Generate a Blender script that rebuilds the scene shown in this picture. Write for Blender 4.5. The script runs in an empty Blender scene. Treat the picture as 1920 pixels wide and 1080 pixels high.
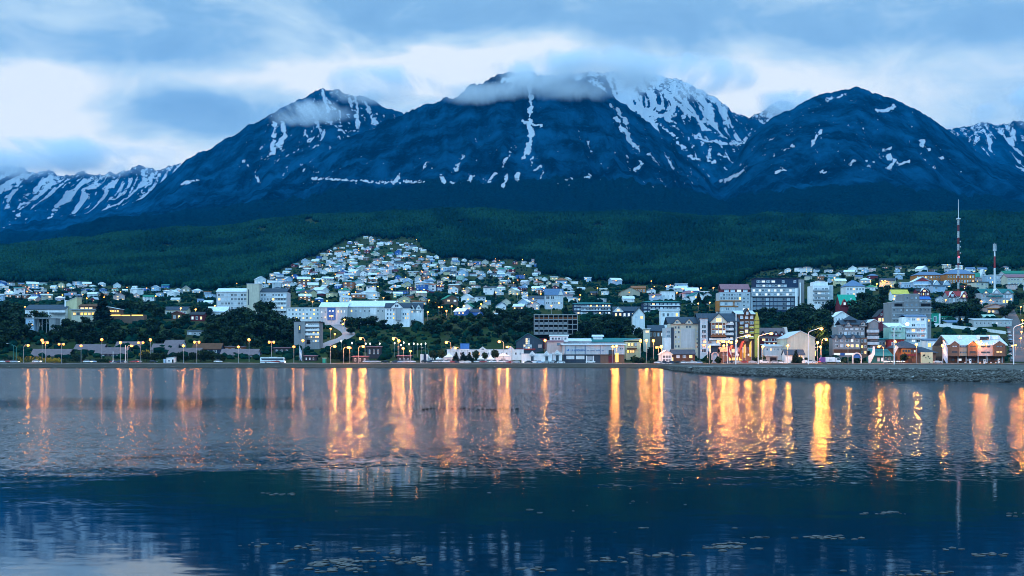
import bpy, math, random
import numpy as np
from mathutils import Matrix, Vector
random.seed(11); np.random.seed(11)
S = bpy.context.scene
COL = S.collection
R = math.radians
# ------------------------------------------------------------------ camera
F, H0, CZ = 2133.333, 681.5, 2.4          # focal length in 1920-px units, horizon row, eye height (m)
cd = bpy.data.cameras.new("camera"); cam = bpy.data.objects.new("camera", cd); COL.objects.link(cam)
cd.lens = 40.0; cd.sensor_width = 36.0; cd.shift_y = (H0 - 540) / 1920
cd.clip_start = 0.5; cd.clip_end = 60000
cam.location = (0, 0, CZ); cam.rotation_euler = (R(90), 0, 0)
S.camera = cam
S.view_settings.view_transform = 'Standard'; S.view_settings.look = 'None'
S.view_settings.exposure = 0.2; S.view_settings.gamma = 1.0
S.cycles.use_denoising = True; S.cycles.filter_width = 0.95
S.cycles.max_bounces = 7; S.cycles.diffuse_bounces = 2; S.cycles.glossy_bounces = 3
S.cycles.transmission_bounces = 2; S.cycles.volume_bounces = 4; S.cycles.transparent_max_bounces = 6
S.cycles.sample_clamp_indirect = 6.0; S.cycles.caustics_reflective = False; S.cycles.caustics_refractive = False
S.cycles.volume_step_rate = 0.6; S.cycles.volume_max_steps = 128

# ------------------------------------------------------------------ node helper
class NT:
    def __init__(s, nt): s.nt = nt
    def n(s, t, **kw):
        nd = s.nt.nodes.new(t)
        for k, v in kw.items(): setattr(nd, k, v)
        return nd
    def L(s, a, b): s.nt.links.new(a, b)
    def put(s, sock, v):
        if hasattr(v, 'is_output') or isinstance(v, bpy.types.NodeSocket): s.L(v, sock)
        elif isinstance(v, (tuple, list)) and len(v) == 3 and sock.type == 'RGBA': sock.default_value = (*v, 1)
        else: sock.default_value = v
    def m(s, op, a, b=0.0, c=None, clamp=False):
        nd = s.n('ShaderNodeMath', operation=op); nd.use_clamp = clamp
        s.put(nd.inputs[0], a); s.put(nd.inputs[1], b)
        if c is not None: s.put(nd.inputs[2], c)
        return nd.outputs[0]
    def mix(s, f, a, b):
        nd = s.n('ShaderNodeMix', data_type='RGBA'); nd.clamp_factor = True
        s.put(nd.inputs[0], f); s.put(nd.inputs[6], a); s.put(nd.inputs[7], b)
        return nd.outputs[2]
    def noise(s, vec, scale, detail=4, rough=0.55, dist=0.0):
        nd = s.n('ShaderNodeTexNoise')
        if vec is not None: s.L(vec, nd.inputs['Vector'])
        nd.inputs['Scale'].default_value = scale; nd.inputs['Detail'].default_value = detail
        nd.inputs['Roughness'].default_value = rough; nd.inputs['Distortion'].default_value = dist
        return nd
    def mapping(s, vec, scale=(1, 1, 1), loc=(0, 0, 0)):
        nd = s.n('ShaderNodeMapping'); s.L(vec, nd.inputs[0])
        nd.inputs['Scale'].default_value = scale; nd.inputs['Location'].default_value = loc
        return nd.outputs[0]
    def ramp(s, f, a, b):                     # smoothstep a..b
        nd = s.n('ShaderNodeMapRange', interpolation_type='SMOOTHSTEP'); s.put(nd.inputs[0], f)
        nd.inputs[1].default_value = a; nd.inputs[2].default_value = b
        return nd.outputs[0]

# ------------------------------------------------------------------ world: dusk sky under broken cloud
SUN_EL, SUN_AZ = 22, 238                       # behind the camera, a little left
W = bpy.data.worlds.new("World"); S.world = W; W.use_nodes = True
w = NT(W.node_tree); w.nt.nodes.clear()
geo = w.n('ShaderNodeTexCoord'); D = geo.outputs['Generated']
sep = w.n('ShaderNodeSeparateXYZ'); w.L(D, sep.inputs[0]); dx, dy, dz = sep.outputs
sky = w.n('ShaderNodeTexSky', sky_type='NISHITA'); sky.sun_disc = False
sky.sun_elevation = R(SUN_EL); sky.sun_rotation = R(SUN_AZ)
fy = w.m('MAXIMUM', w.m('ABSOLUTE', dy), 0.12)
wn = w.noise(w.mapping(D, (3.2, 3.2, 8)), 1.0, 5, 0.6)
sw = w.n('ShaderNodeSeparateColor'); w.L(wn.outputs['Color'], sw.inputs[0])
u = w.m('ADD', w.m('DIVIDE', dx, fy), w.m('MULTIPLY', w.m('SUBTRACT', sw.outputs[0], 0.5), 0.22))
v = w.m('ADD', w.m('DIVIDE', dz, fy), w.m('MULTIPLY', w.m('SUBTRACT', sw.outputs[1], 0.5), 0.09))
b = 0.37
for (px, py, sx, sy, amp) in [(70, 165, 120, 36, .66), (20, 265, 170, 60, .66), (310, 205, 150, 32, -.30), (290, 85, 230, 40, -.26),
        (420, 140, 120, 24, .34), (560, 50, 80, 34, .28), (700, 128, 180, 28, .50), (970, 120, 280, 32, .50), (900, 45, 230, 34, -.20),
        (1330, 75, 330, 42, -.20), (1240, 170, 190, 36, .52), (1480, 190, 150, 50, .22), (1840, 120, 150, 36, .36), (1850, 215, 190, 34, .16),
        (250, 300, 170, 32, .55), (480, 200, 90, 26, .16), (1650, 60, 200, 34, -.10), (80, 15, 170, 30, .30), (1120, 20, 120, 22, .10)]:
    a1 = w.m('POWER', w.m('DIVIDE', w.m('SUBTRACT', u, (px - 960) / F), sx / F), 2)
    a2 = w.m('POWER', w.m('DIVIDE', w.m('SUBTRACT', v, (H0 - py) / F), sy / F), 2)
    b = w.m('ADD', b, w.m('MULTIPLY', w.m('EXPONENT', w.m('MULTIPLY', w.m('ADD', a1, a2), -0.5)), amp))
n1 = w.noise(w.mapping(D, (4.5, 4.5, 11)), 1.0, 6, 0.55, 0.4)
n2 = w.noise(w.mapping(D, (11, 11, 22)), 1.0, 7, 0.62, 0.8)
b = w.m('ADD', b, w.m('MULTIPLY', w.m('SUBTRACT', n1.outputs[0], 0.5), 0.85))
b = w.m('ADD', b, w.m('MULTIPLY', w.m('SUBTRACT', n2.outputs[0], 0.5), 0.85), clamp=True)
cr = w.n('ShaderNodeValToRGB'); w.L(b, cr.inputs[0]); e = cr.color_ramp.elements
e[0].position = 0.0; e[0].color = (0.21, 0.41, 0.62, 1)
e[1].position = 0.92; e[1].color = (0.90, 0.96, 0.92, 1)
for p, c in ((0.30, (0.27, 0.50, 0.71, 1)), (0.62, (0.54, 0.74, 0.84, 1))): q = cr.color_ramp.elements.new(p); q.color = c
back = w.m('MULTIPLY', w.m('MULTIPLY_ADD', w.ramp(dy, 0.15, -0.6), 0.6, 1.0), w.m('MULTIPLY_ADD', w.ramp(dz, .38, .85), 1.3, 1.0))   # an overcast sky is brightest overhead;      # sky out of view, overhead and behind the camera, raised to light the scene
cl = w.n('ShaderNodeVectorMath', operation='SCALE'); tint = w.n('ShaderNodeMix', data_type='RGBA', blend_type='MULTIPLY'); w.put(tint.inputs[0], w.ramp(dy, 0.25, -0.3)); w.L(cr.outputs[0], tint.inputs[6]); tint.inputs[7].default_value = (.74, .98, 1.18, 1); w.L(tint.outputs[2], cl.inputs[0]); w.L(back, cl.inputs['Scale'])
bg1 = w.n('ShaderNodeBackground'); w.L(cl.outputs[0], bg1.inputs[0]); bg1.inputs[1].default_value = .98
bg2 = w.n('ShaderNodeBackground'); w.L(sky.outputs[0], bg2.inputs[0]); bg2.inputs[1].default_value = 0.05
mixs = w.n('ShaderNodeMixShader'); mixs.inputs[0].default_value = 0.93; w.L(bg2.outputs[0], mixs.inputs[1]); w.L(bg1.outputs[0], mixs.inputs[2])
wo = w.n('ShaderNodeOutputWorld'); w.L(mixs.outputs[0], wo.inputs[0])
W.cycles.sampling_method = 'MANUAL'; W.cycles.sample_map_resolution = 512
# one broad, weak sun through the overcast
sl = bpy.data.lights.new("sun", 'SUN'); sl.energy = 0.75; sl.angle = R(16); sl.color = (0.66, 0.90, 1.0)
so = bpy.data.objects.new("sun", sl); COL.objects.link(so)
so.rotation_euler = (R(90 - SUN_EL), 0, R(180 - SUN_AZ))

# ------------------------------------------------------------------ general helpers
def P(px, py, Y): return ((px - 960) / F * Y, Y, CZ + (H0 - py) / F * Y)
def project(x, y, z): return 960 + x / y * F, H0 - (z - CZ) / y * F
def tag(o, label=None, cat=None, group=None, kind=None):
    if label: o['label'] = label
    if cat: o['category'] = cat
    if group: o['group'] = group
    if kind: o['kind'] = kind
    return o
def npmesh(name, V, Fq, mats, attrs=None, smooth=False, midx=None):
    me = bpy.data.meshes.new(name)
    V = np.asarray(V, np.float32); Fq = np.asarray(Fq, np.int32)
    k = Fq.shape[1]; nf = len(Fq)
    me.vertices.add(len(V)); me.vertices.foreach_set('co', V.ravel())
    me.loops.add(nf * k); me.loops.foreach_set('vertex_index', Fq.ravel())
    me.polygons.add(nf); me.polygons.foreach_set('loop_start', np.arange(0, nf * k, k, dtype=np.int32))
    if midx is not None: me.polygons.foreach_set('material_index', np.asarray(midx, np.int32))
    if smooth: me.polygons.foreach_set('use_smooth', np.ones(nf, bool))
    for m in (mats if isinstance(mats, (list, tuple)) else [mats]): me.materials.append(m)
    for an, av in (attrs or {}).items():
        at = me.attributes.new(an, 'FLOAT', 'POINT'); at.data.foreach_set('value', np.asarray(av, np.float32).ravel())
    me.update(calc_edges=True); me.validate()
    return me
def link(name, me, parent=None, loc=(0, 0, 0), rz=0.0):
    o = bpy.data.objects.new(name, me); COL.objects.link(o); o.location = loc
    if rz: o.rotation_euler = (0, 0, rz)
    if parent: o.parent = parent
    return o
def hash2(ix, iy, seed):
    h = (ix.astype(np.int64) * 374761393 + iy.astype(np.int64) * 668265263 + seed * 974634777) & 0xffffffff
    h = ((h ^ (h >> 13)) * 1274126177) & 0xffffffff
    return ((h ^ (h >> 16)) & 0xffffff) / float(0xffffff)
def vnoise(x, y, seed=0):
    x = np.asarray(x, float); y = np.asarray(y, float); x, y = np.broadcast_arrays(x, y)
    ix = np.floor(x); iy = np.floor(y); fx = x - ix; fy_ = y - iy
    fx = fx * fx * fx * (fx * (fx * 6 - 15) + 10); fy_ = fy_ * fy_ * fy_ * (fy_ * (fy_ * 6 - 15) + 10)
    a = hash2(ix, iy, seed); b_ = hash2(ix + 1, iy, seed); c = hash2(ix, iy + 1, seed); d = hash2(ix + 1, iy + 1, seed)
    return (a * (1 - fx) + b_ * fx) * (1 - fy_) + (c * (1 - fx) + d * fx) * fy_
def fbm(x, y, o=4, seed=0, g=0.5):
    s = 0; a = 1; t = 0
    for k in range(o):
        s = s + a * vnoise(x * 2 ** k + 17.3 * k, y * 2 ** k - 9.1 * k, seed + k); t += a; a *= g
    return s / t
def ridged(x, y, o=4, seed=0, g=0.5):
    s = 0; a = 1; t = 0
    for k in range(o):
        s = s + a * (1 - np.abs(2 * vnoise(x * 2 ** k + 5.7 * k, y * 2 ** k + 3.3 * k, seed + k) - 1)); t += a; a *= g
    return s / t
def grid_faces(nr, nc):
    i = np.arange(nr - 1)[:, None] * nc + np.arange(nc - 1)[None, :]
    return np.stack([i, i + 1, i + nc + 1, i + nc], -1).reshape(-1, 4)
def blur(a, ax, n):
    for _ in range(n):
        b_ = np.moveaxis(a, ax, 0); c = b_.copy(); c[1:-1] = (b_[:-2] + 2 * b_[1:-1] + b_[2:]) / 4; a = np.moveaxis(c, 0, ax)
    return a

# ------------------------------------------------------------------ materials
MATS = {}
def mat(name, col, rough=0.7, var=0.18, scale=0.6, metal=0.0, emit=None, estr=0.0, sample=False, stretch=(1, 1, 1), spec=0.3):
    if name in MATS: return MATS[name]
    m = bpy.data.materials.new(name); m.use_nodes = True; t = NT(m.node_tree); bs = t.nt.nodes['Principled BSDF']
    bs.inputs['Roughness'].default_value = rough; bs.inputs['Metallic'].default_value = metal
    bs.inputs['Specular IOR Level'].default_value = spec if rough < .6 or spec != .3 else .06
    if emit:
        bs.inputs['Base Color'].default_value = (*col, 1)
        bs.inputs['Emission Color'].default_value = (*emit, 1); bs.inputs['Emission Strength'].default_value = estr
        m.cycles.emission_sampling = 'FRONT' if sample else 'NONE'
    else:
        tc = t.n('ShaderNodeTexCoord'); oi = t.n('ShaderNodeObjectInfo')
        n_ = t.noise(t.mapping(tc.outputs['Object'], stretch), scale, 5, 0.6)
        k = t.m('MULTIPLY_ADD', n_.outputs[0], 2 * var, 1 - var)
        k = t.m('MULTIPLY', k, t.m('MULTIPLY_ADD', oi.outputs['Random'], 0.16, 0.92))
        if var > .1 and not spec > .7: k = t.m('MULTIPLY', k, t.m('MULTIPLY_ADD', t.noise(t.mapping(tc.outputs['Object'], (1.3, 1.3, .12)), .55, 4, .65).outputs[0], .7, .65))   # rain streaks and wear
        vm = t.n('ShaderNodeVectorMath', operation='SCALE'); vm.inputs[0].default_value = col; t.L(k, vm.inputs['Scale'])
        t.L(vm.outputs[0], bs.inputs['Base Color'])
    MATS[name] = m; return m
# ------------------------------------------------------------------ ground: one sheet from the shore to behind the forest hill
GX = [-900, 0, 200, 400, 560, 700, 850, 1000, 1200, 1400, 1600, 1800, 1920, 2900]
GY = [585, 605, 640, 700, 780, 900, 1100, 1400, 1800, 2300, 2800]
GT = [[683.3, 682, 672, 645, 615, 592, 572, 553, 533, 500, 480],
      [683.3, 682, 672, 645, 615, 592, 572, 553, 533, 500, 463],
      [683.3, 682, 670, 632, 596, 585, 570, 556, 536, 494, 447],
      [683.3, 682, 671, 640, 602, 583, 567, 552, 535, 482, 430],
      [683.3, 682, 673, 652, 615, 590, 560, 530, 503, 462, 416],
      [683.3, 682, 673, 652, 615, 588, 560, 530, 500, 452, 405],
      [683.3, 682, 674, 655, 620, 592, 565, 535, 505, 460, 403],
      [683.3, 682, 675, 652, 616, 586, 562, 538, 513, 470, 405],
      [683.3, 682, 676, 657, 622, 590, 565, 545, 525, 480, 409],
      [683.3, 682, 676, 660, 630, 588, 553, 528, 508, 470, 411],
      [683.3, 682, 676, 655, 622, 577, 537, 509, 490, 462, 409],
      [683.3, 682, 677, 657, 622, 578, 538, 509, 490, 462, 406],
      [683.3, 682, 677, 658, 620, 578, 540, 512, 492, 464, 404],
      [683.3, 682, 677, 658, 620, 578, 540, 512, 492, 464, 400]]
gpx = np.arange(-900, 2901, 10.0)
gly = np.linspace(math.log(585), math.log(2800), 90)
_t = np.array([np.interp(gly, np.log(GY), r) for r in GT])
GRID = np.array([np.interp(gpx, GX, _t[:, j]) for j in range(len(gly))])      # rows: depth, cols: px
GRID = blur(blur(GRID, 1, 60), 0, 4)
def gpy(px, Y):
    px = np.asarray(px, float); ly = np.log(np.clip(np.asarray(Y, float), 585, 2800))
    fi = (px - gpx[0]) / 10; fj = (ly - gly[0]) / (gly[1] - gly[0])
    i = np.clip(np.floor(fi).astype(int), 0, len(gpx) - 2); j = np.clip(np.floor(fj).astype(int), 0, len(gly) - 2)
    a = np.clip(fi - i, 0, 1); b_ = np.clip(fj - j, 0, 1)
    return (GRID[j, i] * (1 - a) + GRID[j, i + 1] * a) * (1 - b_) + (GRID[j + 1, i] * (1 - a) + GRID[j + 1, i + 1] * a) * b_
def shoreY(px):
    return np.interp(px, [-900, 1200, 1236, 1262, 1300, 1400, 1500, 1600, 1800, 1920, 2900], [560, 560, 520, 360, 277, 222, 195, 173, 152, 141, 100])
def ground_z(px, Y):
    px = np.asarray(px, float); Y = np.asarray(Y, float)
    z2 = CZ + (H0 - gpy(px, Y)) / F * np.maximum(Y, 585)
    ys = shoreY(px); near = px > 1236
    wd = np.where(near, 5.0, 16.0); zt = np.where(near, 1.55, 1.2)
    s = np.clip((Y - ys) / wd, -1.2, 1)
    zs = np.where(s < 0, s * 1.2, zt * np.sin(np.clip(s, 0, 1) * math.pi / 2))
    k = np.clip((Y - ys - wd) / (585 - ys - wd), 0, 1)
    z1 = zs * (1 - k) + 1.9 * k
    z = np.where(Y >= 585, z2, z1)
    x_ = (px - 960) / F * Y
    bump = (fbm(x_ / 9, Y / 9, 4, 5) - 0.5) * np.clip((Y - ys) / 30, 0.15, 1) * 0.6
    bump = bump + (fbm(x_ / 60, Y / 60, 3, 9) - 0.5) * np.clip((Y - 640) / 200, 0, 1) * 5
    bump = bump + (fbm(x_ / 230, Y / 300, 4, 13) - .5) * np.clip((Y - 2350) / 400, 0, 1) * 42
    return z + bump
def GZ(px, Y): return float(ground_z(px, Y))
def gxy(x, Y): return GZ(960 + x / Y * F, Y)
_SP = np.arange(-900, 2901, 4.0); _SY = np.exp(np.linspace(math.log(588), math.log(2790), 700))
_SG = np.minimum.accumulate(H0 - (ground_z(_SP[None, :], _SY[:, None]) - CZ) / _SY[:, None] * F, 0)
def solveY(px, py):                            # depth at which the ground shows at row py
    c = _SG[:, int(np.clip(round((px + 900) / 4), 0, len(_SP) - 1))]
    return float(np.interp(-py, -c, _SY))
def build_ground():
    px = np.concatenate([np.arange(-900, 0, 30), np.arange(0, 1921, 5), np.arange(1950, 2901, 30)]).astype(float)
    ys = shoreY(px)
    rows = [ys - 12, ys - 3, ys - 1] + [ys + k for k in (0, .5, 1, 1.7, 2.5, 3.5, 5, 7, 10, 14, 17)]
    for k in np.linspace(0.03, 1, 22): rows.append(ys + 17 + (585 - ys - 17) * k)
    for Yv in np.exp(np.linspace(math.log(588), math.log(2800), 210)): rows.append(np.full_like(px, Yv))
    Y = np.array(rows); PX = np.broadcast_to(px, Y.shape)
    Z = ground_z(PX, Y)
    Yb = np.array([2860, 2950, 3080, 3250, 3500])[:, None] * np.ones_like(px)
    zc = Z[-1]
    Zb = zc[None, :] - np.array([8, 30, 60, 90, 120])[:, None]
    Y = np.vstack([Y, Yb]); Z = np.vstack([Z, Zb]); PX = np.broadcast_to(px, Y.shape)
    X = (PX - 960) / F * Y
    V = np.stack([X, Y, Z], -1).reshape(-1, 3)
    m = bpy.data.materials.new("ground_cover"); m.use_nodes = True; t = NT(m.node_tree); bs = t.nt.nodes['Principled BSDF']
    g = t.n('ShaderNodeNewGeometry').outputs['Position']; sp = t.n('ShaderNodeSeparateXYZ'); t.L(g, sp.inputs[0])
    na = t.noise(g, 0.035, 6, 0.6).outputs[0]; nb = t.noise(g, 0.35, 5, 0.65).outputs[0]; nc = t.noise(g, 2.5, 4, 0.7).outputs[0]
    grass = t.mix(t.ramp(na, .38, .62), (.020, .042, .014), (.045, .06, .022))
    dirt = t.mix(nb, (.036, .034, .026), (.024, .024, .020))
    land = t.mix(t.ramp(t.m('ADD', t.m('MULTIPLY', nb, .5), t.m('MULTIPLY', na, .5)), .50, .62), grass, dirt)
    grav = t.mix(nc, (.085, .09, .09), (.19, .19, .18)); grav = t.mix(t.ramp(nb, .45, .7), grav, (.045, .05, .036))
    grav = t.mix(t.m('MULTIPLY', t.ramp(sp.outputs[1], 380, 540), .8), grav, (.035, .042, .034))
    wet = t.mix(t.ramp(sp.outputs[2], 0.05, 0.6), (.02, .022, .022), grav)
    k = t.ramp(t.m('ADD', sp.outputs[2], t.m('MULTIPLY', t.m('SUBTRACT', nb, .5), 1.2)), 1.9, 2.9)
    col = t.mix(k, wet, land)
    t.L(col, bs.inputs['Base Color']); bs.inputs['Roughness'].default_value = .95; bs.inputs['Specular IOR Level'].default_value = .03
    bp = t.n('ShaderNodeBump'); bp.inputs['Strength'].default_value = .6; bp.inputs['Distance'].default_value = .4; t.L(nc, bp.inputs['Height']); t.L(bp.outputs[0], bs.inputs['Normal'])
    tag(link("ground", npmesh("ground", V, grid_faces(*Y.shape), m, smooth=True)), kind='structure')
build_ground()

# ------------------------------------------------------------------ water
def build_water():
    m = bpy.data.materials.new("water"); m.use_nodes = True; t = NT(m.node_tree); bs = t.nt.nodes['Principled BSDF']
    pos = t.n('ShaderNodeNewGeometry').outputs['Position']; sp = t.n('ShaderNodeSeparateXYZ'); t.L(pos, sp.inputs[0])
    X, Y = sp.outputs[0], sp.outputs[1]
    big = t.noise(t.mapping(pos, (.018, .05, 1)), 1.0, 3, .5).outputs[0]
    # wind-ruffled water offshore, calm water under the lee of the pier
    edge = t.m('ADD', Y, t.m('MULTIPLY', t.m('SUBTRACT', t.noise(t.mapping(pos, (.10, .35, 1)), 1.0, 4, .6).outputs[0], .5), 26))
    edge = t.m('ADD', edge, t.m('MULTIPLY', t.m('SUBTRACT', t.noise(t.mapping(pos, (.045, .02, 1)), 1.0, 2, .5).outputs[0], .5), 22)); ruff = t.ramp(edge, 20.5, 36)
    # calm lane on the left 60..78 m out and a calmer right-hand side
    Yl = t.m('ADD', Y, t.m('MULTIPLY', t.m('SUBTRACT', t.noise(t.mapping(pos, (.12, .3, 1)), 1.0, 4, .6).outputs[0], .5), 22)); lane = t.m('MULTIPLY', t.m('MULTIPLY', t.ramp(Yl, 55, 63), t.ramp(Yl, 86, 74)), t.ramp(X, -3, -14))
    ruff = t.m('MULTIPLY', ruff, t.m('MULTIPLY_ADD', lane, -.60, 1))
    right = t.ramp(t.m('ADD', t.m('DIVIDE', X, Y), t.m('MULTIPLY', t.m('SUBTRACT', big, .5), .4)), -.22, .16)
    amp = t.m('MULTIPLY_ADD', right, -.52, 1.0)
    amp = t.m('MULTIPLY', amp, t.m('MULTIPLY_ADD', big, .9, .55))
    slope = t.m('MULTIPLY_ADD', t.m('MULTIPLY', ruff, amp), 1.0, .010)
    f1 = t.noise(t.mapping(pos, (6.5, 11.0, 1)), 1.0, 3, .6)
    f2 = t.noise(t.mapping(pos, (1.5, 4.2, 1)), 1.0, 2, .5)
    def chan(nd):
        s_ = t.n('ShaderNodeSeparateColor'); t.L(nd.outputs['Color'], s_.inputs[0]); return s_.outputs
    c1, c2 = chan(f1), chan(f2)
    fine = t.m('MULTIPLY', slope, 1.0)
    sx = t.m('MULTIPLY', t.m('SUBTRACT', c1[0], .5), t.m('MULTIPLY', fine, 1.25))
    sy = t.m('MULTIPLY', t.m('SUBTRACT', c1[1], .5), fine)
    swell = t.m('MULTIPLY_ADD', ruff, .07, .024)
    sy = t.m('ADD', sy, t.m('MULTIPLY', t.m('SUBTRACT', c2[1], .5), swell))
    sx = t.m('ADD', sx, t.m('MULTIPLY', t.m('SUBTRACT', c2[0], .5), t.m('MULTIPLY', swell, .2)))
    # from any side one sees mostly the wave faces turned towards the eye
    inc = t.n('ShaderNodeSeparateXYZ'); t.L(t.n('ShaderNodeNewGeometry').outputs['Incoming'], inc.inputs[0]); face = t.m('MULTIPLY', t.m('MULTIPLY', ruff, amp), .042)
    sx = t.m('ADD', sx, t.m('MULTIPLY', inc.outputs[0], face)); sy = t.m('ADD', sy, t.m('MULTIPLY', inc.outputs[1], face))
    c3 = chan(t.noise(t.mapping(pos, (1.1, .17, 1)), 1.0, 3, .6)); sy = t.m('ADD', sy, t.m('MULTIPLY', t.m('SUBTRACT', c3[1], .5), t.m('MULTIPLY', ruff, .09))); sx = t.m('ADD', sx, t.m('MULTIPLY', t.m('SUBTRACT', c3[0], .5), t.m('MULTIPLY', ruff, .04)))
    cb = t.n('ShaderNodeCombineXYZ'); t.L(sx, cb.inputs[0]); t.L(sy, cb.inputs[1]); cb.inputs[2].default_value = 1
    nm = t.n('ShaderNodeVectorMath', operation='NORMALIZE'); t.L(cb.outputs[0], nm.inputs[0])
    t.L(nm.outputs[0], bs.inputs['Normal'])
    bs.inputs['Base Color'].default_value = (.001, .008, .012, 1)
    t.L(t.m('MULTIPLY_ADD', t.m('MULTIPLY', ruff, amp), .04, .05), bs.inputs['Roughness'])
    bs.inputs['IOR'].default_value = 1.6; bs.inputs['Specular IOR Level'].default_value = .5
    V = [(-3000, -400, 0), (3000, -400, 0), (3000, 700, 0), (-3000, 700, 0)]
    tag(link("water", npmesh("water", V, [[0, 1, 2, 3]], m)), kind='structure')
build_water()

# ------------------------------------------------------------------ mountains
def terrain_mat(name, rock, snowc=(.60, .65, .70)):
    m = bpy.data.materials.new(name); m.use_nodes = True; t = NT(m.node_tree); bs = t.nt.nodes['Principled BSDF']
    g = t.n('ShaderNodeNewGeometry').outputs['Position']; sp = t.n('ShaderNodeSeparateXYZ'); t.L(g, sp.inputs[0])
    at = t.n('ShaderNodeAttribute', attribute_name='snow').outputs['Fac']
    tl = t.n('ShaderNodeAttribute', attribute_name='wood').outputs['Fac']
    nf = t.noise(g, .045, 5, .65).outputs[0]; nm_ = t.noise(g, .006, 5, .6).outputs[0]
    rk = t.mix(t.ramp(nm_, .35, .65), tuple(c * .25 for c in rock), tuple(c * 1.9 for c in rock))
    st = t.noise(t.mapping(g, (.012, .0022, .004)), 1.0, 6, .65).outputs[0]; rk = t.mix(t.ramp(st, .42, .68), rk, tuple(c * .22 for c in rock)); rk = t.mix(t.m('MULTIPLY', t.ramp(nf, .5, .75), .6), rk, tuple(c * 1.9 for c in rock))
    ntr = t.noise(g, .11, 3, .7).outputs[0]
    wd = t.mix(t.ramp(ntr, .35, .65), (.001, .013, .022), (.003, .030, .042))
    col = t.mix(t.ramp(t.m('ADD', tl, t.m('MULTIPLY', t.m('SUBTRACT', nf, .5), .5)), .45, .55), rk, wd)
    sn = t.ramp(t.m('ADD', at, t.m('MULTIPLY', t.m('SUBTRACT', t.noise(g, .05, 6, .75).outputs[0], .5), 1.0)), .47, .56)
    col = t.mix(sn, col, snowc)
    t.L(col, bs.inputs['Base Color']); bs.inputs['Roughness'].default_value = .95; bs.inputs['Specular IOR Level'].default_value = 0
    bp = t.n('ShaderNodeBump'); bp.inputs['Strength'].default_value = 1.0; bp.inputs['Distance'].default_value = 30; t.L(t.m('ADD', nf, t.m('MULTIPLY', ntr, .5)), bp.inputs['Height']); t.L(bp.outputs[0], bs.inputs['Normal'])
    return m
MROCK = terrain_mat("mountain_rock", (.003, .040, .085))
def raster(PX, PY, streaks, seed):
    out = np.zeros_like(PX)
    for k, (pts, wid) in enumerate(streaks):
        xs = [p[0] for p in pts]; ys = [p[1] for p in pts]; mg = wid + 6
        sel = (PX > min(xs) - mg) & (PX < max(xs) + mg) & (PY > min(ys) - mg) & (PY < max(ys) + mg)
        if not sel.any(): continue
        qx = PX[sel]; qy = PY[sel]
        qx = qx + (vnoise(qx / 5, qy / 5, seed + k) - .5) * 5; qy = qy + (vnoise(qx / 5, qy / 6, seed + 50 + k) - .5) * 4
        dm = np.full(qx.shape, 1e9)
        for (ax, ay), (bx, by) in zip(pts[:-1], pts[1:]):
            L2 = (bx - ax) ** 2 + (by - ay) ** 2 + 1e-6
            tt = np.clip(((qx - ax) * (bx - ax) + (qy - ay) * (by - ay)) / L2, 0, 1)
            dm = np.minimum(dm, np.hypot(qx - ax - tt * (bx - ax), qy - ay - tt * (by - ay)))
        ww = wid * .5 * (.05 + 1.7 * vnoise(qx / 8, qy / 7, seed + 90 + k))
        val = np.clip(.5 + (ww - dm) / 4.0 * .5 + (vnoise(qx / 3.1, qy / 2.6, seed + 7) - .5) * .55, 0, 1.0)
        out[sel] = np.maximum(out[sel], val)
    return out
def mountain(name, crest, Yc, Yf, pyf, seed, amp=60, crestn=8, dens=None, streaks=(), woody=650, step=1.8, nr=260, expo=1.0, k_conc=.9, skew=0.0, spk=2.1):
    cx = [c[0] for c in crest]; cy = [c[1] for c in crest]
    px = np.arange(cx[0], cx[-1] + .1, step)
    pc = np.interp(px, cx, cy); pc = blur(pc, 0, 4)
    pc = pc + (fbm(px / 22, px * 0 + seed, 5, seed, .6) - .5) * crestn
    pf = np.interp(px, [p[0] for p in pyf], [p[1] for p in pyf]) if isinstance(pyf, list) else np.full_like(px, pyf)
    tt = np.concatenate([np.linspace(0, 1, nr), [1.06, 1.2, 1.5]])[:, None]
    Y = Yf + (Yc - Yf) * tt * np.ones_like(px)[None, :]
    ct = np.clip(tt, 0, 1)
    PY = pf[None, :] + (pc - pf)[None, :] * ct ** expo
    PX = np.broadcast_to(px, PY.shape)
    Z = CZ + (H0 - PY) / F * Y
    Z = np.where(tt > 1, Z[nr - 1][None, :] - (tt - 1) * (Yc - Yf) * .7, Z)
    X = (PX - 960) / F * Y
    wx = X + (fbm(X / 500, Y / 700, 3, seed + 3) - .5) * 260 + skew * (Y - Yf)
    r1 = ridged(wx / 420, Y / 1500, 5, seed + 7); r2 = ridged(wx / 130, Y / 520, 4, seed + 19)
    env = np.sin(np.clip(tt, 0, 1) * math.pi) ** .55 * np.clip(1.06 - ct, 0, 1) ** .35
    dz = amp * ((r1 - .62) * 1.3 + (r2 - .62) * .75) * env
    Z = Z + dz
    rowpy = H0 - (Z - CZ) / Y * F
    conc = blur(blur(dz, 1, 40), 0, 20) - dz; conc = conc / (conc.std() + 1e-6)
    sn = np.full(PX.shape, -1.0)
    if dens is not None: sn = dens(PX, rowpy) + k_conc * .22 * conc + (fbm(PX / 6, rowpy / 7, 5, seed + 31, .75) - .5) * spk
    sn = np.maximum(sn, raster(PX, rowpy, streaks, seed))
    wl = woody + (fbm(PX / 90, Y / 900, 5, seed + 41) - .5) * 90 - np.clip(conc, -1, 2.5) * 5
    wood = np.clip(.5 + (wl - Z) / 80, 0, 1)
    V = np.stack([X, Y, Z], -1).reshape(-1, 3)
    o = link(name, npmesh(name, V, grid_faces(*PY.shape), MROCK, {'snow': np.clip(sn, -1, 1.5), 'wood': wood}, smooth=True))
    return tag(o, kind='structure')
tri = lambda x, a, b_, c: np.clip(np.minimum((x - a) / (b_ - a), (c - x) / (c - b_)), 0, 1)
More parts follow.
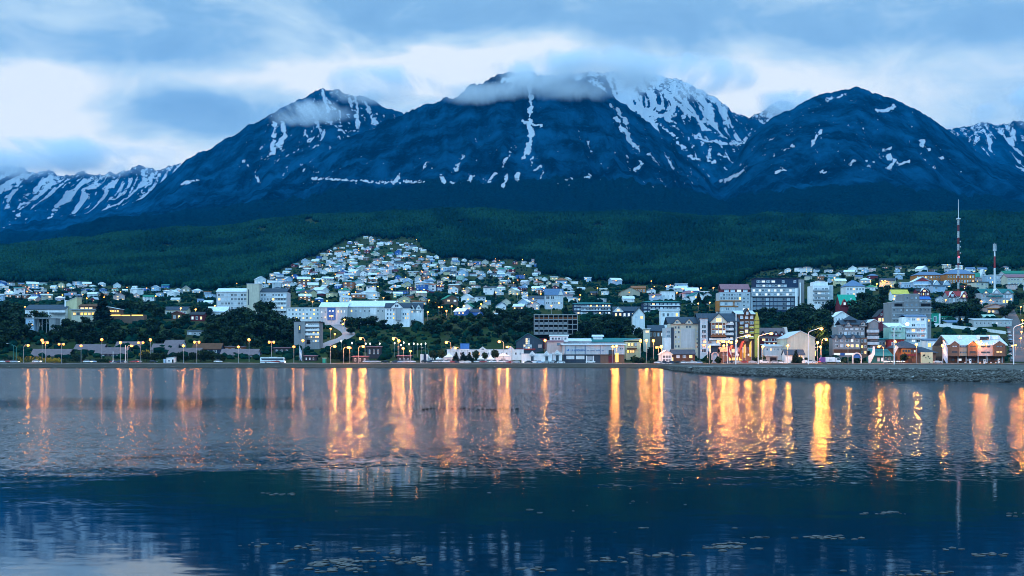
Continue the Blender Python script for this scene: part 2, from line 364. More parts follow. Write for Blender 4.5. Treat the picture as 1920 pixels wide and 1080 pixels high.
ss = lambda x, a, b_: np.clip((x - a) / (b_ - a), 0, 1)
# far snowy range on the left
mountain("mountain_range", [(-700, 300), (-300, 290), (-120, 316), (0, 312), (60, 320), (130, 326), (200, 326), (260, 314), (340, 308), (420, 312), (520, 335)], 9500, 8200,
         [(-700, 440), (0, 440), (520, 420)], 101, amp=120, crestn=26, dens=lambda x, y: .36 - ss(y, 350, 400) * .55 + .10, woody=700, k_conc=1.9, spk=.9)
# left peak
mountain("mountain", [(-400, 470), (-200, 445), (0, 425), (120, 408), (220, 390), (270, 368), (340, 308), (420, 262), (480, 230), (540, 196), (585, 172), (605, 164), (625, 168), (655, 176), (690, 184), (720, 200), (760, 214), (830, 250), (950, 330)], 6300, 4000,
         [(-400, 475), (0, 475), (500, 440), (950, 430)], 201, amp=130, crestn=14,
         dens=lambda x, y: -.02 + ss(y, 240, 175) * .20 * ss(x, 560, 620) - ss(y, 300, 350) * .35 - ss(x, 480, 380) * .3, k_conc=1.0,
         streaks=[([(515, 229), (514, 258), (511, 287)], 6), ([(530, 233), (534, 246), (524, 274), (502, 293)], 7), ([(604, 170), (612, 192), (615, 211)], 6), ([(667, 181), (669, 214), (670, 246)], 7),
                  ([(686, 191), (694, 214), (703, 233)], 7), ([(707, 211), (699, 230)], 5), ([(589, 221), (603, 246), (598, 255)], 5), ([(612, 224), (634, 240), (653, 257)], 4), ([(637, 208), (637, 236)], 4),
                  ([(656, 186), (660, 205)], 5), ([(573, 249), (581, 274)], 3), ([(740, 200), (775, 203)], 10), ([(340, 345), (372, 338)], 3), ([(480, 332), (490, 342)], 3), ([(615, 190), (628, 204), (636, 226)], 4), ([(458, 303), (466, 311)], 4)])
# snowy peaks behind the pass
mountain("mountain_peak", [(960, 180), (1000, 150), (1060, 140), (1120, 136), (1180, 142), (1230, 138), (1262, 148), (1310, 165), (1350, 190), (1376, 212), (1410, 220), (1430, 205), (1462, 190), (1485, 196), (1530, 225), (1600, 300)], 7600, 6100,
         [(960, 360), (1340, 362), (1600, 360)], 301, amp=85, crestn=16, woody=560, expo=1.0, k_conc=1.7, spk=.9,
         dens=lambda x, y: .56 - ss(y, 205, 245) * .52 - ss(y, 270, 330) * .25,
         streaks=[([(1300, 252), (1319, 262), (1365, 270), (1397, 268), (1416, 272)], 5), ([(1310, 233), (1339, 249), (1368, 262), (1384, 268)], 4), ([(1384, 270), (1403, 259), (1421, 256)], 4), ([(1390, 272), (1413, 262), (1439, 257)], 4),
                  ([(1319, 226), (1342, 235)], 6), ([(1221, 222), (1269, 258)], 4), ([(1263, 262), (1287, 280)], 5), ([(1180, 165), (1185, 200), (1230, 212)], 26), ([(1225, 150), (1260, 190), (1300, 215)], 10), ([(1290, 292), (1310, 300)], 5), ([(1325, 302), (1340, 304)], 5), ([(1350, 290), (1362, 293)], 4)])
# the broad mountain in the middle
mountain("mountain", [(150, 425), (300, 395), (400, 368), (470, 347), (520, 330), (600, 290), (650, 260), (700, 240), (740, 219), (780, 201), (820, 190), (850, 182), (875, 166), (900, 152), (950, 139), (1000, 139), (1050, 143), (1100, 152), (1130, 167), (1160, 190), (1200, 220), (1240, 255), (1280, 290), (1320, 325), (1345, 343), (1400, 380), (1480, 420)], 5200, 3350,
         [(150, 450), (700, 425), (1480, 428)], 401, amp=115, crestn=22,
         dens=lambda x, y: -.20 + ss(y, 200, 150) * .42 * tri(x, 840, 960, 1120) + tri(y, 337, 342, 348) * .40 * ss(x, 540, 600) * ss(x, 900, 860) - ss(y, 350, 362) * .6 + ss(x, 1180, 1240) * ss(y, 240, 280) * .14, k_conc=.6,
         streaks=[([(993, 165), (995, 193), (993, 226), (995, 266), (981, 299)], 8), ([(869, 291), (855, 319)], 6), ([(928, 324), (918, 340)], 4), ([(951, 330), (943, 350)], 4), ([(972, 326), (970, 340)], 7), ([(751, 328), (738, 342)], 5),
                  ([(828, 328), (833, 339)], 7), ([(884, 330), (882, 339)], 5), ([(950, 295), (942, 310)], 4), ([(999, 295), (997, 308)], 4), ([(1004, 320), (1013, 311)], 4), ([(1013, 335), (1019, 322)], 4),
                  ([(1145, 197), (1174, 226), (1178, 262), (1199, 280)], 8), ([(1154, 222), (1170, 244)], 8), ([(1205, 304), (1192, 317)], 6), ([(1218, 288), (1229, 302)], 3), ([(1247, 288), (1263, 319)], 3), ([(980, 228), (1012, 234)], 6),
                  ([(581, 334), (640, 337), (700, 341), (795, 342)], 3.2), ([(940, 150), (995, 142)], 9), ([(1060, 338), (1075, 334)], 3), ([(1100, 332), (1106, 330)], 5), ([(793, 318), (803, 300)], 3)])
# right mountain
mountain("mountain", [(1180, 440), (1280, 395), (1330, 352), (1355, 333), (1378, 300), (1402, 262), (1426, 238), (1450, 221), (1478, 208), (1500, 192), (1530, 181), (1575, 170), (1605, 163), (1640, 174), (1690, 191), (1740, 218), (1780, 246), (1820, 275), (1860, 300), (1920, 325), (2000, 350), (2200, 400), (2700, 430)], 5500, 3350,
         [(1180, 442), (1400, 430), (2700, 440)], 501, amp=125, crestn=11, skew=.15,
         dens=lambda x, y: -.15 + ss(y, 215, 180) * .10 - ss(y, 315, 345) * .5 + ss(x, 1560, 1450) * .10, k_conc=.9,
         streaks=[([(1642, 209), (1662, 206), (1676, 199)], 5), ([(1729, 265), (1739, 280)], 6), ([(1654, 281), (1670, 278)], 4), ([(1668, 294), (1678, 301), (1665, 315)], 7), ([(1681, 307), (1704, 302)], 5), ([(1760, 299), (1770, 296)], 5),
                  ([(1547, 186), (1568, 183), (1584, 175)], 5), ([(1523, 272), (1532, 256), (1542, 244)], 5), ([(1471, 281), (1486, 272)], 3), ([(1452, 325), (1471, 317)], 4), ([(1540, 323), (1550, 323)], 5),
                  ([(1360, 338), (1377, 330), (1394, 320)], 7), ([(1337, 328), (1353, 338)], 5), ([(1620, 317), (1639, 304)], 3), ([(1594, 309), (1602, 302)], 4), ([(1618, 239), (1623, 251)], 3)])
# far range on the right
mountain("mountain_range", [(1680, 300), (1740, 250), (1790, 238), (1850, 232), (1920, 226), (2100, 210), (2400, 220), (2800, 240)], 8500, 7300,
         [(1680, 400), (2800, 420)], 601, amp=110, crestn=18, dens=lambda x, y: .40 - ss(y, 262, 300) * .5, woody=650, k_conc=1.8, spk=.9)
# ------------------------------------------------------------------ building kit
class MB:
    def __init__(s): s.v = []; s.f = []; s.m = []
    def add(s, vs, fs, mi=0):
        o = len(s.v); s.v += [tuple(p) for p in vs]; s.f += [tuple(o + i for i in f) for f in fs]; s.m += [mi] * len(fs); return s
    def box(s, x0, x1, y0, y1, z0, z1, mi=0):
        return s.add([(x, y, z) for z in (z0, z1) for y in (y0, y1) for x in (x0, x1)],
                     [(0, 2, 3, 1), (4, 5, 7, 6), (0, 1, 5, 4), (2, 6, 7, 3), (0, 4, 6, 2), (1, 3, 7, 5)], mi)
    def prism(s, out, y0, y1, mi=0):            # outline in (x,z) pushed along y
        n = len(out)
        return s.add([(x, y0, z) for x, z in out] + [(x, y1, z) for x, z in out],
                     [tuple(range(n)), tuple(range(2 * n - 1, n - 1, -1))] + [(i, i + n, (i + 1) % n + n, (i + 1) % n) for i in range(n)], mi)
    def prismx(s, out, x0, x1, mi=0):           # outline in (y,z) pushed along x
        n = len(out)
        return s.add([(x0, y, z) for y, z in out] + [(x1, y, z) for y, z in out],
                     [tuple(range(n - 1, -1, -1)), tuple(range(n, 2 * n))] + [(i, (i + 1) % n, (i + 1) % n + n, i + n) for i in range(n)], mi)
    def tube(s, p, q, r, n=6, mi=0, r2=None):
        p = Vector(p); q = Vector(q); d = (q - p).normalized(); a = d.orthogonal().normalized(); b_ = d.cross(a)
        r2 = r if r2 is None else r2
        vs = [p + (a * math.cos(k * 6.2832 / n) + b_ * math.sin(k * 6.2832 / n)) * r for k in range(n)] + [q + (a * math.cos(k * 6.2832 / n) + b_ * math.sin(k * 6.2832 / n)) * r2 for k in range(n)]
        return s.add(vs, [tuple(range(n - 1, -1, -1)), tuple(range(n, 2 * n))] + [(k, (k + 1) % n, (k + 1) % n + n, k + n) for k in range(n)], mi)
    def ball(s, c, rx, ry, rz, nu=8, nv=5, mi=0):
        vs = [(c[0], c[1], c[2] - rz)]
        for j in range(1, nv):
            t_ = -math.pi / 2 + math.pi * j / nv
            vs += [(c[0] + rx * math.cos(t_) * math.cos(6.2832 * i / nu), c[1] + ry * math.cos(t_) * math.sin(6.2832 * i / nu), c[2] + rz * math.sin(t_)) for i in range(nu)]
        vs.append((c[0], c[1], c[2] + rz)); L = len(vs) - 1
        fs = [(0, 1 + (i + 1) % nu, 1 + i) for i in range(nu)]
        for j in range(nv - 2):
            fs += [(1 + j * nu + i, 1 + j * nu + (i + 1) % nu, 1 + (j + 1) * nu + (i + 1) % nu, 1 + (j + 1) * nu + i) for i in range(nu)]
        fs += [(L, 1 + (nv - 2) * nu + i, 1 + (nv - 2) * nu + (i + 1) % nu) for i in range(nu)]
        return s.add(vs, fs, mi)
    def mesh(s, name, mats, smooth=False):
        me = bpy.data.meshes.new(name); me.from_pydata(s.v, [], s.f)
        for m in (mats if isinstance(mats, (list, tuple)) else [mats]): me.materials.append(M(m))
        me.polygons.foreach_set('material_index', s.m)
        if smooth: me.polygons.foreach_set('use_smooth', [True] * len(s.f))
        me.update(); return me
    def build(s, name, mats, parent=None, loc=(0, 0, 0), smooth=False): return link(name, s.mesh(name, mats, smooth), parent, loc)
PAL = {'white': (.80, .81, .81), 'cream': (.58, .55, .44), 'beige': (.46, .40, .30), 'grey': (.34, .36, .38), 'concrete': (.27, .28, .29), 'dark': (.045, .05, .06),
       'slate': (.055, .075, .10), 'blueroof': (.06, .14, .26), 'blue': (.05, .15, .42), 'palegrey': (.52, .55, .58), 'metal': (.62, .68, .72), 'teal': (.035, .17, .17), 'green': (.03, .20, .13),
       'red': (.32, .05, .05), 'maroon': (.16, .035, .045), 'brown': (.13, .065, .04), 'timber': (.20, .12, .085), 'orange': (.45, .17, .05), 'pinkroof': (.26, .13, .15), 'shingle': (.17, .13, .14),
       'pink': (.62, .45, .42), 'yellow': (.62, .50, .10), 'paleyellow': (.62, .56, .34), 'mint': (.40, .58, .48), 'sky': (.38, .52, .66), 'navy': (.03, .05, .09), 'purple': (.16, .09, .28), 'lightwood': (.42, .34, .26),
       'rust': (.30, .12, .06), 'weathered': (.26, .26, .27), 'emerald': (.03, .32, .22), 'black': (.015, .016, .018), 'asphalt': (.06, .06, .065), 'paving': (.28, .27, .25), 'tyre': (.02, .02, .02), 'steel': (.32, .35, .38), 'bulk': (.50, .52, .52)}
def M(n):
    if not isinstance(n, str): return n
    if n in MATS: return MATS[n]
    if n == 'glass': return mat('glass', (.03, .045, .06), rough=.12, var=.1, spec=.8)
    if n == 'skyglass': return mat('skyglass', (.16, .22, .28), rough=.10, var=.25, spec=1.0, scale=.3)
    if n == 'lit': return mat('lit', (.1, .08, .05), emit=(1.0, .62, .26), estr=1.5)
    if n == 'litgold': return mat('litgold', (.1, .08, .05), emit=(1.0, .60, .12), estr=2.0)
    if n == 'litcool': return mat('litcool', (.1, .1, .1), emit=(.80, .90, 1.0), estr=.95)
    if n == 'curtain': return mat('curtain', (.55, .62, .68), var=.25)
    if n == 'headlamp': return mat('headlamp', (.8, .8, .8), emit=(1, .93, .8), estr=14)
    if n == 'taillamp': return mat('taillamp', (.3, .02, .02), emit=(1, .08, .03), estr=5)
    if n == 'sodium': return mat('sodium', (.8, .5, .2), emit=(1.0, .43, .075), estr=LAMP, sample=True)
    if n == 'sodium_small': return mat('sodium_small', (.8, .5, .2), emit=(1.0, .46, .11), estr=LAMP * .30, sample=True)
    if n == 'whitelamp': return mat('whitelamp', (.8, .8, .8), emit=(1.0, .86, .66), estr=LAMP * .12, sample=True)
    if n == 'redlamp': return mat('redlamp', (.5, .05, .05), emit=(1.0, .08, .12), estr=6, sample=True)
    rough = .35 if n in ('metal', 'steel', 'blueroof') else .75
    return mat(n, PAL[n], rough=rough)
LAMP = 420.0
_win = {}
def win_mesh(frame, pane):
    k = (frame, pane)
    if k not in _win:
        b_ = MB(); t = .09
        b_.box(-.5, .5, -.05, .05, -.5, -.5 + t, 0); b_.box(-.5, .5, -.05, .05, .5 - t, .5, 0)
        b_.box(-.5, -.5 + t, -.05, .05, -.5 + t, .5 - t, 0); b_.box(.5 - t, .5, -.05, .05, -.5 + t, .5 - t, 0)
        b_.box(-.03, .03, -.04, .05, -.5 + t, .5 - t, 0); b_.box(-.5 + t, -.03, -.01, .02, -.5 + t, .5 - t, 1); b_.box(.03, .5 - t, -.01, .02, -.5 + t, .5 - t, 1)
        _win[k] = b_.mesh('window', [frame, pane])
    return _win[k]
def pick(litp):
    r = random.random()
    if r < litp: return random.choice(['lit', 'lit', 'litgold', 'litcool'])
    return random.choice(['glass', 'glass', 'skyglass', 'curtain'])
LM = []           # landmarks: (reference, px, py)
BOX = []          # picture boxes taken by the modelled buildings
class Bld:
    def __init__(s, name, label, cat, ref, x0, x1, ye, yb, Y=None, d=10.0, group=None, yaw=0):
        s.x0, s.x1, s.ye, s.yb = x0, x1, ye, yb; s.mid = (x0 + x1) / 2
        s.Y = Y if Y else solveY(s.mid, yb); s.s = s.Y / F; s.d = d
        s.W = (x1 - x0) * s.s; s.H = (yb - ye) * s.s; s.base = P(s.mid, yb, s.Y)
        s.root = bpy.data.objects.new(name, None); COL.objects.link(s.root); s.root.location = s.base; s.root.rotation_euler = (0, 0, R(yaw)); s.root.empty_display_size = 1
        tag(s.root, label, cat, group)
        g = min(gxy(s.base[0] + k * s.W / 2, s.Y + j * d) for k in (-1, 0, 1) for j in (0, .5, 1)); s.sink = max(2.0, s.base[2] - g + 1.0)
        if s.sink > 7: print('SINK', round(s.sink, 1), label)
        if ref: LM.append((ref, s.mid, yb))
        BOX.append((x0 - 3, x1 + 3, ye - 4, yb + 2))
    def lx(s, px): return (px - s.mid) * s.s
    def lz(s, py): return (s.yb - py) * s.s
    def box(s, name, m, x0, x1, ya, yb, y0=0, y1=None, parent=None):
        y1 = s.d if y1 is None else y1
        return MB().box(s.lx(x0), s.lx(x1), y0, y1, s.lz(yb), s.lz(ya)).build(name, m, parent or s.root)
    def walls(s, m, roof=None, rh=0, x0=None, x1=None, ye=None, yb=None, y0=0, d=None, name='wall', ridge=None):
        x0 = s.x0 if x0 is None else x0; x1 = s.x1 if x1 is None else x1; ye = s.ye if ye is None else ye
        z0 = -s.sink if yb is None else s.lz(yb); z1 = s.lz(ye); a, b_ = s.lx(x0), s.lx(x1); d = s.d if d is None else d; h = rh * s.s
        mb = MB()
        if roof == 'gy': mb.prism([(a, z0), (b_, z0), (b_, z1), ((a + b_) / 2 if ridge is None else s.lx(ridge), z1 + h), (a, z1)], y0, y0 + d)
        elif roof == 'gx': mb.prismx([(y0, z0), (y0 + d, z0), (y0 + d, z1), (y0 + d / 2, z1 + h), (y0, z1)], a, b_)
        elif roof == 'shed': mb.prism([(a, z0), (b_, z0), (b_, z1 + (h if rh > 0 else 0)), (a, z1 + (0 if rh > 0 else -h))], y0, y0 + d)
        else: mb.box(a, b_, y0, y0 + d, z0, z1)
        return mb.build(name, m, s.root)
    def roof(s, kind, m, rh, x0=None, x1=None, ye=None, y0=0, d=None, o=.5, t=.28, ridge=None, name='roof'):
        x0 = s.x0 if x0 is None else x0; x1 = s.x1 if x1 is None else x1; ye = s.ye if ye is None else ye
        z = s.lz(ye) + .03; a, b_ = s.lx(x0), s.lx(x1); d = s.d if d is None else d; h = abs(rh) * s.s; mb = MB(); y1 = y0 + d
        if kind == 'gx':
            k = h / (d / 2) * o
            mb.prismx([(y0 - o, z - k), ((y0 + y1) / 2, z + h), (y1 + o, z - k), (y1 + o, z - k + t), ((y0 + y1) / 2, z + h + t), (y0 - o, z - k + t)], a - o, b_ + o)
        elif kind == 'gy':
            r = (a + b_) / 2 if ridge is None else s.lx(ridge); kl = h / max(r - a, .1) * o; kr = h / max(b_ - r, .1) * o
            mb.prism([(a - o, z - kl), (r, z + h), (b_ + o, z - kr), (b_ + o, z - kr + t), (r, z + h + t), (a - o, z - kl + t)], y0 - o, y1 + o)
        elif kind == 'hip':
            A, B, C_, D_ = (a - o, y0 - o), (b_ + o, y0 - o), (b_ + o, y1 + o), (a - o, y1 + o); rr = min((b_ - a), d) / 2 * .9; yc = (y0 + y1) / 2
            if b_ - a >= d: R1, R2 = (a + rr, yc), (b_ - rr, yc)
            else: R1, R2 = ((a + b_) / 2, y0 + rr), ((a + b_) / 2, y1 - rr)
            vs = [(*A, z), (*B, z), (*C_, z), (*D_, z), (*A, z + t), (*B, z + t), (*C_, z + t), (*D_, z + t), (*R1, z + h + t), (*R2, z + h + t)]
            fs = [(0, 3, 2, 1), (0, 1, 5, 4), (1, 2, 6, 5), (2, 3, 7, 6), (3, 0, 4, 7)]
            fs += [(4, 5, 9, 8), (5, 6, 9), (6, 7, 8, 9), (7, 4, 8)] if b_ - a >= d else [(4, 5, 8), (5, 6, 9, 8), (6, 7, 9), (7, 4, 8, 9)]
            mb.add(vs, fs)
        elif kind == 'shed':
            if rh > 0: mb.prism([(a - o, z), (b_ + o, z + h), (b_ + o, z + h + t), (a - o, z + t)], y0 - o, y1 + o)
            else: mb.prism([(a - o, z + h), (b_ + o, z), (b_ + o, z + t), (a - o, z + h + t)], y0 - o, y1 + o)
        elif kind == 'back':                                          # rises away from the viewer
            mb.prismx([(y0 - o, z), (y1 + o, z + h), (y1 + o, z + h + t), (y0 - o, z + t)], a - o, b_ + o)
        else: mb.box(a - o, b_ + o, y0 - o, y1 + o, z, z + max(h, .3))
        return mb.build(name, m, s.root)
    def wins(s, x0, x1, ya, yb, rows, cols, fw=.6, fh=.6, litp=.12, frame='white', y=0, kinds=None, name='window', parent=None):
        cw = (x1 - x0) / cols; ch = (yb - ya) / rows
        for r in range(rows):
            for c in range(cols):
                k = kinds[(r * cols + c) % len(kinds)] if kinds else pick(litp)
                o = link(name, win_mesh(frame, k), parent or s.root, (s.lx(x0 + (c + .5) * cw), y - .05, s.lz(ya + (r + .5) * ch)))
                o.scale = (cw * fw * s.s, 1, ch * fh * s.s)
    def gable(s, m, rm, x0, x1, ye, yp, y0=-.4, d=2.5, trim=None, win=None, name='dormer'):   # a cross gable or dormer: wall + its roof as sub-part
        a, b_, z, zp = s.lx(x0), s.lx(x1), s.lz(ye), s.lz(yp); r = (a + b_) / 2
        o = MB().prism([(a, z - .5), (b_, z - .5), (b_, z), (r, zp), (a, z)], y0, y0 + d).build(name, m, s.root)
        e = .35; k = (zp - z) / (r - a) * e; t = .25
        MB().prism([(a - e, z - k), (r, zp), (b_ + e, z - k), (b_ + e, z - k + t), (r, zp + t * 1.4), (a - e, z - k + t)], y0 - .35, y0 + d).build('roof', trim or rm, o)
        if win: link('window', win_mesh('white', win), o, (r, y0 - .05, z + (zp - z) * .25)).scale = ((b_ - a) * .35, 1, (zp - z) * .5)
        return o
    def chimney(s, px, ytop, ybot, m='concrete', wpx=3, y=None):
        y = s.d * .5 if y is None else y
        return MB().box(s.lx(px) - wpx * s.s / 2, s.lx(px) + wpx * s.s / 2, y - .5, y + .5, s.lz(ybot), s.lz(ytop)).build('chimney', m, s.root)
B = Bld
# ------------------------------------------------------------------ the modelled buildings, left to right (picture boxes give place and size)
def simple(name, label, cat, ref, x0, x1, ye, yb, wall, rk, rm, rh, rows=1, cols=3, litp=.12, d=9, Y=None, frame='white', fw=.5, fh=.5, door=None, chim=None, group=None, o=.5):
    b = B(name, label, cat, ref, x0, x1, ye, yb, Y, d, group)
    wk = rk if rk in ('gx', 'gy', 'shed') else None
    b.walls(wall, wk, rh); b.roof(rk, rm, rh, o=o)
    if rows: b.wins(x0 + 1, x1 - 1, ye + .5, yb - (1 if rows > 1 else 0), rows, cols, fw, fh, litp, frame)
    if door: MB().box(b.lx(door) - .6, b.lx(door) + .6, -.06, .04, 0, min(2.2, b.H * .8)).build('door', 'brown', b.root)
    if chim: b.chimney(chim, ye - rh - 2, ye)
    return b
# --- bluff on the left: long lodge, sloping tower, lit restaurant
b = B('lodge', 'long white lodge with dark slate roof beside the slanted tower', 'building', 'the long white lodge', 47, 122, 580, 594, 770, 16)
b.walls('white', 'gx', 9); b.roof('gx', 'slate', 9); b.wins(49, 72, 582, 592, 2, 5, .6, .6, .1); b.wins(74, 108, 583, 591, 1, 6, .6, .5, .2)
b.box('terrace', 'concrete', 96, 124, 586, 588, -3, 0)
b = B('tower', 'slanted beige tower rising above the long white lodge', 'tower', 'the slanted tower', 124, 144, 566, 592, 775, 9)
b.walls('paleyellow', 'shed', 9); b.roof('shed', 'palegrey', 9, o=.2); b.box('side_fin', 'white', 121.5, 124, 563, 592, -.5, 6)
b = B('restaurant', 'restaurant with brown roof and glowing windows right of the slanted tower', 'restaurant', 'the glowing restaurant', 134, 182, 581, 594, 765, 14)
b.walls('cream'); b.roof('flat', 'grey', 1.5, o=1.2); b.wins(136, 178, 585, 592, 1, 6, .8, .8, 1, 'timber', kinds=['lit', 'glass', 'litgold', 'litgold', 'lit', 'litgold'])
b.walls('brown', None, x0=145, x1=177, ye=574, yb=580, y0=3, d=9, name='upper_storey'); b.roof('gx', 'brown', 4, x0=145, x1=177, ye=574, y0=3, d=9); b.wins(147, 171, 575, 580, 1, 3, .85, .6, 1, y=3, kinds=['lit', 'litgold', 'lit'])
b = B('pavilion', 'low pavilion with pale monopitch roof and lit glazing right of conifer', 'pavilion', 'the lit pavilion', 200, 224, 580, 587, 775, 8)
b.walls('timber', 'shed', -5); b.roof('shed', 'metal', -5); b.wins(201, 223, 581, 586, 1, 5, .85, .8, 1, 'timber', kinds=['lit', 'litgold', 'litgold'])
b = B('terrace', 'long garden terrace with a strip of yellow light along its edge', 'terrace', None, 203, 270, 590, 594, 760, 6)
b.walls('timber'); MB().box(b.lx(204), b.lx(226), -.12, -.02, b.lz(592.2), b.lz(590)).build('light_strip', 'litgold', b.root); MB().box(b.lx(228), b.lx(244), -.12, -.02, b.lz(592.2), b.lz(590.4)).build('light_strip', 'litgold', b.root); MB().box(b.lx(247), b.lx(268), -.12, -.02, b.lz(592), b.lz(590.2)).build('light_strip', 'litgold', b.root)
b = B('house', 'pale blue stilted block below the long white lodge', 'house', None, 48, 104, 597, 612, 735, 8)
b.walls('sky', x0=48, x1=64); b.walls('concrete', x0=92, x1=104); b.roof('flat', 'palegrey', 1.2); b.wins(53, 63, 600, 612, 2, 2, .6, .6, .1)
for x in (70, 78, 86): MB().tube((b.lx(x), 1, -b.sink), (b.lx(x), 1, b.H), .25).build('pillar', 'concrete', b.root)
simple('chalet', 'cream chalet with lit windows among trees left of the bluff lamps', 'chalet', 'the cream chalet', 309, 351, 581, 590, 'cream', 'gx', 'slate', 6, 1, 6, .3, 9)
simple('cabin', 'small brown cabin with lit window below the cream chalet', 'cabin', None, 322, 341, 588, 600, 'brown', 'gy', 'maroon', 4, 1, 2, .7, 8)
simple('cabin', 'dark maroon cabin under the bright lamp on the tree-covered bluff', 'cabin', 'the maroon cabin', 356, 382, 590, 602, 'maroon', 'gx', 'dark', 5, 1, 3, .5, 8)
simple('shed', 'low grey shed with pale door on the grassy slope', 'shed', 'the low grey shed', 351, 381, 621, 629, 'grey', 'back', 'slate', 2, 1, 3, 0, 6)
simple('house', 'white gabled house with pale roof left of the big apartment block', 'house', 'the white gabled house', 388, 425, 584, 600, 'white', 'gx', 'metal', 9, 1, 4, .2, 11)
# --- shore row of low shingle-roofed houses
def row(x0, x1, yr, ye, yb, Y, wall, label, ref, cols=5, roof='shingle', d=9, chim=None, rows=1):
    b = B('row_house', label, 'house', ref, x0, x1, ye, yb, Y, d, 'low shingle-roofed houses along the shore road')
    b.walls(wall, 'gx', ye - yr); b.roof('gx', roof, ye - yr, o=.6); b.wins(x0 + 2, x1 - 2, ye + .5, min(yb, ye + 9), rows, cols, .45, .6, .06)
    if chim: b.chimney(chim, yr - 3, ye)
    return b
row(58, 128, 655, 667, 677, 640, 'grey', 'long low house with purplish shingle roof behind the clipped yellow hedge', 'the leftmost shingle house', 8)
row(139, 192, 646, 656, 672, 655, 'navy', 'navy house with white windows and shingle roof behind the hedge', 'the navy shingle house', 4, rows=1)
row(178, 236, 652, 663, 674, 640, 'navy', 'dark-walled low house with long sloping roof and three white window groups', 'the dark shingle house', 6)
row(216, 262, 641, 652, 664, 668, 'palegrey', 'raised house with high shingle roof and white dormer band above the dark low house', None, 4)
row(284, 330, 645, 656, 670, 655, 'grey', 'grey shingle-roofed house half hidden by dark shrubs near the white kiosk', 'the grey shingle house', 4)
b = row(308, 341, 638, 646, 662, 668, 'palegrey', 'higher shingle house with a row of white round-topped dormers', None, 3)
row(316, 374, 653, 664, 676, 642, 'grey', 'wide shingle-roofed house directly behind the white kiosk', 'the wide shingle house', 4)
row(361, 413, 644, 654, 672, 655, 'navy', 'steep brown-roofed house with one white twin window above the shrubs', 'the steep brown-roofed house', 3, 'brown')
row(414, 482, 655, 665, 674, 645, 'sky', 'pale blue low house with long white windows left of the coach', 'the pale blue low house', 6)
simple('house', 'long low house with orange-red wall behind the pale blue low house', 'house', None, 418, 456, 651, 660, 'rust', 'back', 'shingle', 2, 1, 3, 0, 8, 668)
b = B('kiosk', 'small white kiosk with dark doorway beside the shore road', 'kiosk', 'the white kiosk', 312, 327, 672, 681, 606, 3.5)
b.walls('white', 'shed', 2); b.roof('shed', 'metal', 2, o=.2); b.wins(314, 320, 674, 679, 1, 1, .8, .7, 0); b.box('door', 'black', 322.5, 325.5, 674, 681, -.06, .05); b.box('side_booth', 'sky', 306.5, 310, 673, 681, 0, 3)
# --- the big apartment block above the dark trees
b = B('apartment_block', 'long cream apartment block with tall central tower above dark trees', 'apartment block', 'the cream apartment block', 406, 537, 547, 600, 850, 15)
b.walls('palegrey', x0=406, x1=464, name='left_wing'); b.roof('gx', 'metal', 7, x0=406, x1=464); b.wins(408, 463, 549, 597, 6, 9, .8, .62, .12)
b.walls('cream', x0=464, x1=487, ye=533, y0=-2.5, d=12, name='stair_tower'); b.roof('flat', 'palegrey', .8, x0=464, x1=487, ye=533, y0=-2.5, d=12, o=.15); b.box('stair_window', 'glass', 466.5, 468.5, 543, 572, -2.6, -2.45)
b.walls('palegrey', x0=487, x1=537, name='right_wing', y0=1); b.roof('gx', 'slate', 7, x0=487, x1=537, y0=1); b.wins(488, 536, 549, 597, 6, 9, .75, .6, .08, y=1)
for yy in (556, 564, 572, 580): b.box('balcony', 'white', 514, 536.5, yy, yy + 3, -.6, 1)
for x in (420, 431, 449): b.chimney(x, 541, 546, 'slate', 2.5)
b = B('block', 'grey cube building with white balcony bands beside the curving road', 'building', 'the grey banded block', 552, 599, 604, 645, 690, 13)
b.walls('concrete', x0=552, x1=573, y0=-1.5, name='blind_wing', d=12); b.box('tall_window', 'glass', 560.5, 564.5, 610, 625, -1.62, -1.45); b.box('lit_pane', 'litgold', 562, 563.5, 612, 618, -1.70, -1.63)
b.walls('concrete', x0=573, x1=599); b.roof('flat', 'dark', 1.2, o=.8)
b.wins(573.5, 598.5, 605, 643, 5, 6, .8, .5, .15)
for yy in (609, 617, 625): b.box('balcony', 'white', 573.5, 599, yy, yy + 4, -1.4, -.12)
b.box('garage_door', 'black', 575, 582, 637, 645, -.1, -.02)
simple('shop', 'long white flat-roofed shop with warm lamps between apartment block and halls', 'shop', 'the long white shop', 538, 600, 577, 601, 'white', 'flat', 'palegrey', .8, 3, 9, .3, 12, 815)
b = B('hall', 'pale hall with white metal roof and bright blue entrance panel', 'hall', 'the blue-panelled hall', 599, 651, 576, 603, 800, 22)
b.walls('palegrey', 'gx', 10); b.roof('gx', 'metal', 10); b.box('blue_panel', 'blue', 614, 629, 577, 600, -.3, -.02); b.wins(615.5, 627.5, 578, 598, 2, 2, .55, .3, 1, kinds=['litcool', 'litcool', 'lit', 'curtain'], y=-.35); b.wins(600, 613, 580, 600, 2, 2, .4, .3, .4); b.wins(631, 649, 578, 590, 1, 3, .35, .35, .9)
b = B('hall', 'longest white-roofed hall left of the turreted white hotel', 'hall', 'the long white-roofed hall', 652, 742, 575, 600, 805, 24)
b.walls('bulk', 'gx', 12); b.roof('gx', 'metal', 12); b.wins(655, 738, 577, 589, 1, 10, .35, .4, .2); b.box('panel', 'white', 694, 706, 577, 590, -.15, -.02)
b.chimney(668, 562, 567, 'steel', 3)
b = B('hotel', 'white hotel with dark mansard roof, arched gable and glowing windows', 'hotel', 'the white mansard hotel', 722, 768, 577, 601, 790, 14)
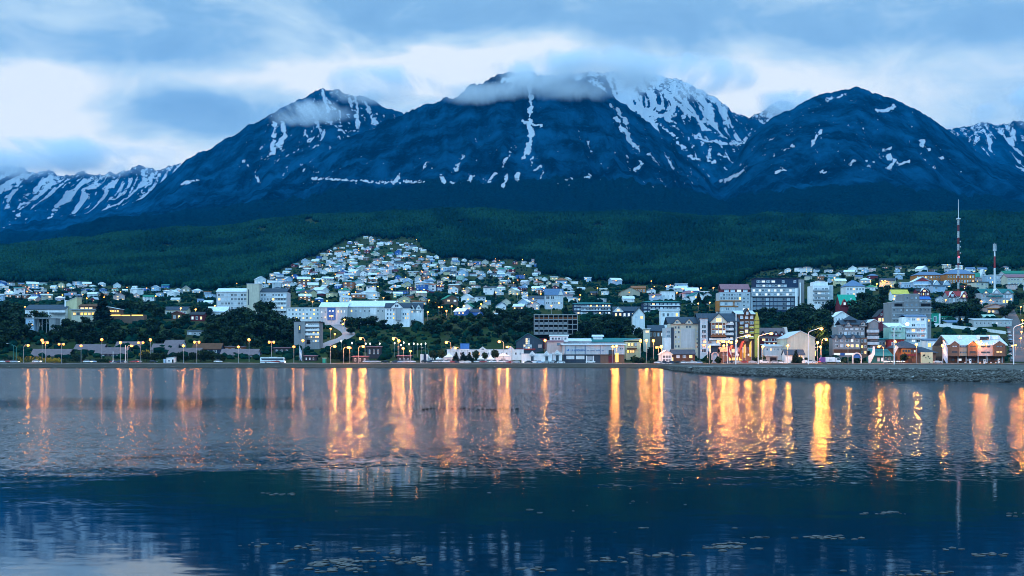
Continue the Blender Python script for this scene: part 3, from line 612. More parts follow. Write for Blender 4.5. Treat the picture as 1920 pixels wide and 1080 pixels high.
b.walls('white'); b.roof('gx', 'slate', 9, x0=722, x1=768); b.gable('white', 'dark', 733, 755, 576, 566, -.8, 4, win='glass'); b.wins(724, 741, 578, 600, 3, 3, .45, .5, .15, 'dark'); b.wins(754, 767, 585, 600, 2, 3, .45, .5, .3, 'dark'); b.box('bay', 'steel', 742, 752, 578, 601, -1.6, -.02)
b = B('hotel', 'white house with paired dark gables right of the mansard hotel', 'hotel', 'the paired-gable house', 764, 792, 578, 589, 815, 11)
b.walls('white'); b.roof('gx', 'slate', 10); b.gable('white', 'dark', 767, 778, 580, 570, -.8, 4, win='glass'); b.gable('white', 'dark', 779, 791, 580, 570, -.8, 4, win='glass'); b.wins(765, 791, 581, 588, 1, 5, .5, .5, .4)
# --- small huts and tents along the centre shore
def hut(x0, x1, ye, yb, label, ref=None, Y=None): return simple('hut', label, 'hut', ref, x0, x1, ye, yb, 'dark', 'back', 'pinkroof', 1.0, 1, 3, 0, 5, Y, fw=.35, fh=.5, group='dark red-trimmed huts on the green slope')
hut(513, 543, 653, 662, 'dark hut with red roof edge on the green slope right of the coach', 'the dark slope hut')
hut(570, 592, 668, 677, 'dark hut with one white window near the foot of the curving road')
hut(661, 689, 669, 680, 'dark hut with two white windows beside the parked white cars', None)
hut(688, 714, 651, 668, 'tall dark hut with one lit window below the rocky cutting', None, 640)
hut(745, 770, 668, 680, 'dark hut with pink roof edge left of the white tents')
b = B('gate', 'white and navy striped gateway at the left end of the tents', 'gate', 'the striped gateway', 788, 802, 664, 680, 612, 3)
b.walls('white', x0=788, x1=794); b.box('panel', 'navy', 794.3, 799, 664.5, 680, .3, 2); b.box('post', 'white', 799.3, 802, 664, 680, 0, 2)
def tent(x0, x1, yt, ye, yb, Y, label, wall='white'):
    b = B('tent', label, 'tent', None, x0, x1, ye, yb, Y, 7, 'white peaked tents on the shore')
    b.walls(wall, None); z = b.H; a = b.lx(x0) - .2; c = b.lx(x1) + .2; zt = b.lz(yt); m_ = MB(); mx = (a + c) / 2
    m_.add([(a, -.2, z + .02), (c, -.2, z + .02), (c, 7.2, z + .02), (a, 7.2, z + .02), (mx, 3.5, zt)] + [(mx + (q[0] - mx) * .45, 3.5 + (q[1] - 3.5) * .45, z + (zt - z) * .38) for q in ((a, -.2), (c, -.2), (c, 7.2), (a, 7.2))],
           [(0, 3, 2, 1), (0, 1, 6, 5), (1, 2, 7, 6), (2, 3, 8, 7), (3, 0, 5, 8), (5, 6, 4), (6, 7, 4), (7, 8, 4), (8, 5, 4)])
    m_.build('roof', 'white', b.root); b.box('opening', 'grey', x0 + (x1 - x0) * .35, x0 + (x1 - x0) * .65, ye + (yb - ye) * .35, yb, -.06, .05)
for a_ in ((800, 812, 660, 671, 680, 616, 'narrow pointed white tent next to the striped gateway'), (817, 829, 665, 673, 680, 618, 'low pale grey tent between two round trees'), (831, 852, 661, 670, 680, 616, 'wide white tent left of the blue billboard'),
           (895, 912, 666, 673, 680, 616, 'grey-white tent right of the spiky dark bushes'), (911, 930, 665, 674, 680, 616, 'white tent between the rightmost pair of round trees'), (929, 958, 661, 668, 680, 616, 'widest white tent at the right end of the tents')): tent(*a_)
b = B('building', 'long low white building with round-windowed gable behind the tents', 'building', 'the low white building', 838, 982, 656, 674, 632, 10)
b.walls('white'); b.roof('flat', 'palegrey', .6, o=.2); b.gable('white', 'white', 898, 912, 656, 651, -.3, 6, win='glass'); b.gable('white', 'palegrey', 845, 857, 656, 650, -.3, 5); b.gable('white', 'palegrey', 951, 965, 656, 650, -.3, 5)
b.wins(860, 980, 659, 667, 1, 14, .4, .6, .2)
b = B('billboard', 'blue billboard on posts in front of the bluff', 'billboard', 'the blue billboard', 863, 880, 644, 672, 625, .4)
b.box('panel', 'blue', 863, 880, 644, 654, 0, .3); b.box('picture', mat('picture', (.06, .2, .5), var=.8, scale=.35, stretch=(.3, 1, 2)), 863.5, 879.5, 644.5, 653.5, -.03, -.005); b.box('walkway', 'white', 863.5, 880, 654.3, 656, -.4, .3)
for x in (866, 877): MB().tube((b.lx(x), .15, -b.sink), (b.lx(x), .15, b.lz(656.1)), .18).build('post', 'steel', b.root)
b = B('house', 'blue-grey gabled house with white lattice window and red skirting', 'house', 'the blue-grey gable house', 968, 1018, 640, 656, 655, 22)
b.walls('slate', 'gy', 15, ridge=990); b.roof('gy', 'teal', 15, ridge=990); b.box('base', 'red', 968, 1004, 653.5, 656.5, -.25, -.01)
for c in range(2):
    for r in range(5): b.wins(985.5 + c * 4, 989.2 + c * 4, 634 + r * 4, 637.6 + r * 4, 1, 1, 1, .95, .4, 'white')
b.wins(981.5, 985.2, 646, 654, 2, 1, 1, .95, .3); b.wins(993.4, 997, 646, 654, 2, 1, 1, .95, .3)
b.box('annexe', 'maroon', 1010, 1026, 634, 654, 6, 16); b.box('annexe_window', 'pink', 1009, 1016, 646, 652, -.2, -.02)
b = B('unfinished_building', 'unfinished concrete building frame of dark empty bays on the bluff', 'building', 'the unfinished concrete frame', 1001, 1083, 589, 627, 720, 14)
b.walls('black', y0=4, d=9, ye=591, name='core')
for k in range(5): b.box('floor_slab', 'concrete', 1001, 1083, 589 + k * 9.2, 590.5 + k * 9.2, 0, 3.9)
for k in range(10): b.box('column', 'concrete', 1001 + k * 9, 1002.4 + k * 9, 590.6, 627, .2, .8)
b.box('netting', 'rust', 1002.5, 1082, 595, 597.4, .9, 1.1)
for r in range(1, 4):
    for k in range(7): b.box('parapet', 'grey', 1003 + k * 9, 1009.5 + k * 9, 589 + r * 9.2 + 5.5, 589 + (r + 1) * 9.2 - .1, 1.2, 1.5)
b = B('house', 'pale pink house with white upper storey left of the supermarket', 'house', 'the pale pink house', 1026, 1056, 641, 662, 640, 12)
b.walls('pink'); b.roof('back', 'pinkroof', 2.5, d=5); b.walls('white', x0=1032, x1=1066, ye=630, yb=641, y0=5, d=7, name='upper_storey'); b.roof('gx', 'palegrey', 2, x0=1032, x1=1066, ye=630, y0=5, d=7); b.wins(1034, 1064, 632, 637, 1, 5, .6, .7, 0, 'dark', y=5); b.wins(1043, 1052, 643, 648, 1, 1, .7, .9, 0, 'dark')
def ornate(x0, x1, ye, yb, label, ref, gab, Y):
    b = B('shopfront', label, 'shop', ref, x0, x1, ye, yb, Y, 7, 'ornate white shopfronts on the shore'); b.walls('white'); b.roof('flat', 'palegrey', .6, o=.15)
    for g in gab:
        b.gable('white', 'white', g - 6, g + 6, ye + 1, ye - 5, -.6, 5)
        n = 10; b_ = MB(); cx, cz, r = b.lx(g), b.lz(ye + 5), 4.6 * b.s
        out = [(cx + r * math.cos(math.pi * i / n), cz + r * math.sin(math.pi * i / n)) for i in range(n + 1)]
        inn = [(cx + .62 * r * math.cos(math.pi * i / n), cz + .62 * r * math.sin(math.pi * i / n)) for i in range(n, -1, -1)]
        b_.prism(out + inn, -.95, -.65).build('arch', 'palegrey', b.root); b.box('doorway', 'glass', g - 2.6, g + 2.6, ye + 4, min(ye + 14, yb), -.12, -.01)
    return b
ornate(978, 1016, 664, 681, 'white shopfront with one round-arched gable right of the tents', 'the arched shopfront', [998], 608)
ornate(1016, 1035, 664, 681, 'white shopfront with small arched gable over a dark doorway', None, [1025], 606)
ornate(1036, 1054, 662, 681, 'white shopfront with a large ring-shaped arch next to the supermarket', None, [1045], 608)
# --- supermarket with its sign
b = B('supermarket', 'long white supermarket with blue lettering above a dark lower storey', 'supermarket', 'the supermarket', 1053, 1171, 647, 681, 612, 30)
b.walls('palegrey', x0=1058, x1=1171, ye=647, yb=664.5, name='upper_wall'); b.walls('slate', ye=664.8, x0=1058, x1=1136, name='lower_wall', y0=.8, d=28); b.walls('timber', ye=664.8, x0=1126, x1=1171, name='entrance_wall', y0=.6, d=28)
b.roof('gx', 'metal', 2.5, x0=1056, x1=1172, o=.8)
for x in (1059, 1078, 1097, 1125): b.box('downpipe', 'blueroof', x, x + .9, 648, 664, -.3, -.02)
for x0, x1 in ((1062, 1077), (1080, 1096)): b.box('shutter', 'white', x0, x1, 667, 673.5, .6, .78)
b.box('delivery_bay', 'steel', 1101, 1112, 668, 681, .5, .78); b.box('bay_frame', 'white', 1099, 1100.8, 667, 681, .3, .78); b.box('bay_frame', 'white', 1112.2, 1114, 667, 681, .3, .78)
b.wins(1141, 1151, 656, 665, 1, 1, 1, 1, .2, 'brown', y=-.1); b.box('gate', 'maroon', 1141, 1151, 667, 681, .3, .58)
b.box('doorway', 'litgold', 1154, 1159.5, 662, 679, -.2, -.05); b.wins(1162, 1169, 652.5, 655, 1, 2, .5, .9, 0, 'dark')
cv = bpy.data.curves.new('lettering', 'FONT'); cv.body = "LA ANÓNIMA"; cv.size = 1.0; cv.extrude = .05; cv.align_x = 'LEFT'
to = bpy.data.objects.new('lettering', cv); COL.objects.link(to); bpy.context.view_layer.update()
me = bpy.data.meshes.new_from_object(to.evaluated_get(bpy.context.evaluated_depsgraph_get())); bpy.data.objects.remove(to)
xs = [v_.co.x for v_ in me.vertices]; wdt = max(xs) - min(xs); zs = [v_.co.y for v_ in me.vertices]; hgt = max(zs)
me.materials.clear(); me.materials.append(M('blue'))
q = link('lettering', me, b.root, (b.lx(1069.8), -.10, b.lz(658.4))); q.rotation_euler = (R(90), 0, 0); q.scale = ((1098 - 1069.8) * b.s / wdt, 4.6 * b.s / hgt, 1)
lg = MB(); lg.prism([(b.lx(1062), b.lz(657)), (b.lx(1067), b.lz(658.3)), (b.lx(1067), b.lz(653)), (b.lx(1064.2), b.lz(656.4))], -.14, -.02); lg.build('emblem', 'blue', b.root)
for x0, x1 in ((1100, 1105), (1107, 1115), (1117, 1126), (1128, 1132)): b.box('small_lettering', 'blueroof', x0, x1, 657, 658.4, -.1, -.02)
b = B('warehouse', 'long green-grey roof with small white lantern behind the supermarket', 'warehouse', 'the green-roofed warehouse', 1108, 1196, 641, 655, 668, 18)
b.walls('palegrey', 'gx', 7); b.roof('gx', 'teal', 7); b.walls('white', 'gx', 3, x0=1114, x1=1131, ye=631, yb=636, y0=5, d=7, name='lantern'); b.roof('gx', 'metal', 3, x0=1113, x1=1132, ye=631, y0=5, d=7)
simple('warehouse', 'white curved-roof warehouse between the pink house and green roof', 'warehouse', None, 1058, 1108, 640, 652, 'palegrey', 'gx', 'metal', 5, 1, 6, 0, 14, 655)
b = B('shop', 'yellow-lit shop with open balcony right of the supermarket', 'shop', 'the yellow-lit shop', 1173, 1201, 639, 668, 640, 10)
b.walls('paleyellow'); b.roof('shed', 'palegrey', 4, o=.3); b.walls('paleyellow', 'shed', 4, ye=639.2, yb=641, name='gable_strip'); b.box('balcony', 'brown', 1176, 1194, 652, 654, -1.6, -.02); b.wins(1176, 1195, 641, 651, 1, 3, .7, .7, 1, 'brown', kinds=['lit', 'lit', 'curtain']); b.wins(1175, 1190, 656, 662, 1, 3, .8, .9, 1, 'brown', kinds=['litgold', 'lit', 'lit'])
# --- above the bluff, centre right
def flats(x0, x1, ye, yb, label, ref, Y, floors, cols, band, wall='navy', litp=.35):
    b = B('apartment_block', label, 'apartment block', ref, x0, x1, ye, yb, Y, 12); b.walls(wall); b.roof('hip', 'teal', 3, o=1.0); h = (yb - ye) / floors
    b.wins(x0 + 1, x1 - 1, ye, ye + h * floors, floors, cols, .7, .52, litp, 'white')
    for f in range(1, floors + 1): b.box('balcony', band, x0 + (x1 - x0) * .2, x1 - 1, ye + f * h - 2, ye + f * h - .2, -1.3, -.12)
    return b
flats(1075, 1146, 570, 590, 'long dark blue apartment block with white balconies and warm windows', 'the dark blue flats', None, 3, 12, 'palegrey')
flats(1205, 1276, 567, 588, 'dark blue apartment block with broad white balcony bands', 'the white-banded flats', None, 3, 9, 'white', litp=.2)
simple('house', 'white two-storey house with small windows under the white-banded flats', 'house', None, 1239, 1274, 583, 597, 'white', 'back', 'palegrey', 2, 1, 4, .2, 9, Y=768)
b = simple('house', 'dark-roofed house with glowing front windows above the bushes', 'house', 'the glowing dark-roofed house', 1150, 1200, 583, 597, 'navy', 'gx', 'slate', 8, 1, 6, .8, 10); b.gable('white', 'white', 1150, 1168, 584, 576, -.6, 4, win='lit')
simple('chalet', 'white chalet with steep white-edged gable beside the glowing dark-roofed house', 'chalet', None, 1187, 1209, 590, 600, 'white', 'gy', 'dark', 13, 1, 2, .3, 9, Y=765)
b = B('building', 'blue-grey building with steep mansard roof and white side panel', 'building', 'the blue mansard building', 1022, 1056, 553, 574, 960, 14)
b.walls('palegrey'); b.roof('gx', 'blueroof', 12); b.wins(1023, 1049, 554, 562, 1, 3, .85, .8, .05); b.wins(1023, 1055, 564, 572, 1, 9, .5, .6, .2); b.gable('white', 'white', 1047, 1056, 553, 543, -.4, 5)
b = simple('hall', 'beige hall with orange-red roof at the top of the town', 'hall', 'the orange-roofed hall', 1164, 1200, 547, 557, 'beige', 'gy', 'rust', 8, 0, 1, 0, 26)
simple('house', 'wide orange-brown house right of the beige hall', 'house', None, 1184, 1211, 540, 550, 'orange', 'gx', 'rust', 4, 1, 5, .1, 10)
simple('building', 'blank white cubic building with one small window under the forest edge', 'building', 'the white cubic building', 1240, 1266, 547, 563, 'white', 'flat', 'palegrey', .8, 1, 3, 0, 12, fw=.2, fh=.3)
simple('house', 'grey-roofed brown house on the green slope', 'house', 'the grey-roofed brown house', 1216, 1246, 620, 634, 'timber', 'gx', 'slate', 10, 1, 4, .1, 9, Y=690)
simple('house', 'small cream shop front with bright window on the green slope', 'house', None, 1208, 1219, 617, 626, 'cream', 'flat', 'white', .6, 1, 1, 1, 6, Y=685, fw=.8)
simple('cabin', 'tiny maroon cabin with white gable trim on the green slope', 'cabin', None, 1197, 1208, 610, 620, 'maroon', 'gy', 'white', 4, 1, 1, 0, 6)
# --- right centre: hotels on the shore
b = B('hotel', 'six-storey white hotel with slate roof and twin timber gables', 'hotel', 'the twin-gabled white hotel', 1249, 1311, 606, 655, 655, 16)
b.walls('cream', x0=1258); b.roof('gx', 'slate', 12, x0=1254, x1=1312, o=.8); b.gable('cream', 'slate', 1262, 1277, 606, 598, -.9, 6, win='glass'); b.gable('cream', 'slate', 1284, 1299, 606, 598, -.9, 6, win='glass')
b.walls('palegrey', x0=1249, x1=1258, ye=614, y0=1, name='left_wing'); b.walls('white', x0=1244, x1=1258, ye=634, y0=-.6, d=6, name='low_wing'); b.box('stair_strip', 'slate', 1258, 1263.5, 614, 654, -.4, -.02)
b.wins(1264, 1275.5, 609.5, 654, 5, 2, .55, .5, .1, 'grey'); b.wins(1285, 1296.5, 610, 615.5, 1, 2, .55, .8, 0, 'grey'); b.wins(1304.5, 1310, 618, 654, 5, 1, .5, .5, .1, 'grey'); b.box('blind_panel', 'bulk', 1277, 1303, 616, 652, -.25, -.02); b.wins(1249.5, 1257.5, 618, 634, 2, 1, .8, .45, 0, 'grey', y=1)
b = B('shop', 'white-gabled shop front joined to a low dark-roofed hall', 'shop', 'the white-gabled shop', 1239, 1304, 664, 680, 606, 9)
b.walls('white', 'gy', 7, x0=1239, x1=1260); b.roof('gy', 'white', 7, x0=1239, x1=1260, o=.5); b.wins(1242, 1258, 665.5, 679, 2, 3, .85, .8, .4); b.walls('brown', 'gx', 8, x0=1263, x1=1304, y0=1.5, d=9); b.roof('gx', 'slate', 8, x0=1261, x1=1304, y0=1.5, d=9); b.wins(1266, 1302, 665, 672, 1, 3, .5, .8, .1, y=1.5); b.box('door', 'lit', 1260.5, 1263, 670, 679.5, 1.3, 1.48)
b = B('hotel', 'alpine hotel with blue-slate roof and a big red timbered gable', 'hotel', 'the timbered alpine hotel', 1312, 1385, 602, 664, 650, 18)
b.walls('slate', y0=1.5); b.roof('gx', 'slate', 15, y0=1.5, d=18, o=.8)
b.walls('palegrey', x0=1313, x1=1327, ye=597, y0=0, d=9, name='stair_tower'); b.roof('hip', 'slate', 9, x0=1313, x1=1327, ye=597, y0=0, d=9)
b.wins(1314.5, 1325, 608, 662, 6, 1, .85, .8, .12, 'white'); 
b.walls('rust', x0=1333, x1=1361, ye=603, yb=632, y0=-.8, d=6, name='bay'); b.gable('cream', 'slate', 1331, 1363, 604, 588, -1.2, 12, win='lit'); b.wins(1334, 1360, 608, 627, 2, 4, .82, .62, .5, 'white', y=-.85)
for x in (1334, 1340, 1347, 1354, 1360): b.box('timber', 'white', x - .4, x + .4, 604, 628, -1.1, -.95)
b.wins(1361.5, 1376, 600, 640, 4, 2, .7, .5, .2, y=1.5)
for yy in (605, 615, 624): b.box('balcony', 'white', 1361, 1375.5, yy, yy + 4.5, -.4, 1.4)
b.box('lower_band', 'white', 1330, 1375, 634, 638, .2, 1.4); b.box('lower_band', 'white', 1327, 1350, 645, 648, -.2, 1.4); b.wins(1328, 1352, 639, 645, 1, 3, .9, .9, 0, y=1.3); b.box('side_wall_trim', 'white', 1380, 1381.5, 584, 650, .8, 1.4)
b = B('hotel', 'tall brown timber hotel with yellow balcony panels and yellow flank', 'hotel', 'the brown and yellow hotel', 1384, 1423, 589, 664, 655, 18)
b.walls('brown', x0=1384, x1=1414); b.roof('gx', 'metal', 7, x0=1381, x1=1415); b.gable('brown', 'dark', 1394, 1407, 590, 579, -.8, 8, win='curtain')
b.wins(1386, 1414, 590, 600, 1, 3, .6, .6, .2); b.wins(1386, 1414, 601, 637, 4, 3, .75, .6, .3)
for yy in (612.5, 622, 632): b.box('balcony', 'yellow', 1385, 1392.5, yy, yy + 3.2, -.9, -.12); b.box('balcony', 'yellow', 1404.5, 1413, yy, yy + 3.2, -.9, -.12)
b.box('bay', 'timber', 1395, 1403, 605, 640, -1.0, -.15); b.wins(1395.5, 1402.5, 606, 636, 3, 1, .85, .6, .8, y=-1.05)
MB().prism([(b.lx(1414.3), -b.sink), (b.lx(1423), -b.sink), (b.lx(1423), b.lz(600)), (b.lx(1419), b.lz(585)), (b.lx(1414.3), b.lz(600))], -1, 10).build('flank', 'yellow', b.root)
for yy in (601, 607.5, 616, 625): b.box('flank_band', 'dark', 1414, 1423.2, yy, yy + .8, -1.15, -1.02)
MB().box(b.lx(1413), b.lx(1424), -.8, 11, -b.sink + .1, b.lz(635)).build('flank_base', 'dark', b.root)
b = B('lodge', 'brown lodge with lit ground floor windows behind the flagpoles', 'lodge', 'the lit brown lodge', 1352, 1408, 660, 680, 610, 9)
b.walls('timber'); b.roof('gx', 'shingle', 8); b.gable('timber', 'maroon', 1366, 1382, 661, 648, -.8, 7, win='lit'); b.gable('timber', 'maroon', 1386, 1404, 661, 640, -.8, 7, win='curtain'); b.wins(1353, 1407, 662, 668, 1, 8, .6, .7, .35, 'pink'); b.wins(1366, 1391, 669, 677, 1, 4, .9, .8, 1, 'brown', kinds=['litgold', 'lit', 'lit', 'litgold'])
b = B('arch', 'round pink entrance arch left of the lit brown lodge', 'arch', None, 1334, 1348, 660, 680, 611, 1.5)
n = 12; cx, r = 0, b.W / 2; b_ = MB(); hh = b.H - r
out = [(r, -.5)] + [(r * math.cos(math.pi * i / n), hh + r * math.sin(math.pi * i / n)) for i in range(n + 1)] + [(-r, -.5)]
inn = [(-r * .7, -.5)] + [(r * .7 * math.cos(math.pi * i / n), hh + r * .7 * math.sin(math.pi * i / n)) for i in range(n, -1, -1)] + [(r * .7, -.5)]
b_.prism(out + inn, 0, 1.5).build('arch_ring', 'pink', b.root)
b_ = MB(); b_.prism([(r * .68, -.5)] + [(r * .68 * math.cos(math.pi * i / n), hh + r * .68 * math.sin(math.pi * i / n)) for i in range(n + 1)] + [(-r * .68, -.5)], .6, .9); b_.build('door', 'sky', b.root)
b = B('hotel', 'maroon guesthouse with mansard dormers behind the cream gabled hall', 'hotel', 'the maroon mansard guesthouse', 1425, 1474, 634, 650, 660, 12)
b.walls('maroon'); b.roof('gx', 'shingle', 19, o=.3)
for x in (1427, 1440, 1451, 1462): b.gable('maroon', 'dark', x, x + 9, 628, 622, .2, 4, win='curtain')
b.wins(1426, 1473, 634, 640, 1, 4, .55, .8, .1); b.box('band', 'white', 1432, 1474, 640, 641.5, -.5, -.02); b.wins(1430, 1472, 642, 648, 1, 5, .4, .8, .2); MB().prism([(b.lx(1472), 0), (b.lx(1477.5), 0), (b.lx(1478.5), b.lz(635)), (b.lx(1475), b.lz(613))], -.5, 10).build('white_flank', 'white', b.root)
b = B('hall', 'cream hall with broad blank gable beside the curved street lamp', 'hall', 'the cream gabled hall', 1477, 1528, 634, 670, 630, 26)
b.walls('cream', 'gy', 13, ridge=1501); b.roof('gy', 'metal', 13, ridge=1501, o=.4); b.box('side_annexe', 'rust', 1524, 1531, 640, 670, 3, 20)
for yy in (644, 650, 656): b.box('balcony', 'white', 1524, 1532, yy, yy + 2, 1.6, 2.95)
b.wins(1529, 1532.5, 657, 668, 1, 1, .8, .9, 1, y=2.9, kinds=['litgold'])
simple('house', 'small white house with slate roof behind the dark conifer', 'house', 'the small slate-roofed house', 1473, 1508, 665, 676, 'white', 'gx', 'slate', 9, 1, 4, .2, 8, 612)
simple('house', 'white lean-to house with dark clerestory above the small slate-roofed house', 'house', None, 1478, 1497, 653, 664, 'white', 'shed', 'metal', -6, 1, 2, .3, 9, 636)
simple('house', 'low white house with two yellow windows below the maroon guesthouse', 'house', None, 1434, 1477, 650, 660, 'palegrey', 'back', 'metal', 4, 1, 6, .35, 9, 640)
b = simple('garage', 'stone garage with white vehicle-shaped canopy above dark opening', 'garage', None, 1433, 1458, 668, 680, 'concrete', 'flat', 'white', 1, 0, 1, 0, 6, 612); b.box('opening', 'black', 1444, 1456, 670, 680, -.08, -.01)
# --- big hotel under the forest, with its red-roofed wing
b = B('hotel', 'large dark modern hotel with rows of bluish windows and white end pier', 'hotel', 'the large modern hotel', 1410, 1508, 541, 586, 890, 18)
b.walls('navy', x0=1416, x1=1496); b.walls('steel', x0=1408, x1=1497, ye=540.5, yb=556, y0=-1.2, d=14, name='bright_band'); b.walls('navy', x0=1417, x1=1500, ye=521.5, yb=540.3, y0=1, d=15, name='penthouse'); b.roof('flat', 'slate', .8, x0=1416, x1=1501, ye=521.5, y0=1, d=15, o=.5)
b.walls('weathered', x0=1497.5, x1=1508, ye=524, y0=0, d=17, name='side_wing'); b.box('end_pier', 'white', 1490, 1494.5, 541, 586, -1.6, -1.22); b.box('end_pier', 'white', 1499, 1501, 530, 574, -1.2, -.02); b.roof('flat', 'steel', .5, x0=1408, x1=1497, ye=540.4, y0=-1.2, d=2.1, o=.1)
b.wins(1418, 1455, 525, 530.5, 1, 4, .75, .75, 0, 'white', kinds=['skyglass', 'litcool'], y=1); b.wins(1466, 1472, 525, 531, 1, 1, .8, .8, 0, y=1, kinds=['skyglass']); b.wins(1488, 1494, 525, 531, 1, 1, .8, .8, 0, y=1, kinds=['skyglass']); b.wins(1418, 1476, 533, 538, 1, 10, .85, .8, 0, kinds=['skyglass', 'glass', 'litcool', 'skyglass', 'curtain'], y=1)
b.wins(1410, 1490, 541.5, 548, 1, 14, .85, .75, 0, kinds=['litcool', 'skyglass', 'litcool', 'glass', 'skyglass', 'litcool', 'curtain'], y=-1.2); b.wins(1410, 1490, 549, 555.5, 1, 14, .85, .75, 0, kinds=['skyglass', 'litcool', 'glass', 'skyglass', 'litcool', 'glass', 'curtain'], y=-1.2)
b.wins(1411, 1490, 557, 582, 3, 10, .85, .7, 0, 'steel', kinds=['skyglass', 'skyglass', 'glass', 'curtain', 'skyglass'])
b.box('left_wall', 'palegrey', 1407.5, 1411, 556.3, 584, -.5, 8)
b = B('hotel_wing', 'lower hotel wing with pinkish-red roof and orange piers', 'hotel', 'the red-roofed hotel wing', 1349, 1407, 548, 584, 888, 16)
b.walls('palegrey', ye=548); b.walls('maroon', x0=1354, x1=1405, ye=542, yb=547.9, y0=1.5, d=13, name='attic'); b.roof('gx', 'pinkroof', 10, x0=1353, x1=1406, ye=542, y0=1.5, d=13); b.wins(1357, 1404, 542.3, 547.5, 1, 4, .7, .9, 0, y=1.5, kinds=['curtain', 'curtain', 'litcool'])
b.wins(1350, 1390, 549, 563, 2, 8, .8, .7, .1, kinds=None); b.wins(1391, 1406, 549, 583, 5, 2, .6, .5, .15); b.box('floor_band', 'orange', 1349, 1390, 563.3, 565, -.6, -.02); b.box('floor_band', 'orange', 1349, 1384, 573.5, 575, -.6, -.02); b.box('pier', 'orange', 1343.5, 1349, 564, 584, -.6, 5); b.box('pier', 'orange', 1375, 1377, 565.2, 573.3, -.6, -.02); b.wins(1350, 1388, 566, 573, 1, 5, .8, .85, .1, kinds=['curtain', 'skyglass', 'curtain']); b.wins(1350, 1378, 575.5, 583, 1, 3, .8, .85, .1, kinds=['curtain', 'skyglass'])
b = B('apartment_block', 'white tower block with grey balconies right of the large modern hotel', 'apartment block', 'the white tower block', 1524, 1563, 536, 573, 870, 16)
b.walls('white', x0=1524, x1=1555); b.walls('palegrey', x0=1555, x1=1563, y0=1, d=14, ye=534, name='side_wing'); b.walls('white', x0=1526, x1=1553, ye=528, yb=535.8, y0=1.2, d=10, name='roof_house'); b.roof('flat', 'white', .6, o=.2, x1=1555)
b.wins(1526, 1553, 537, 572, 4, 4, .8, .45, .15)
for yy in (543, 551.5, 560): b.box('balcony', 'grey', 1524, 1554.8, yy, yy + 3.2, -1.2, -.02)
simple('house', 'two-storey white house with blue hipped roof above the green A-roof', 'house', 'the blue hipped house', 1586, 1622, 537, 557, 'white', 'hip', 'blueroof', 12, 2, 6, .1, 16)
b = B('building', 'steep emerald-green roofed building with a maroon gable dormer', 'building', 'the emerald-roofed building', 1576, 1606, 571, 580, 850, 14)
b.walls('maroon', 'gx', 19); b.roof('gx', 'emerald', 19, o=.6); b.gable('maroon', 'red', 1577, 1589, 572, 562, -1, 7, win='litcool'); b.wins(1590, 1605, 573, 579, 1, 3, .5, .6, .1)
b.wins(1596.5, 1599.5, 558, 562, 1, 1, 1, .9, 0, y=3.2); b.wins(1596.5, 1599.5, 565, 569, 1, 1, 1, .9, 0, y=1.0)
simple('chalet', 'white chalet with dark gable and white roof edge among trees', 'chalet', 'the white dark-gabled chalet', 1564, 1594, 594, 603, 'white', 'gy', 'white', 10, 1, 5, 0, 14, 770)
b = simple('chalet', 'dark red chalet with round attic windows and glowing ground floor', 'chalet', 'the dark red chalet', 1645, 1669, 593, 605, 'maroon', 'gy', 'dark', 13, 0, 1, 0, 10, 765); b.wins(1646, 1668, 595, 604, 1, 3, .8, .8, 1, kinds=['lit', 'litgold', 'glass']); b.wins(1650, 1661, 587, 592, 1, 2, .6, .8, 0)
# --- weathered timber hotel with turret on the shore
b = B('hotel', 'weathered grey timber hotel with turret and stepped gables', 'hotel', 'the weathered timber hotel', 1560, 1648, 634, 672, 640, 18)
b.walls('weathered', x0=1560, x1=1611, y0=-2, d=8, name='front_wing'); b.roof('gx', 'slate', 5, x0=1560, x1=1611, y0=-2, d=8, o=.4)
for x in (1561, 1575, 1593): b.gable('weathered', 'slate', x, x + 9, 634, 628, -2.4, 4)
b.wins(1562, 1610, 635, 642, 1, 5, .5, .8, .1, y=-2); b.wins(1562, 1610, 645, 652, 1, 5, .6, .8, .4, y=-2); b.box('shop_sign', 'litcool', 1562, 1573, 662, 666, -2.5, -2.1); b.box('shop_sign', 'blue', 1573.5, 1581, 662, 666.5, -2.5, -2.1); b.box('shop_sign', 'litcool', 1582.5, 1598, 662, 666, -2.5, -2.1); b.box('shop_front', 'brown', 1561, 1611, 655, 661.5, -2.3, -2.02)
b.walls('weathered', x0=1575, x1=1626, ye=612, y0=4, d=12, name='middle_wing'); b.roof('gx', 'slate', 8, x0=1582, x1=1635, ye=608, y0=4, d=12); b.walls('weathered', x0=1582, x1=1634, ye=608, yb=612, y0=5, d=10, name='upper_wing'); b.gable('weathered', 'slate', 1587, 1601, 611, 602, 3.5, 6, win='glass'); b.gable('weathered', 'slate', 1614, 1630, 610, 601, 3.5, 6, win='glass')
b.wins(1577, 1625, 614, 619, 1, 5, .6, .8, .05, y=4); b.wins(1577, 1625, 621, 629, 1, 6, .7, .8, .05, y=4)
b.walls('weathered', 'gy', 5, x0=1632, x1=1648, ye=604, y0=1, d=14, name='right_wing'); b.roof('gy', 'metal', 5, x0=1632, x1=1648, ye=604, y0=1, d=14)
for yy in (618, 630, 641, 652): b.box('gallery', 'palegrey', 1626, 1648, yy, yy + 5.5, -.5, .95); b.box('gallery_shadow', 'dark', 1627, 1647.5, yy - 1.2, yy - .1, -.3, .9)
b.walls('timber', x0=1611.3, x1=1626, ye=633, y0=-.5, d=6, name='brown_bay'); b.wins(1613, 1625, 634, 666, 3, 2, .6, .5, .1, y=-.5)
b.walls('slate', x0=1594, x1=1610, ye=600, yb=604.5, y0=6, d=7, name='turret'); b.roof('hip', 'slate', 8, x0=1592, x1=1612, ye=600, y0=5.5, d=8)
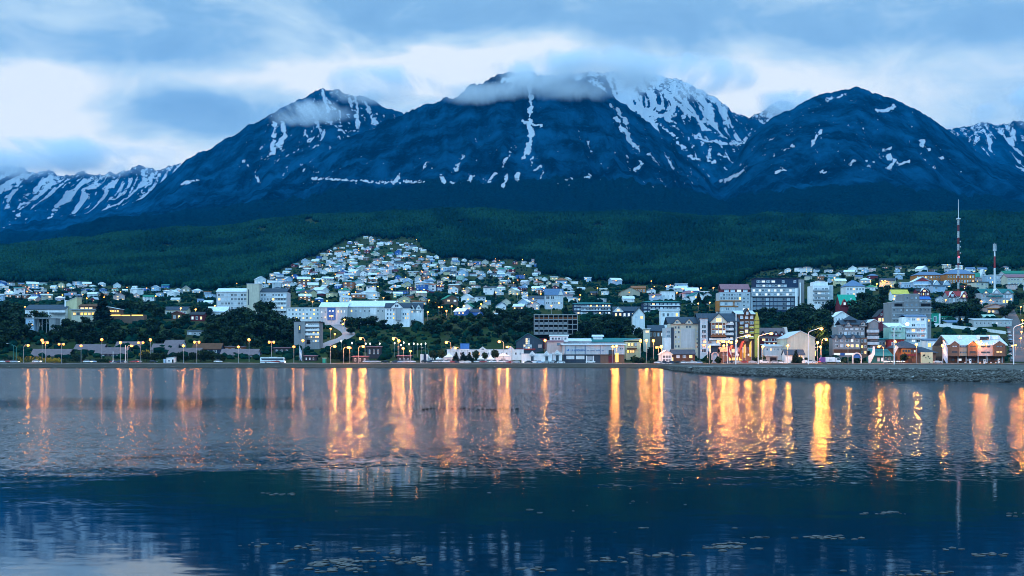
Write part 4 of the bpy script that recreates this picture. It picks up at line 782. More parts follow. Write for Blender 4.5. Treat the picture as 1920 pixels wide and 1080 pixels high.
b = B('arch', 'arched glass canopy with blue top in front of the weathered hotel', 'canopy', None, 1599, 1616, 661, 681, 606, 2)
r = b.W / 2; hh = b.H - r; out = [(r, -.5)] + [(r * math.cos(math.pi * i / n), hh + r * math.sin(math.pi * i / n)) for i in range(n + 1)] + [(-r, -.5)]; inn = [(x * .84, z if z < 0 else z * .9) for x, z in reversed(out)]
MB().prism(out + inn, 0, 1.6).build('arch_ring', 'palegrey', b.root); MB().prism([(x * .8, z * .86) for x, z in out if z >= hh - .1], .5, .8).build('panel', 'blue', b.root)
b = B('shop', 'teal-roofed shop with white zigzag side walls', 'shop', 'the teal-roofed shop', 1640, 1676, 655, 680, 612, 12)
b.walls('teal', ye=668, y0=2); b.roof('back', 'teal', 14, ye=668, x0=1641, x1=1675, d=10, y0=1, o=.4); b.box('fascia', 'dark', 1645, 1675, 651, 654.5, 6, 7); b.wins(1646, 1674, 669, 679, 1, 4, .6, .7, .2, y=2)
MB().prism([(b.lx(1628), -.5), (b.lx(1631), -.5), (b.lx(1640), b.lz(663)), (b.lx(1640), b.lz(650)), (b.lx(1637), b.lz(649)), (b.lx(1634), b.lz(664)), (b.lx(1628), b.lz(667))], -.6, 0).build('side_wall', 'white', b.root); MB().prism([(b.lx(1677), b.lz(664)), (b.lx(1684), b.lz(651)), (b.lx(1680), b.lz(648)), (b.lx(1676), b.lz(655))], -.6, 0).build('side_wall', 'white', b.root)
simple('house', 'low grey house with skylight strip above the teal-roofed shop', 'house', None, 1648, 1669, 637, 650, 'steel', 'back', 'teal', 3, 1, 4, .05, 9, 650)
# --- grey stepped block, white flats
b = B('apartment_block', 'grey stepped concrete apartment block below the yellow-roofed house', 'apartment block', 'the grey stepped block', 1671, 1748, 567, 620, 715, 16)
b.walls('weathered', x0=1672, x1=1694, ye=567); b.walls('weathered', x0=1694, x1=1723, ye=552, y0=-1, name='centre_wing'); b.walls('weathered', x0=1723, x1=1746, ye=567, name='right_wing')
b.roof('flat', 'palegrey', .5, x0=1694, x1=1723, ye=552, y0=-1, o=.1); b.roof('flat', 'palegrey', .5, x0=1672, x1=1694, ye=567, o=.1); b.roof('flat', 'palegrey', .5, x0=1723, x1=1746, ye=567, o=.1)
b.wins(1696, 1721, 556, 561, 1, 3, .4, .8, 0, 'grey', y=-1); b.wins(1673, 1693, 576, 616, 4, 3, .45, .4, .05, 'grey'); b.wins(1695, 1722, 567, 616, 5, 3, .42, .4, .05, 'grey', y=-1); b.wins(1724, 1745, 576, 616, 4, 3, .45, .4, .05, 'grey'); b.box('loggia', 'black', 1677, 1692, 569, 574.5, -.08, -.01); b.box('loggia', 'black', 1727, 1745, 569, 574.5, -.08, -.01)
for yy in (564.5, 576, 587, 597): b.box('floor_band', 'palegrey', 1671.5, 1746.5, yy, yy + .8, -1.3, -1.02)
b = B('apartment_block', 'white six-storey flats with dark ribbon windows and slate top', 'apartment block', 'the white ribbon-window flats', 1697, 1746, 594, 650, 660, 12)
b.walls('white', x0=1698, x1=1736); b.roof('gx', 'blueroof', 4, x0=1699, x1=1736); b.walls('white', x0=1736.5, x1=1741, ye=592, y0=3, d=3, name='side_frame'); b.walls('white', x0=1743, x1=1746, ye=596, y0=6, d=3, name='side_frame')
b.wins(1700, 1734, 596, 602, 1, 4, .7, .7, .05); b.wins(1699, 1735, 605, 644, 4, 4, .82, .5, .05, 'white')
for yy in (612.2, 622, 632): b.box('balcony', 'white', 1698, 1736.2, yy, yy + 3, -1.1, -.02)
b = B('house', 'pale green house with slanting white roof left of the white flats', 'house', 'the pale slant-roofed house', 1667, 1697, 614, 636, 655, 10)
b.walls('mint'); b.roof('back', 'white', 9, o=.5); b.box('upper_bay', 'mint', 1669, 1690, 612, 622, -1, -.02); b.wins(1670, 1690, 614, 620, 1, 3, .5, .8, .05, y=-1); b.wins(1670, 1690, 626, 632, 1, 3, .5, .8, .05)
simple('house', 'dark red lower house with lamp under the pale slant-roofed house', 'house', None, 1669, 1696, 637, 654, 'red', 'flat', 'brown', 1, 1, 4, .2, 8, 640)
b = B('restaurant', 'orange-brown restaurant with wide dark pyramid roof', 'restaurant', 'the pyramid-roofed restaurant', 1684, 1757, 653, 680, 614, 16)
b.walls('rust', x0=1684, x1=1720); b.walls('timber', x0=1720, x1=1757, y0=2, d=13, ye=662, name='right_wing'); b.roof('hip', 'slate', 13, x0=1684, x1=1722, o=1.2); b.roof('hip', 'slate', 11, x0=1716, x1=1757, ye=662, y0=2, d=13, o=1.2); b.box('bay', 'orange', 1689, 1706, 654, 672, -1.2, -.02); b.wins(1690, 1705, 655, 661, 1, 3, .7, .8, .3, 'brown', y=-1.2); b.box('balcony_rail', 'red', 1689, 1716, 664, 667, -1.6, -1.25); b.wins(1706, 1718, 655, 662, 1, 2, .6, .7, .3, 'brown'); b.box('doorway', 'brown', 1701, 1708, 673, 680, -1.4, -1.22)
b = B('mural_panel', 'pale yellow panel with black splash marks beside the road', 'sign', 'the pale yellow panel', 1727, 1749, 660.5, 681, 602, .5)
b.box('panel', 'paleyellow', 1727, 1749, 660.5, 681, 0, .4)
for (x, y, w_, h_) in ((1732.5, 666.5, 2.6, 2.2), (1730.5, 668.5, 1.2, .8), (1736, 670.5, 1.2, 1.5), (1740.5, 668.5, 1.6, 2.2), (1743, 672, 1.2, 1.2), (1734, 664.5, .8, .8), (1745, 671, .7, .7), (1742.5, 679.5, 1.4, 1.2), (1738.5, 666, .6, .6)):
    k = MB(); pts = [(b.lx(x) + math.cos(i * .5236) * w_ * b.s * random.uniform(.5, 1), b.lz(y) + math.sin(i * .5236) * h_ * b.s * random.uniform(.5, 1)) for i in range(12)]
    k.prism(pts, -.03, -.004).build('splash_mark', 'black', b.root)
simple('shop', 'white shop with warm-lit front right of the white flats', 'shop', 'the warm-lit white shop', 1737, 1776, 639, 655, 'white', 'back', 'blueroof', 4, 1, 4, 1, 10, 640, fw=.7)
# --- timber building with three gables
b = B('building', 'wide timber building with pale blue metal roof and three front gables', 'building', 'the triple-gabled timber building', 1779, 1887, 647, 668, 615, 24)
b.walls('timber', ye=647, yb=668, name='upper_wall'); b.walls('brown', ye=668, y0=2.5, d=20, name='ground_floor'); b.roof('gx', 'metal', 19, x0=1782, x1=1887, o=.6)
for x0, x1, m_ in ((1779, 1796.5, 'timber'), (1813, 1830.5, 'timber'), (1861, 1881.5, 'timber')):
    b.box('bay', m_, x0, x1, 646, 668, -1.6, -.02); b.gable(m_, 'metal', x0, x1, 646.2, 639.5, -1.7, 12)
    b.wins(x0 + 3, x1 - 3, 648, 651, 1, 1, .9, .9, .1, 'dark', y=-1.62); b.wins(x0 + 3, x1 - 3, 658.5, 661.5, 1, 1, .9, .9, .1, 'dark', y=-1.62)
b.box('light_panel', 'lightwood', 1797, 1812.6, 647.5, 667.5, -.5, -.02); b.box('light_panel', 'pink', 1831, 1860.6, 647.5, 667.5, -.5, -.02); b.wins(1798.5, 1812, 648, 651.5, 1, 1, .9, .9, .1, 'dark', y=-.55); b.wins(1798.5, 1812, 659, 662, 1, 1, .9, .9, .1, 'dark', y=-.55); b.wins(1838, 1856, 648, 651.5, 1, 1, .9, .9, .1, 'dark', y=-.55); b.wins(1838, 1856, 659, 662, 1, 1, .9, .9, .1, 'dark', y=-.55)
for x in (1797, 1812.5, 1834.5, 1852, 1880): MB().tube((b.lx(x), .6, -b.sink), (b.lx(x), .6, b.lz(668.1)), .35).build('pillar', 'steel', b.root)
b.box('roof_box', 'white', 1806, 1812, 629, 636, 6, 9); b.box('roof_light', 'dark', 1844, 1862, 631, 635, 5, 8); b.box('roof_fin', 'white', 1842, 1844, 628, 636, 4.5, 8.5); b.box('roof_fin', 'white', 1861.5, 1863.5, 628, 636, 4.5, 8.5); b.box('roof_panel', 'white', 1867, 1884, 629, 636, 6, 8); b.wins(1783, 1878, 671, 678, 1, 7, .5, .7, .25, 'brown', y=2.5)
# --- slope behind: long shed, retaining wall, small houses
simple('shed', 'very long whitish metal shed on the right-hand slope', 'shed', 'the long whitish shed', 1826, 1897, 600, 612, 'bulk', 'back', 'palegrey', 3, 1, 9, .08, 9, fw=.3, fh=.4)
b = simple('house', 'narrow bright green house with white side wall', 'house', 'the bright green house', 1747, 1760, 588, 608, 'emerald', 'flat', 'emerald', .6, 1, 1, 0, 8); b.box('side_wall', 'white', 1760.2, 1763, 588, 609, -.4, 7)
simple('house', 'low green house with white windows below dark conifers', 'house', None, 1764, 1787, 594, 600, 'green', 'back', 'emerald', 2, 1, 5, .3, 7)
simple('house', 'low white house with blue lean-to roof above the long white wall', 'house', None, 1776, 1803, 605, 611, 'white', 'back', 'blueroof', 5, 0, 1, 0, 8)
simple('house', 'low pale grey house between the green house and dark conifers', 'house', None, 1788, 1812, 595, 602, 'palegrey', 'back', 'steel', 3, 1, 4, .1, 7)
simple('house', 'mint green house with flat gable above the long whitish shed', 'house', None, 1844, 1866, 594, 600, 'mint', 'gx', 'mint', 4, 1, 3, .1, 7)
b = simple('chalet', 'red-roofed chalet with white-edged twin gables on the right slope', 'chalet', 'the red-roofed chalet', 1777, 1814, 555, 570, 'grey', 'gx', 'red', 9, 1, 5, .2, 11); b.gable('maroon', 'white', 1778, 1792, 556, 547, -.8, 6, win='curtain'); b.gable('red', 'white', 1799, 1814, 558, 547, -1.2, 6, win='lit')
b = B('hotel', 'teal-roofed guesthouse with three dormers and white window bands', 'hotel', 'the teal guesthouse', 1839, 1900, 549, 572, None, 14)
b.walls('steel'); b.roof('gx', 'teal', 8); b.gable('steel', 'white', 1860, 1876, 550, 542, -.8, 6, win='curtain'); b.gable('steel', 'teal', 1842, 1854, 550, 544, -.6, 6, win='lit'); b.gable('steel', 'teal', 1882, 1896, 550, 544, -.6, 6, win='curtain'); b.wins(1841, 1898, 551, 570, 2, 9, .7, .55, .2); b.box('porch_roof', 'teal', 1853, 1879, 554, 556.5, -2, -.02)
b = B('house', 'white low building with lamps under the teal guesthouse', 'house', None, 1837, 1852, 562, 573, None, 8); b.walls('white'); b.roof('flat', 'white', .5, o=.2); b.wins(1838, 1851, 564, 571, 1, 3, .5, .6, .5)
b = B('house', 'brown house with orange balcony and wide low gable', 'house', 'the orange-balcony house', 1850, 1882, 575, 588, None, 12); b.walls('pink', 'gy', 5); b.roof('gy', 'timber', 5, o=.8); b.wins(1851, 1881, 581, 587, 1, 4, .6, .7, .3); b.box('balcony', 'orange', 1851, 1881, 577.5, 579.8, -1.2, -.05)
b = simple('house', 'tall white house with red triangular gable below the brown blocks', 'house', 'the red-gabled white house', 1713, 1747, 528, 542, 'sky', 'gy', 'white', 9, 1, 5, .1, 14); b.box('balcony', 'white', 1713, 1747, 533, 535, -1, -.05); MB().prism([(b.lx(1716), b.lz(527.5)), (b.lx(1744), b.lz(527.5)), (b.lx(1730), b.lz(520.5))], -.12, -.02).build('gable_panel', 'red', b.root)
simple('house', 'low pale blue house left of the red-gabled white house', 'house', None, 1690, 1712, 530, 541, 'sky', 'back', 'metal', 2, 1, 5, .15, 9)
for x0, lb in ((1747, 'left one of two small twin white-gabled houses'), (1766, 'right one of two small twin white-gabled houses')): b = simple('house', lb, 'house', 'the twin gabled houses' if x0 == 1747 else None, x0, x0 + 17, 533, 543, 'sky', 'gx', 'slate', 6, 1, 3, .3, 9); b.gable('sky', 'white', x0 + 2, x0 + 15, 534, 526, -.8, 5, win='curtain')
simple('apartment_block', 'long ochre block with blue hipped roof left of the mast', 'apartment block', 'the ochre block', 1717, 1770, 516, 531, 'orange', 'hip', 'blueroof', 7, 2, 10, .12, 16)
simple('apartment_block', 'long ochre block with blue hipped roof behind the mast', 'apartment block', 'the ochre block behind the mast', 1775, 1828, 514, 533, 'orange', 'hip', 'blueroof', 9, 2, 10, .12, 16)
b = simple('house', 'white house with sloping green roof right of the tall mast', 'house', None, 1820, 1850, 519, 531, 'pink', 'gx', 'green', 8, 2, 6, .15, 12); b.gable('palegrey', 'white', 1838, 1849, 520, 505, -.6, 8, win='glass')
simple('house', 'two-storey white house with long window bands below the antenna tower', 'house', 'the white banded house', 1863, 1888, 516, 533, 'palegrey', 'back', 'metal', 2, 2, 5, .1, 11)
simple('house', 'grey-white two-storey house left of the white banded house', 'house', None, 1850, 1864, 517, 534, 'sky', 'back', 'metal', 2, 2, 3, .15, 11)
simple('house', 'long pale pink house with red roof at the far right', 'house', 'the long pink house', 1888, 1935, 520, 536, 'cream', 'gx', 'pinkroof', 6, 2, 8, .1, 14)
simple('hall', 'wide green-roofed hall on the skyline at the far right', 'hall', 'the green-roofed hall', 1884, 1940, 513, 519, 'palegrey', 'gx', 'green', 6, 0, 1, 0, 18)
simple('house', 'white house with bright yellow roof above the grey stepped block', 'house', 'the yellow-roofed house', 1673, 1704, 551, 566, 'white', 'gx', 'yellow', 8, 2, 4, .1, 9)
b = simple('house', 'maroon house with white gables under the twin gabled houses', 'house', None, 1720, 1743, 546, 556, 'maroon', 'gx', 'dark', 5, 1, 5, .4, 10); b.gable('maroon', 'white', 1725, 1740, 547, 540, -.8, 5, win='lit')
simple('house', 'blue-roofed pink house at the top right corner of the grey block', 'house', None, 1724, 1745, 561, 568, 'pink', 'gx', 'blue', 5, 1, 4, .2, 9)
# retaining wall down the slope
def ribbon_wall(name, label, cat, pts, hpx, m, ref=None, n=20):
    root = bpy.data.objects.new(name, None); COL.objects.link(root); tag(root, label, cat)
    mb = MB(); W3 = []
    for i in range(n + 1):
        t = i / n; px = np.interp(t, np.linspace(0, 1, len(pts)), [p[0] for p in pts]); py = np.interp(t, np.linspace(0, 1, len(pts)), [p[1] for p in pts]); Y = solveY(px, py); W3.append((px, py, Y, P(px, py, Y)))
    root.location = W3[0][3]; L0 = Vector(W3[0][3])
    for (a, b_) in zip(W3[:-1], W3[1:]):
        A = Vector(a[3]) - L0; Bv = Vector(b_[3]) - L0; h = hpx * a[2] / F
        mb.add([A + Vector((0, 0, -1.5)), Bv + Vector((0, 0, -1.5)), Bv + Vector((0, .4, -1.5)), A + Vector((0, .4, -1.5)), A + Vector((0, 0, h)), Bv + Vector((0, 0, h)), Bv + Vector((0, .4, h)), A + Vector((0, .4, h))],
               [(0, 1, 5, 4), (2, 3, 7, 6), (4, 5, 6, 7), (0, 4, 7, 3), (1, 2, 6, 5)])
    mb.build('wall_face', m, root)
    if ref: LM.append((ref, W3[n // 2][0], W3[n // 2][1]))
ribbon_wall('retaining_wall', 'long white wall slanting down the slope above the timber building', 'wall', [(1752, 612), (1800, 617), (1850, 622), (1886, 627)], 6, 'white', 'the slanting white wall')
# ------------------------------------------------------------------ labels that single things out by look, landmark and order
ORD = ['nearest', 'second nearest', 'third nearest', 'fourth nearest', 'fifth nearest', 'sixth nearest', 'seventh nearest', 'eighth nearest', 'ninth nearest', 'tenth nearest', 'eleventh nearest', 'twelfth nearest', 'thirteenth nearest', 'fourteenth nearest', 'fifteenth nearest', 'sixteenth nearest', 'seventeenth nearest', 'eighteenth nearest', 'nineteenth nearest', 'twentieth nearest']
PEND = []          # (object, look, px, py)
def later(o, look, px, py): PEND.append((o, look, px, py))
def finish_labels():
    cnt = {}; used = []; short = lambda l: l.rsplit(' ', 2)[0] + ' roof'
    for o, look, px, py in PEND:
        if o.name.startswith('house'): cnt[short(look)] = cnt.get(short(look), 0) + 1
    for q in list(PEND):                       # a house whose look occurs once becomes a landmark for what stands round it
        o, look, px, py = q
        if o.name.startswith('house') and cnt[short(look)] == 1 and all((px - a) ** 2 + 4 * (py - c) ** 2 > 1500 for a, c in used):
            used.append((px, py)); o['label'] = look + ' on the hillside'; PEND.remove(q); LM.append(('the ' + short(look), px, py))
    groups = {}
    for o, look, px, py in PEND:
        ref, lx, ly = min(LM, key=lambda l: (l[1] - px) ** 2 + 2.5 * (l[2] - py) ** 2)
        dx, dy = px - lx, (py - ly) * 1.3
        d = ('left of' if dx < 0 else 'right of') if abs(dx) > abs(dy) else ('behind' if dy < 0 else 'below')
        groups.setdefault((look, d, ref), []).append(((dx * dx + dy * dy), o))
    for (look, d, ref), L in groups.items():
        L.sort(key=lambda t: t[0])
        for k, (_, o) in enumerate(L):
            o['label'] = f"{look} {d} {ref}" if len(L) == 1 else f"{look}, {ORD[min(k, 19)]} {d} {ref}"

# ------------------------------------------------------------------ roads and paths
ROADS = []
def ribbon(name, pts, wid, m, dz=.08, n=80, across=3):
    px = np.interp(np.linspace(0, 1, n), np.linspace(0, 1, len(pts)), [p[0] for p in pts]); Y = np.interp(np.linspace(0, 1, n), np.linspace(0, 1, len(pts)), [p[1] for p in pts])
    px = blur(px, 0, 6); Y = blur(Y, 0, 6); X = (px - 960) / F * Y
    tx, ty = np.gradient(X), np.gradient(Y); L = np.hypot(tx, ty); nx, ny = -ty / L, tx / L
    ROADS.append((X, Y, wid))
    V = []; zc = np.array([gxy(X[i], Y[i]) for i in range(n)]); zc = blur(zc, 0, 4)
    for i in range(n):
        for j in range(across):
            k = (j / (across - 1) - .5) * wid; x, y = X[i] + nx[i] * k, Y[i] + ny[i] * k
            V.append((x, y, max(gxy(x, y), zc[i] - .3) + dz))
    return tag(link(name, npmesh(name, V, grid_faces(n, across), M(m), smooth=True)), kind='structure')
mat('roadsurface', (.10, .10, .105), rough=.75, var=.2, scale=.5); mat('kerbstone', (.36, .36, .34)); mat('gravelpath', (.24, .235, .22), var=.25, scale=.4)
ribbon('road', [(-700, 593), (400, 593), (1300, 594), (2700, 594)], 9, 'roadsurface', .10, 260)
ribbon('kerb', [(-700, 587.4), (400, 587.4), (1300, 588), (2700, 588)], .9, 'kerbstone', .22, 260, 2)
ribbon('pavement', [(-700, 599.6), (400, 599.6), (1300, 600), (2700, 600)], 2.6, 'paving', .20, 260)
# centre line
ribbon('road_markings', [(-700, 593), (400, 593), (1300, 594), (2700, 594)], .2, mat('roadpaint', (.7, .7, .68)), .104, 260, 2)
def pp(l): return [(x, solveY(x, y)) for x, y in l]
mat('paleroad', (.26, .26, .27), var=.15, scale=.3)
ribbon('road', pp([(600, 653), (612, 646), (628, 640), (645, 634), (655, 628), (650, 621), (636, 614), (622, 608), (610, 603)]), 8.5, 'paleroad', .25, 90, 4)
ribbon('road', pp([(1912, 679), (1910, 660), (1907, 640), (1903, 618), (1898, 600), (1889, 582), (1876, 560)]), 10, 'roadsurface', .25, 90, 4)
ribbon('path', [(1300, 287), (1400, 236), (1600, 186), (1800, 164), (1920, 152), (2300, 136)], 3.2, 'gravelpath', .05, 120)

# ------------------------------------------------------------------ trees
def leaf_mesh(name, blobs, nleaf, size, mats, seed):
    rs = np.random.RandomState(seed); V = []; Fq = []; mi = []
    tot = sum(b_[3] * b_[4] * b_[5] for b_ in blobs)
    for (cx, cy, cz, rx, ry, rz) in blobs:
        n = int(nleaf * rx * ry * rz / tot) + 8
        u = rs.normal(size=(n, 3)); u /= np.linalg.norm(u, axis=1)[:, None]; r = rs.uniform(.35, 1.0, n) ** .6
        c = np.array([cx, cy, cz]) + u * r[:, None] * np.array([rx, ry, rz])
        nrm = u + rs.normal(scale=.55, size=(n, 3)); nrm /= np.linalg.norm(nrm, axis=1)[:, None]
        a = np.cross(nrm, rs.normal(size=(n, 3))); a /= np.linalg.norm(a, axis=1)[:, None]; b2 = np.cross(nrm, a)
        s = (size * rs.uniform(.6, 1.5, n))[:, None]
        for q in range(n):
            k = len(V); V += [c[q] - a[q] * s[q], c[q] - b2[q] * s[q] * .7, c[q] + a[q] * s[q], c[q] + b2[q] * s[q] * .7]; Fq.append((k, k + 1, k + 2, k + 3))
        mi += list(rs.choice(len(mats), n))
    return npmesh(name, V, Fq, [M(m) for m in mats], midx=mi)
mat('leaf_dark', (.007, .022, .014), rough=.7, var=.35, scale=.4); mat('leaf_mid', (.014, .038, .018), rough=.7, var=.35, scale=.4); mat('leaf_light', (.028, .055, .024), rough=.7, var=.3, scale=.4)
mat('leaf_conifer', (.005, .018, .015), rough=.7, var=.35, scale=.4); mat('leaf_gold', (.40, .27, .03), rough=.7, var=.3, scale=.4); mat('bark', (.05, .04, .03), rough=.9)
CROWN = {}; TRUNK = {}
def mk_trees():
    for k in range(5):                                                 # broadleaf, 10 m tall
        rs = random.Random(50 + k); bl = [(0, 0, 6.2, 2.6, 2.6, 2.6)]
        for j in range(9):
            a = rs.uniform(0, 6.28); r = rs.uniform(1.2, 3.0); z = rs.uniform(3.6, 8.4); q = rs.uniform(1.1, 2.0) * (1 - .06 * abs(z - 6)); bl.append((r * math.cos(a), r * math.sin(a), z, q * 1.1, q * 1.1, q))
        CROWN['broad', k] = leaf_mesh('crown', bl, 900, .42, ['leaf_dark', 'leaf_dark', 'leaf_mid', 'leaf_light'] if k < 3 else ['leaf_dark', 'leaf_conifer', 'leaf_mid'], 60 + k)
        t = MB().tube((0, 0, -1), (.1, 0, 4.5), .28, 7, 0, .16)
        for j in range(4): a = j * 1.6; t.tube((.08, 0, 3 + .4 * j), (1.7 * math.cos(a), 1.7 * math.sin(a), 6 + .3 * j), .12, 5, 0, .04)
        TRUNK['broad', k] = t.mesh('trunk', 'bark')
    for k in range(3):                                                 # conifer, 10 m tall
        bl = []
        for j in range(11):
            z = 1.0 + j * .83; q = 2.3 * (1 - (z - .6) / 9.8) + .15; bl.append((random.uniform(-.2, .2), random.uniform(-.2, .2), z, q, q, .75))
        CROWN['conifer', k] = leaf_mesh('crown', bl, 900, .36, ['leaf_conifer', 'leaf_conifer', 'leaf_dark'], 80 + k); TRUNK['conifer', k] = MB().tube((0, 0, -1), (0, 0, 9.5), .24, 7, 0, .04).mesh('trunk', 'bark')
    for k in range(3):                                                 # low bush, 3 m
        bl = [(random.uniform(-1.4, 1.4), random.uniform(-.8, .8), random.uniform(.7, 1.7), random.uniform(.8, 1.3), 1.0, random.uniform(.7, 1.1)) for _ in range(6)]
        CROWN['bush', k] = leaf_mesh('crown', bl, 320, .30, ['leaf_dark', 'leaf_mid', 'leaf_light'], 90 + k); TRUNK['bush', k] = MB().tube((0, 0, -.6), (0, 0, 1), .12, 5, 0, .05).mesh('trunk', 'bark')
    for k in range(2):                                                 # neat round street tree, 6 m
        CROWN['round', k] = leaf_mesh('crown', [(0, 0, 4, 1.9, 1.9, 2.0), (.5, .2, 4.9, 1.1, 1.1, 1.1), (-.6, .1, 3.4, 1.2, 1.2, 1.0)], 600, .32, ['leaf_mid', 'leaf_dark', 'leaf_light'], 95 + k); TRUNK['round', k] = MB().tube((0, 0, -.6), (0, 0, 3.4), .2, 6, 0, .1).mesh('trunk', 'bark')
    for k in range(2):
        CROWN['gold', k] = leaf_mesh('crown', [(random.uniform(-2, 2), random.uniform(-1, 1), random.uniform(3, 7), 1.8, 1.6, 1.8) for _ in range(7)], 700, .40, ['leaf_gold', 'leaf_mid', 'leaf_mid'], 99 + k); TRUNK['gold', k] = TRUNK['broad', k]
mk_trees()
HT = {'broad': 10.0, 'conifer': 10.0, 'bush': 2.8, 'round': 6.2, 'gold': 8.5}
LOOK = {'broad': ('broadleaf_tree', ['dark broadleaf tree', 'dense dark green tree', 'spreading dark tree', 'blackish green tree', 'deep green tree']), 'conifer': ('conifer_tree', ['dark pointed conifer', 'narrow dark conifer', 'tall dark spruce']),
        'bush': ('bush', ['low dark bush', 'wide green bush', 'rounded dark shrub']), 'round': ('street_tree', ['neat round street tree', 'clipped round tree']), 'gold': ('broadleaf_tree', ['yellow-green tree', 'golden-leaved tree'])}
def tree(px, pyb, hpx, kind='broad', Y=None, group=None, wide=1.0, label=None):
    k = random.randrange(len([1 for q in CROWN if q[0] == kind])); Y = Y or solveY(px, pyb)
    nm, looks = LOOK[kind]; x = (px - 960) / F * Y
    o = bpy.data.objects.new(nm, None); COL.objects.link(o); o.location = (x, Y, gxy(x, Y) - (.16 * hpx * Y / F if kind == 'broad' else 0)); s = hpx * Y / F / HT[kind] * (1.14 if kind == 'broad' else 1)
    o.scale = (s * wide, s * wide, s); o.rotation_euler = (0, 0, random.uniform(0, 6.28))
    tag(o, label, 'bush' if kind == 'bush' else 'tree', group)
    if not label: later(o, looks[k], px, pyb)
    c = link('crown', CROWN[kind, k], o); link('trunk', TRUNK[kind, k], o)
    return o
G1 = 'dark trees under the cream apartment block'
for (x, y, h) in [(400, 640, 38), (412, 632, 45), (425, 644, 40), (434, 618, 46), (443, 636, 48), (455, 608, 34), (462, 648, 44), (470, 626, 52), (484, 640, 48), (492, 600, 44), (500, 626, 50), (510, 646, 44), (518, 622, 44), (527, 636, 42), (538, 648, 40), (545, 630, 40), (548, 650, 30), (420, 655, 26), (448, 657, 26), (478, 656, 28), (532, 657, 24), (390, 650, 28)]: tree(x, y, h, 'broad', None, G1, 1.15)
G2 = 'dark trees on the left bluff'
for (x, y, h) in [(4, 600, 36), (14, 612, 44), (26, 606, 46), (38, 622, 44), (10, 640, 44), (28, 645, 40), (45, 636, 34), (52, 618, 30), (18, 628, 48), (2, 655, 32), (76, 614, 34), (112, 632, 26), (104, 645, 30), (124, 618, 24), (130, 640, 32), (143, 625, 28), (150, 648, 34), (160, 612, 20), (166, 634, 34), (176, 650, 34), (182, 620, 24), (206, 640, 32), (214, 622, 22), (222, 592, 18), (232, 586, 26), (246, 584, 26), (258, 586, 26), (275, 588, 26), (290, 590, 26), (300, 600, 26), (228, 640, 26), (250, 634, 24), (268, 645, 26), (285, 632, 28), (300, 650, 30), (315, 640, 26), (330, 618, 18), (345, 610, 22), (385, 600, 28), (395, 615, 30), (335, 645, 22), (295, 618, 26), (372, 588, 18), (60, 640, 26)]: tree(x, y, h, random.choice(['broad', 'broad', 'broad', 'broad', 'bush']) if h < 27 else 'broad', None, G2, 1.2)
tree(192, 612, 62, 'conifer', None, None, 1.5, 'tall dark conifer standing between the glowing restaurant and lit pavilion'); tree(196, 632, 36, 'conifer', None, G2, 1.3)
G3 = 'trees and bushes on the central bluff'
for (x, y, h) in [(650, 612, 22), (662, 606, 24), (672, 618, 28), (684, 604, 26), (694, 616, 28), (706, 606, 22), (714, 618, 20), (640, 600, 14), (805, 618, 22), (815, 630, 24), (826, 612, 18), (840, 626, 24), (850, 610, 16), (858, 634, 20), (870, 620, 20), (884, 606, 16), (893, 630, 26), (905, 616, 20), (914, 600, 26), (925, 612, 28), (935, 632, 28), (944, 604, 28), (952, 620, 28), (963, 608, 32), (972, 626, 26), (980, 600, 24), (988, 614, 28), (994, 628, 26), (780, 612, 14), (795, 625, 16), (745, 618, 14), (760, 628, 12), (775, 640, 12), (820, 645, 12), (850, 648, 10), (880, 640, 14), (910, 643, 14), (950, 642, 16), (965, 640, 16), (725, 640, 12), (700, 632, 14), (660, 628, 18), (1010, 640, 20), (620, 605, 10), (830, 600, 10), (865, 600, 10), (898, 598, 12), (735, 606, 10), (790, 600, 10)]: tree(x, y, h, 'broad' if h > 15 else 'bush', None, G3, 1.3 if h > 15 else 1.0)
G4 = 'trees behind the supermarket'
for (x, y, h) in [(1066, 640, 24), (1076, 634, 22), (1086, 644, 26), (1096, 630, 34), (1108, 640, 32), (1118, 620, 26), (1126, 634, 34), (1136, 610, 26), (1144, 626, 34), (1152, 612, 24), (1160, 632, 34), (1168, 616, 26), (1176, 634, 30), (1186, 620, 22), (1194, 634, 22), (1202, 640, 20), (1058, 630, 18), (1140, 640, 30), (1180, 606, 16), (1215, 606, 14), (1232, 608, 14), (1248, 602, 10), (1092, 648, 16), (1230, 640, 18)]: tree(x, y, h, 'broad', None, G4, 1.2)
G5 = 'trees among the right-hand hotels'
for (x, y, h) in [(1478, 616, 34), (1490, 606, 38), (1500, 620, 44), (1510, 600, 34), (1520, 614, 40), (1532, 622, 42), (1545, 608, 34), (1552, 624, 40), (1486, 626, 30), (1540, 630, 34), (1556, 590, 34), (1566, 586, 26), (1612, 600, 40), (1622, 608, 46), (1632, 600, 42), (1618, 590, 34), (1628, 580, 34), (1660, 560, 22), (1652, 576, 24), (1640, 584, 26), (1430, 596, 22), (1440, 604, 24), (1450, 598, 22), (1460, 606, 20), (1432, 612, 20), (1420, 600, 20), (1770, 585, 20), (1778, 600, 34), (1786, 594, 32), (1796, 598, 34), (1806, 600, 38), (1814, 594, 36), (1824, 598, 30), (1832, 570, 28), (1828, 584, 26), (1885, 596, 22), (1878, 590, 18), (1893, 586, 20), (1870, 606, 12), (1756, 582, 20), (1656, 600, 18), (1600, 600, 14), (1585, 612, 14), (1658, 640, 26), (1654, 624, 22), (1390, 580, 12), (1664, 536, 12), (1680, 540, 10), (1790, 545, 18), (1820, 548, 14), (1910, 560, 14), (1690, 552, 10), (1700, 548, 10)]: tree(x, y, h, 'broad', None, G5, 1.25)
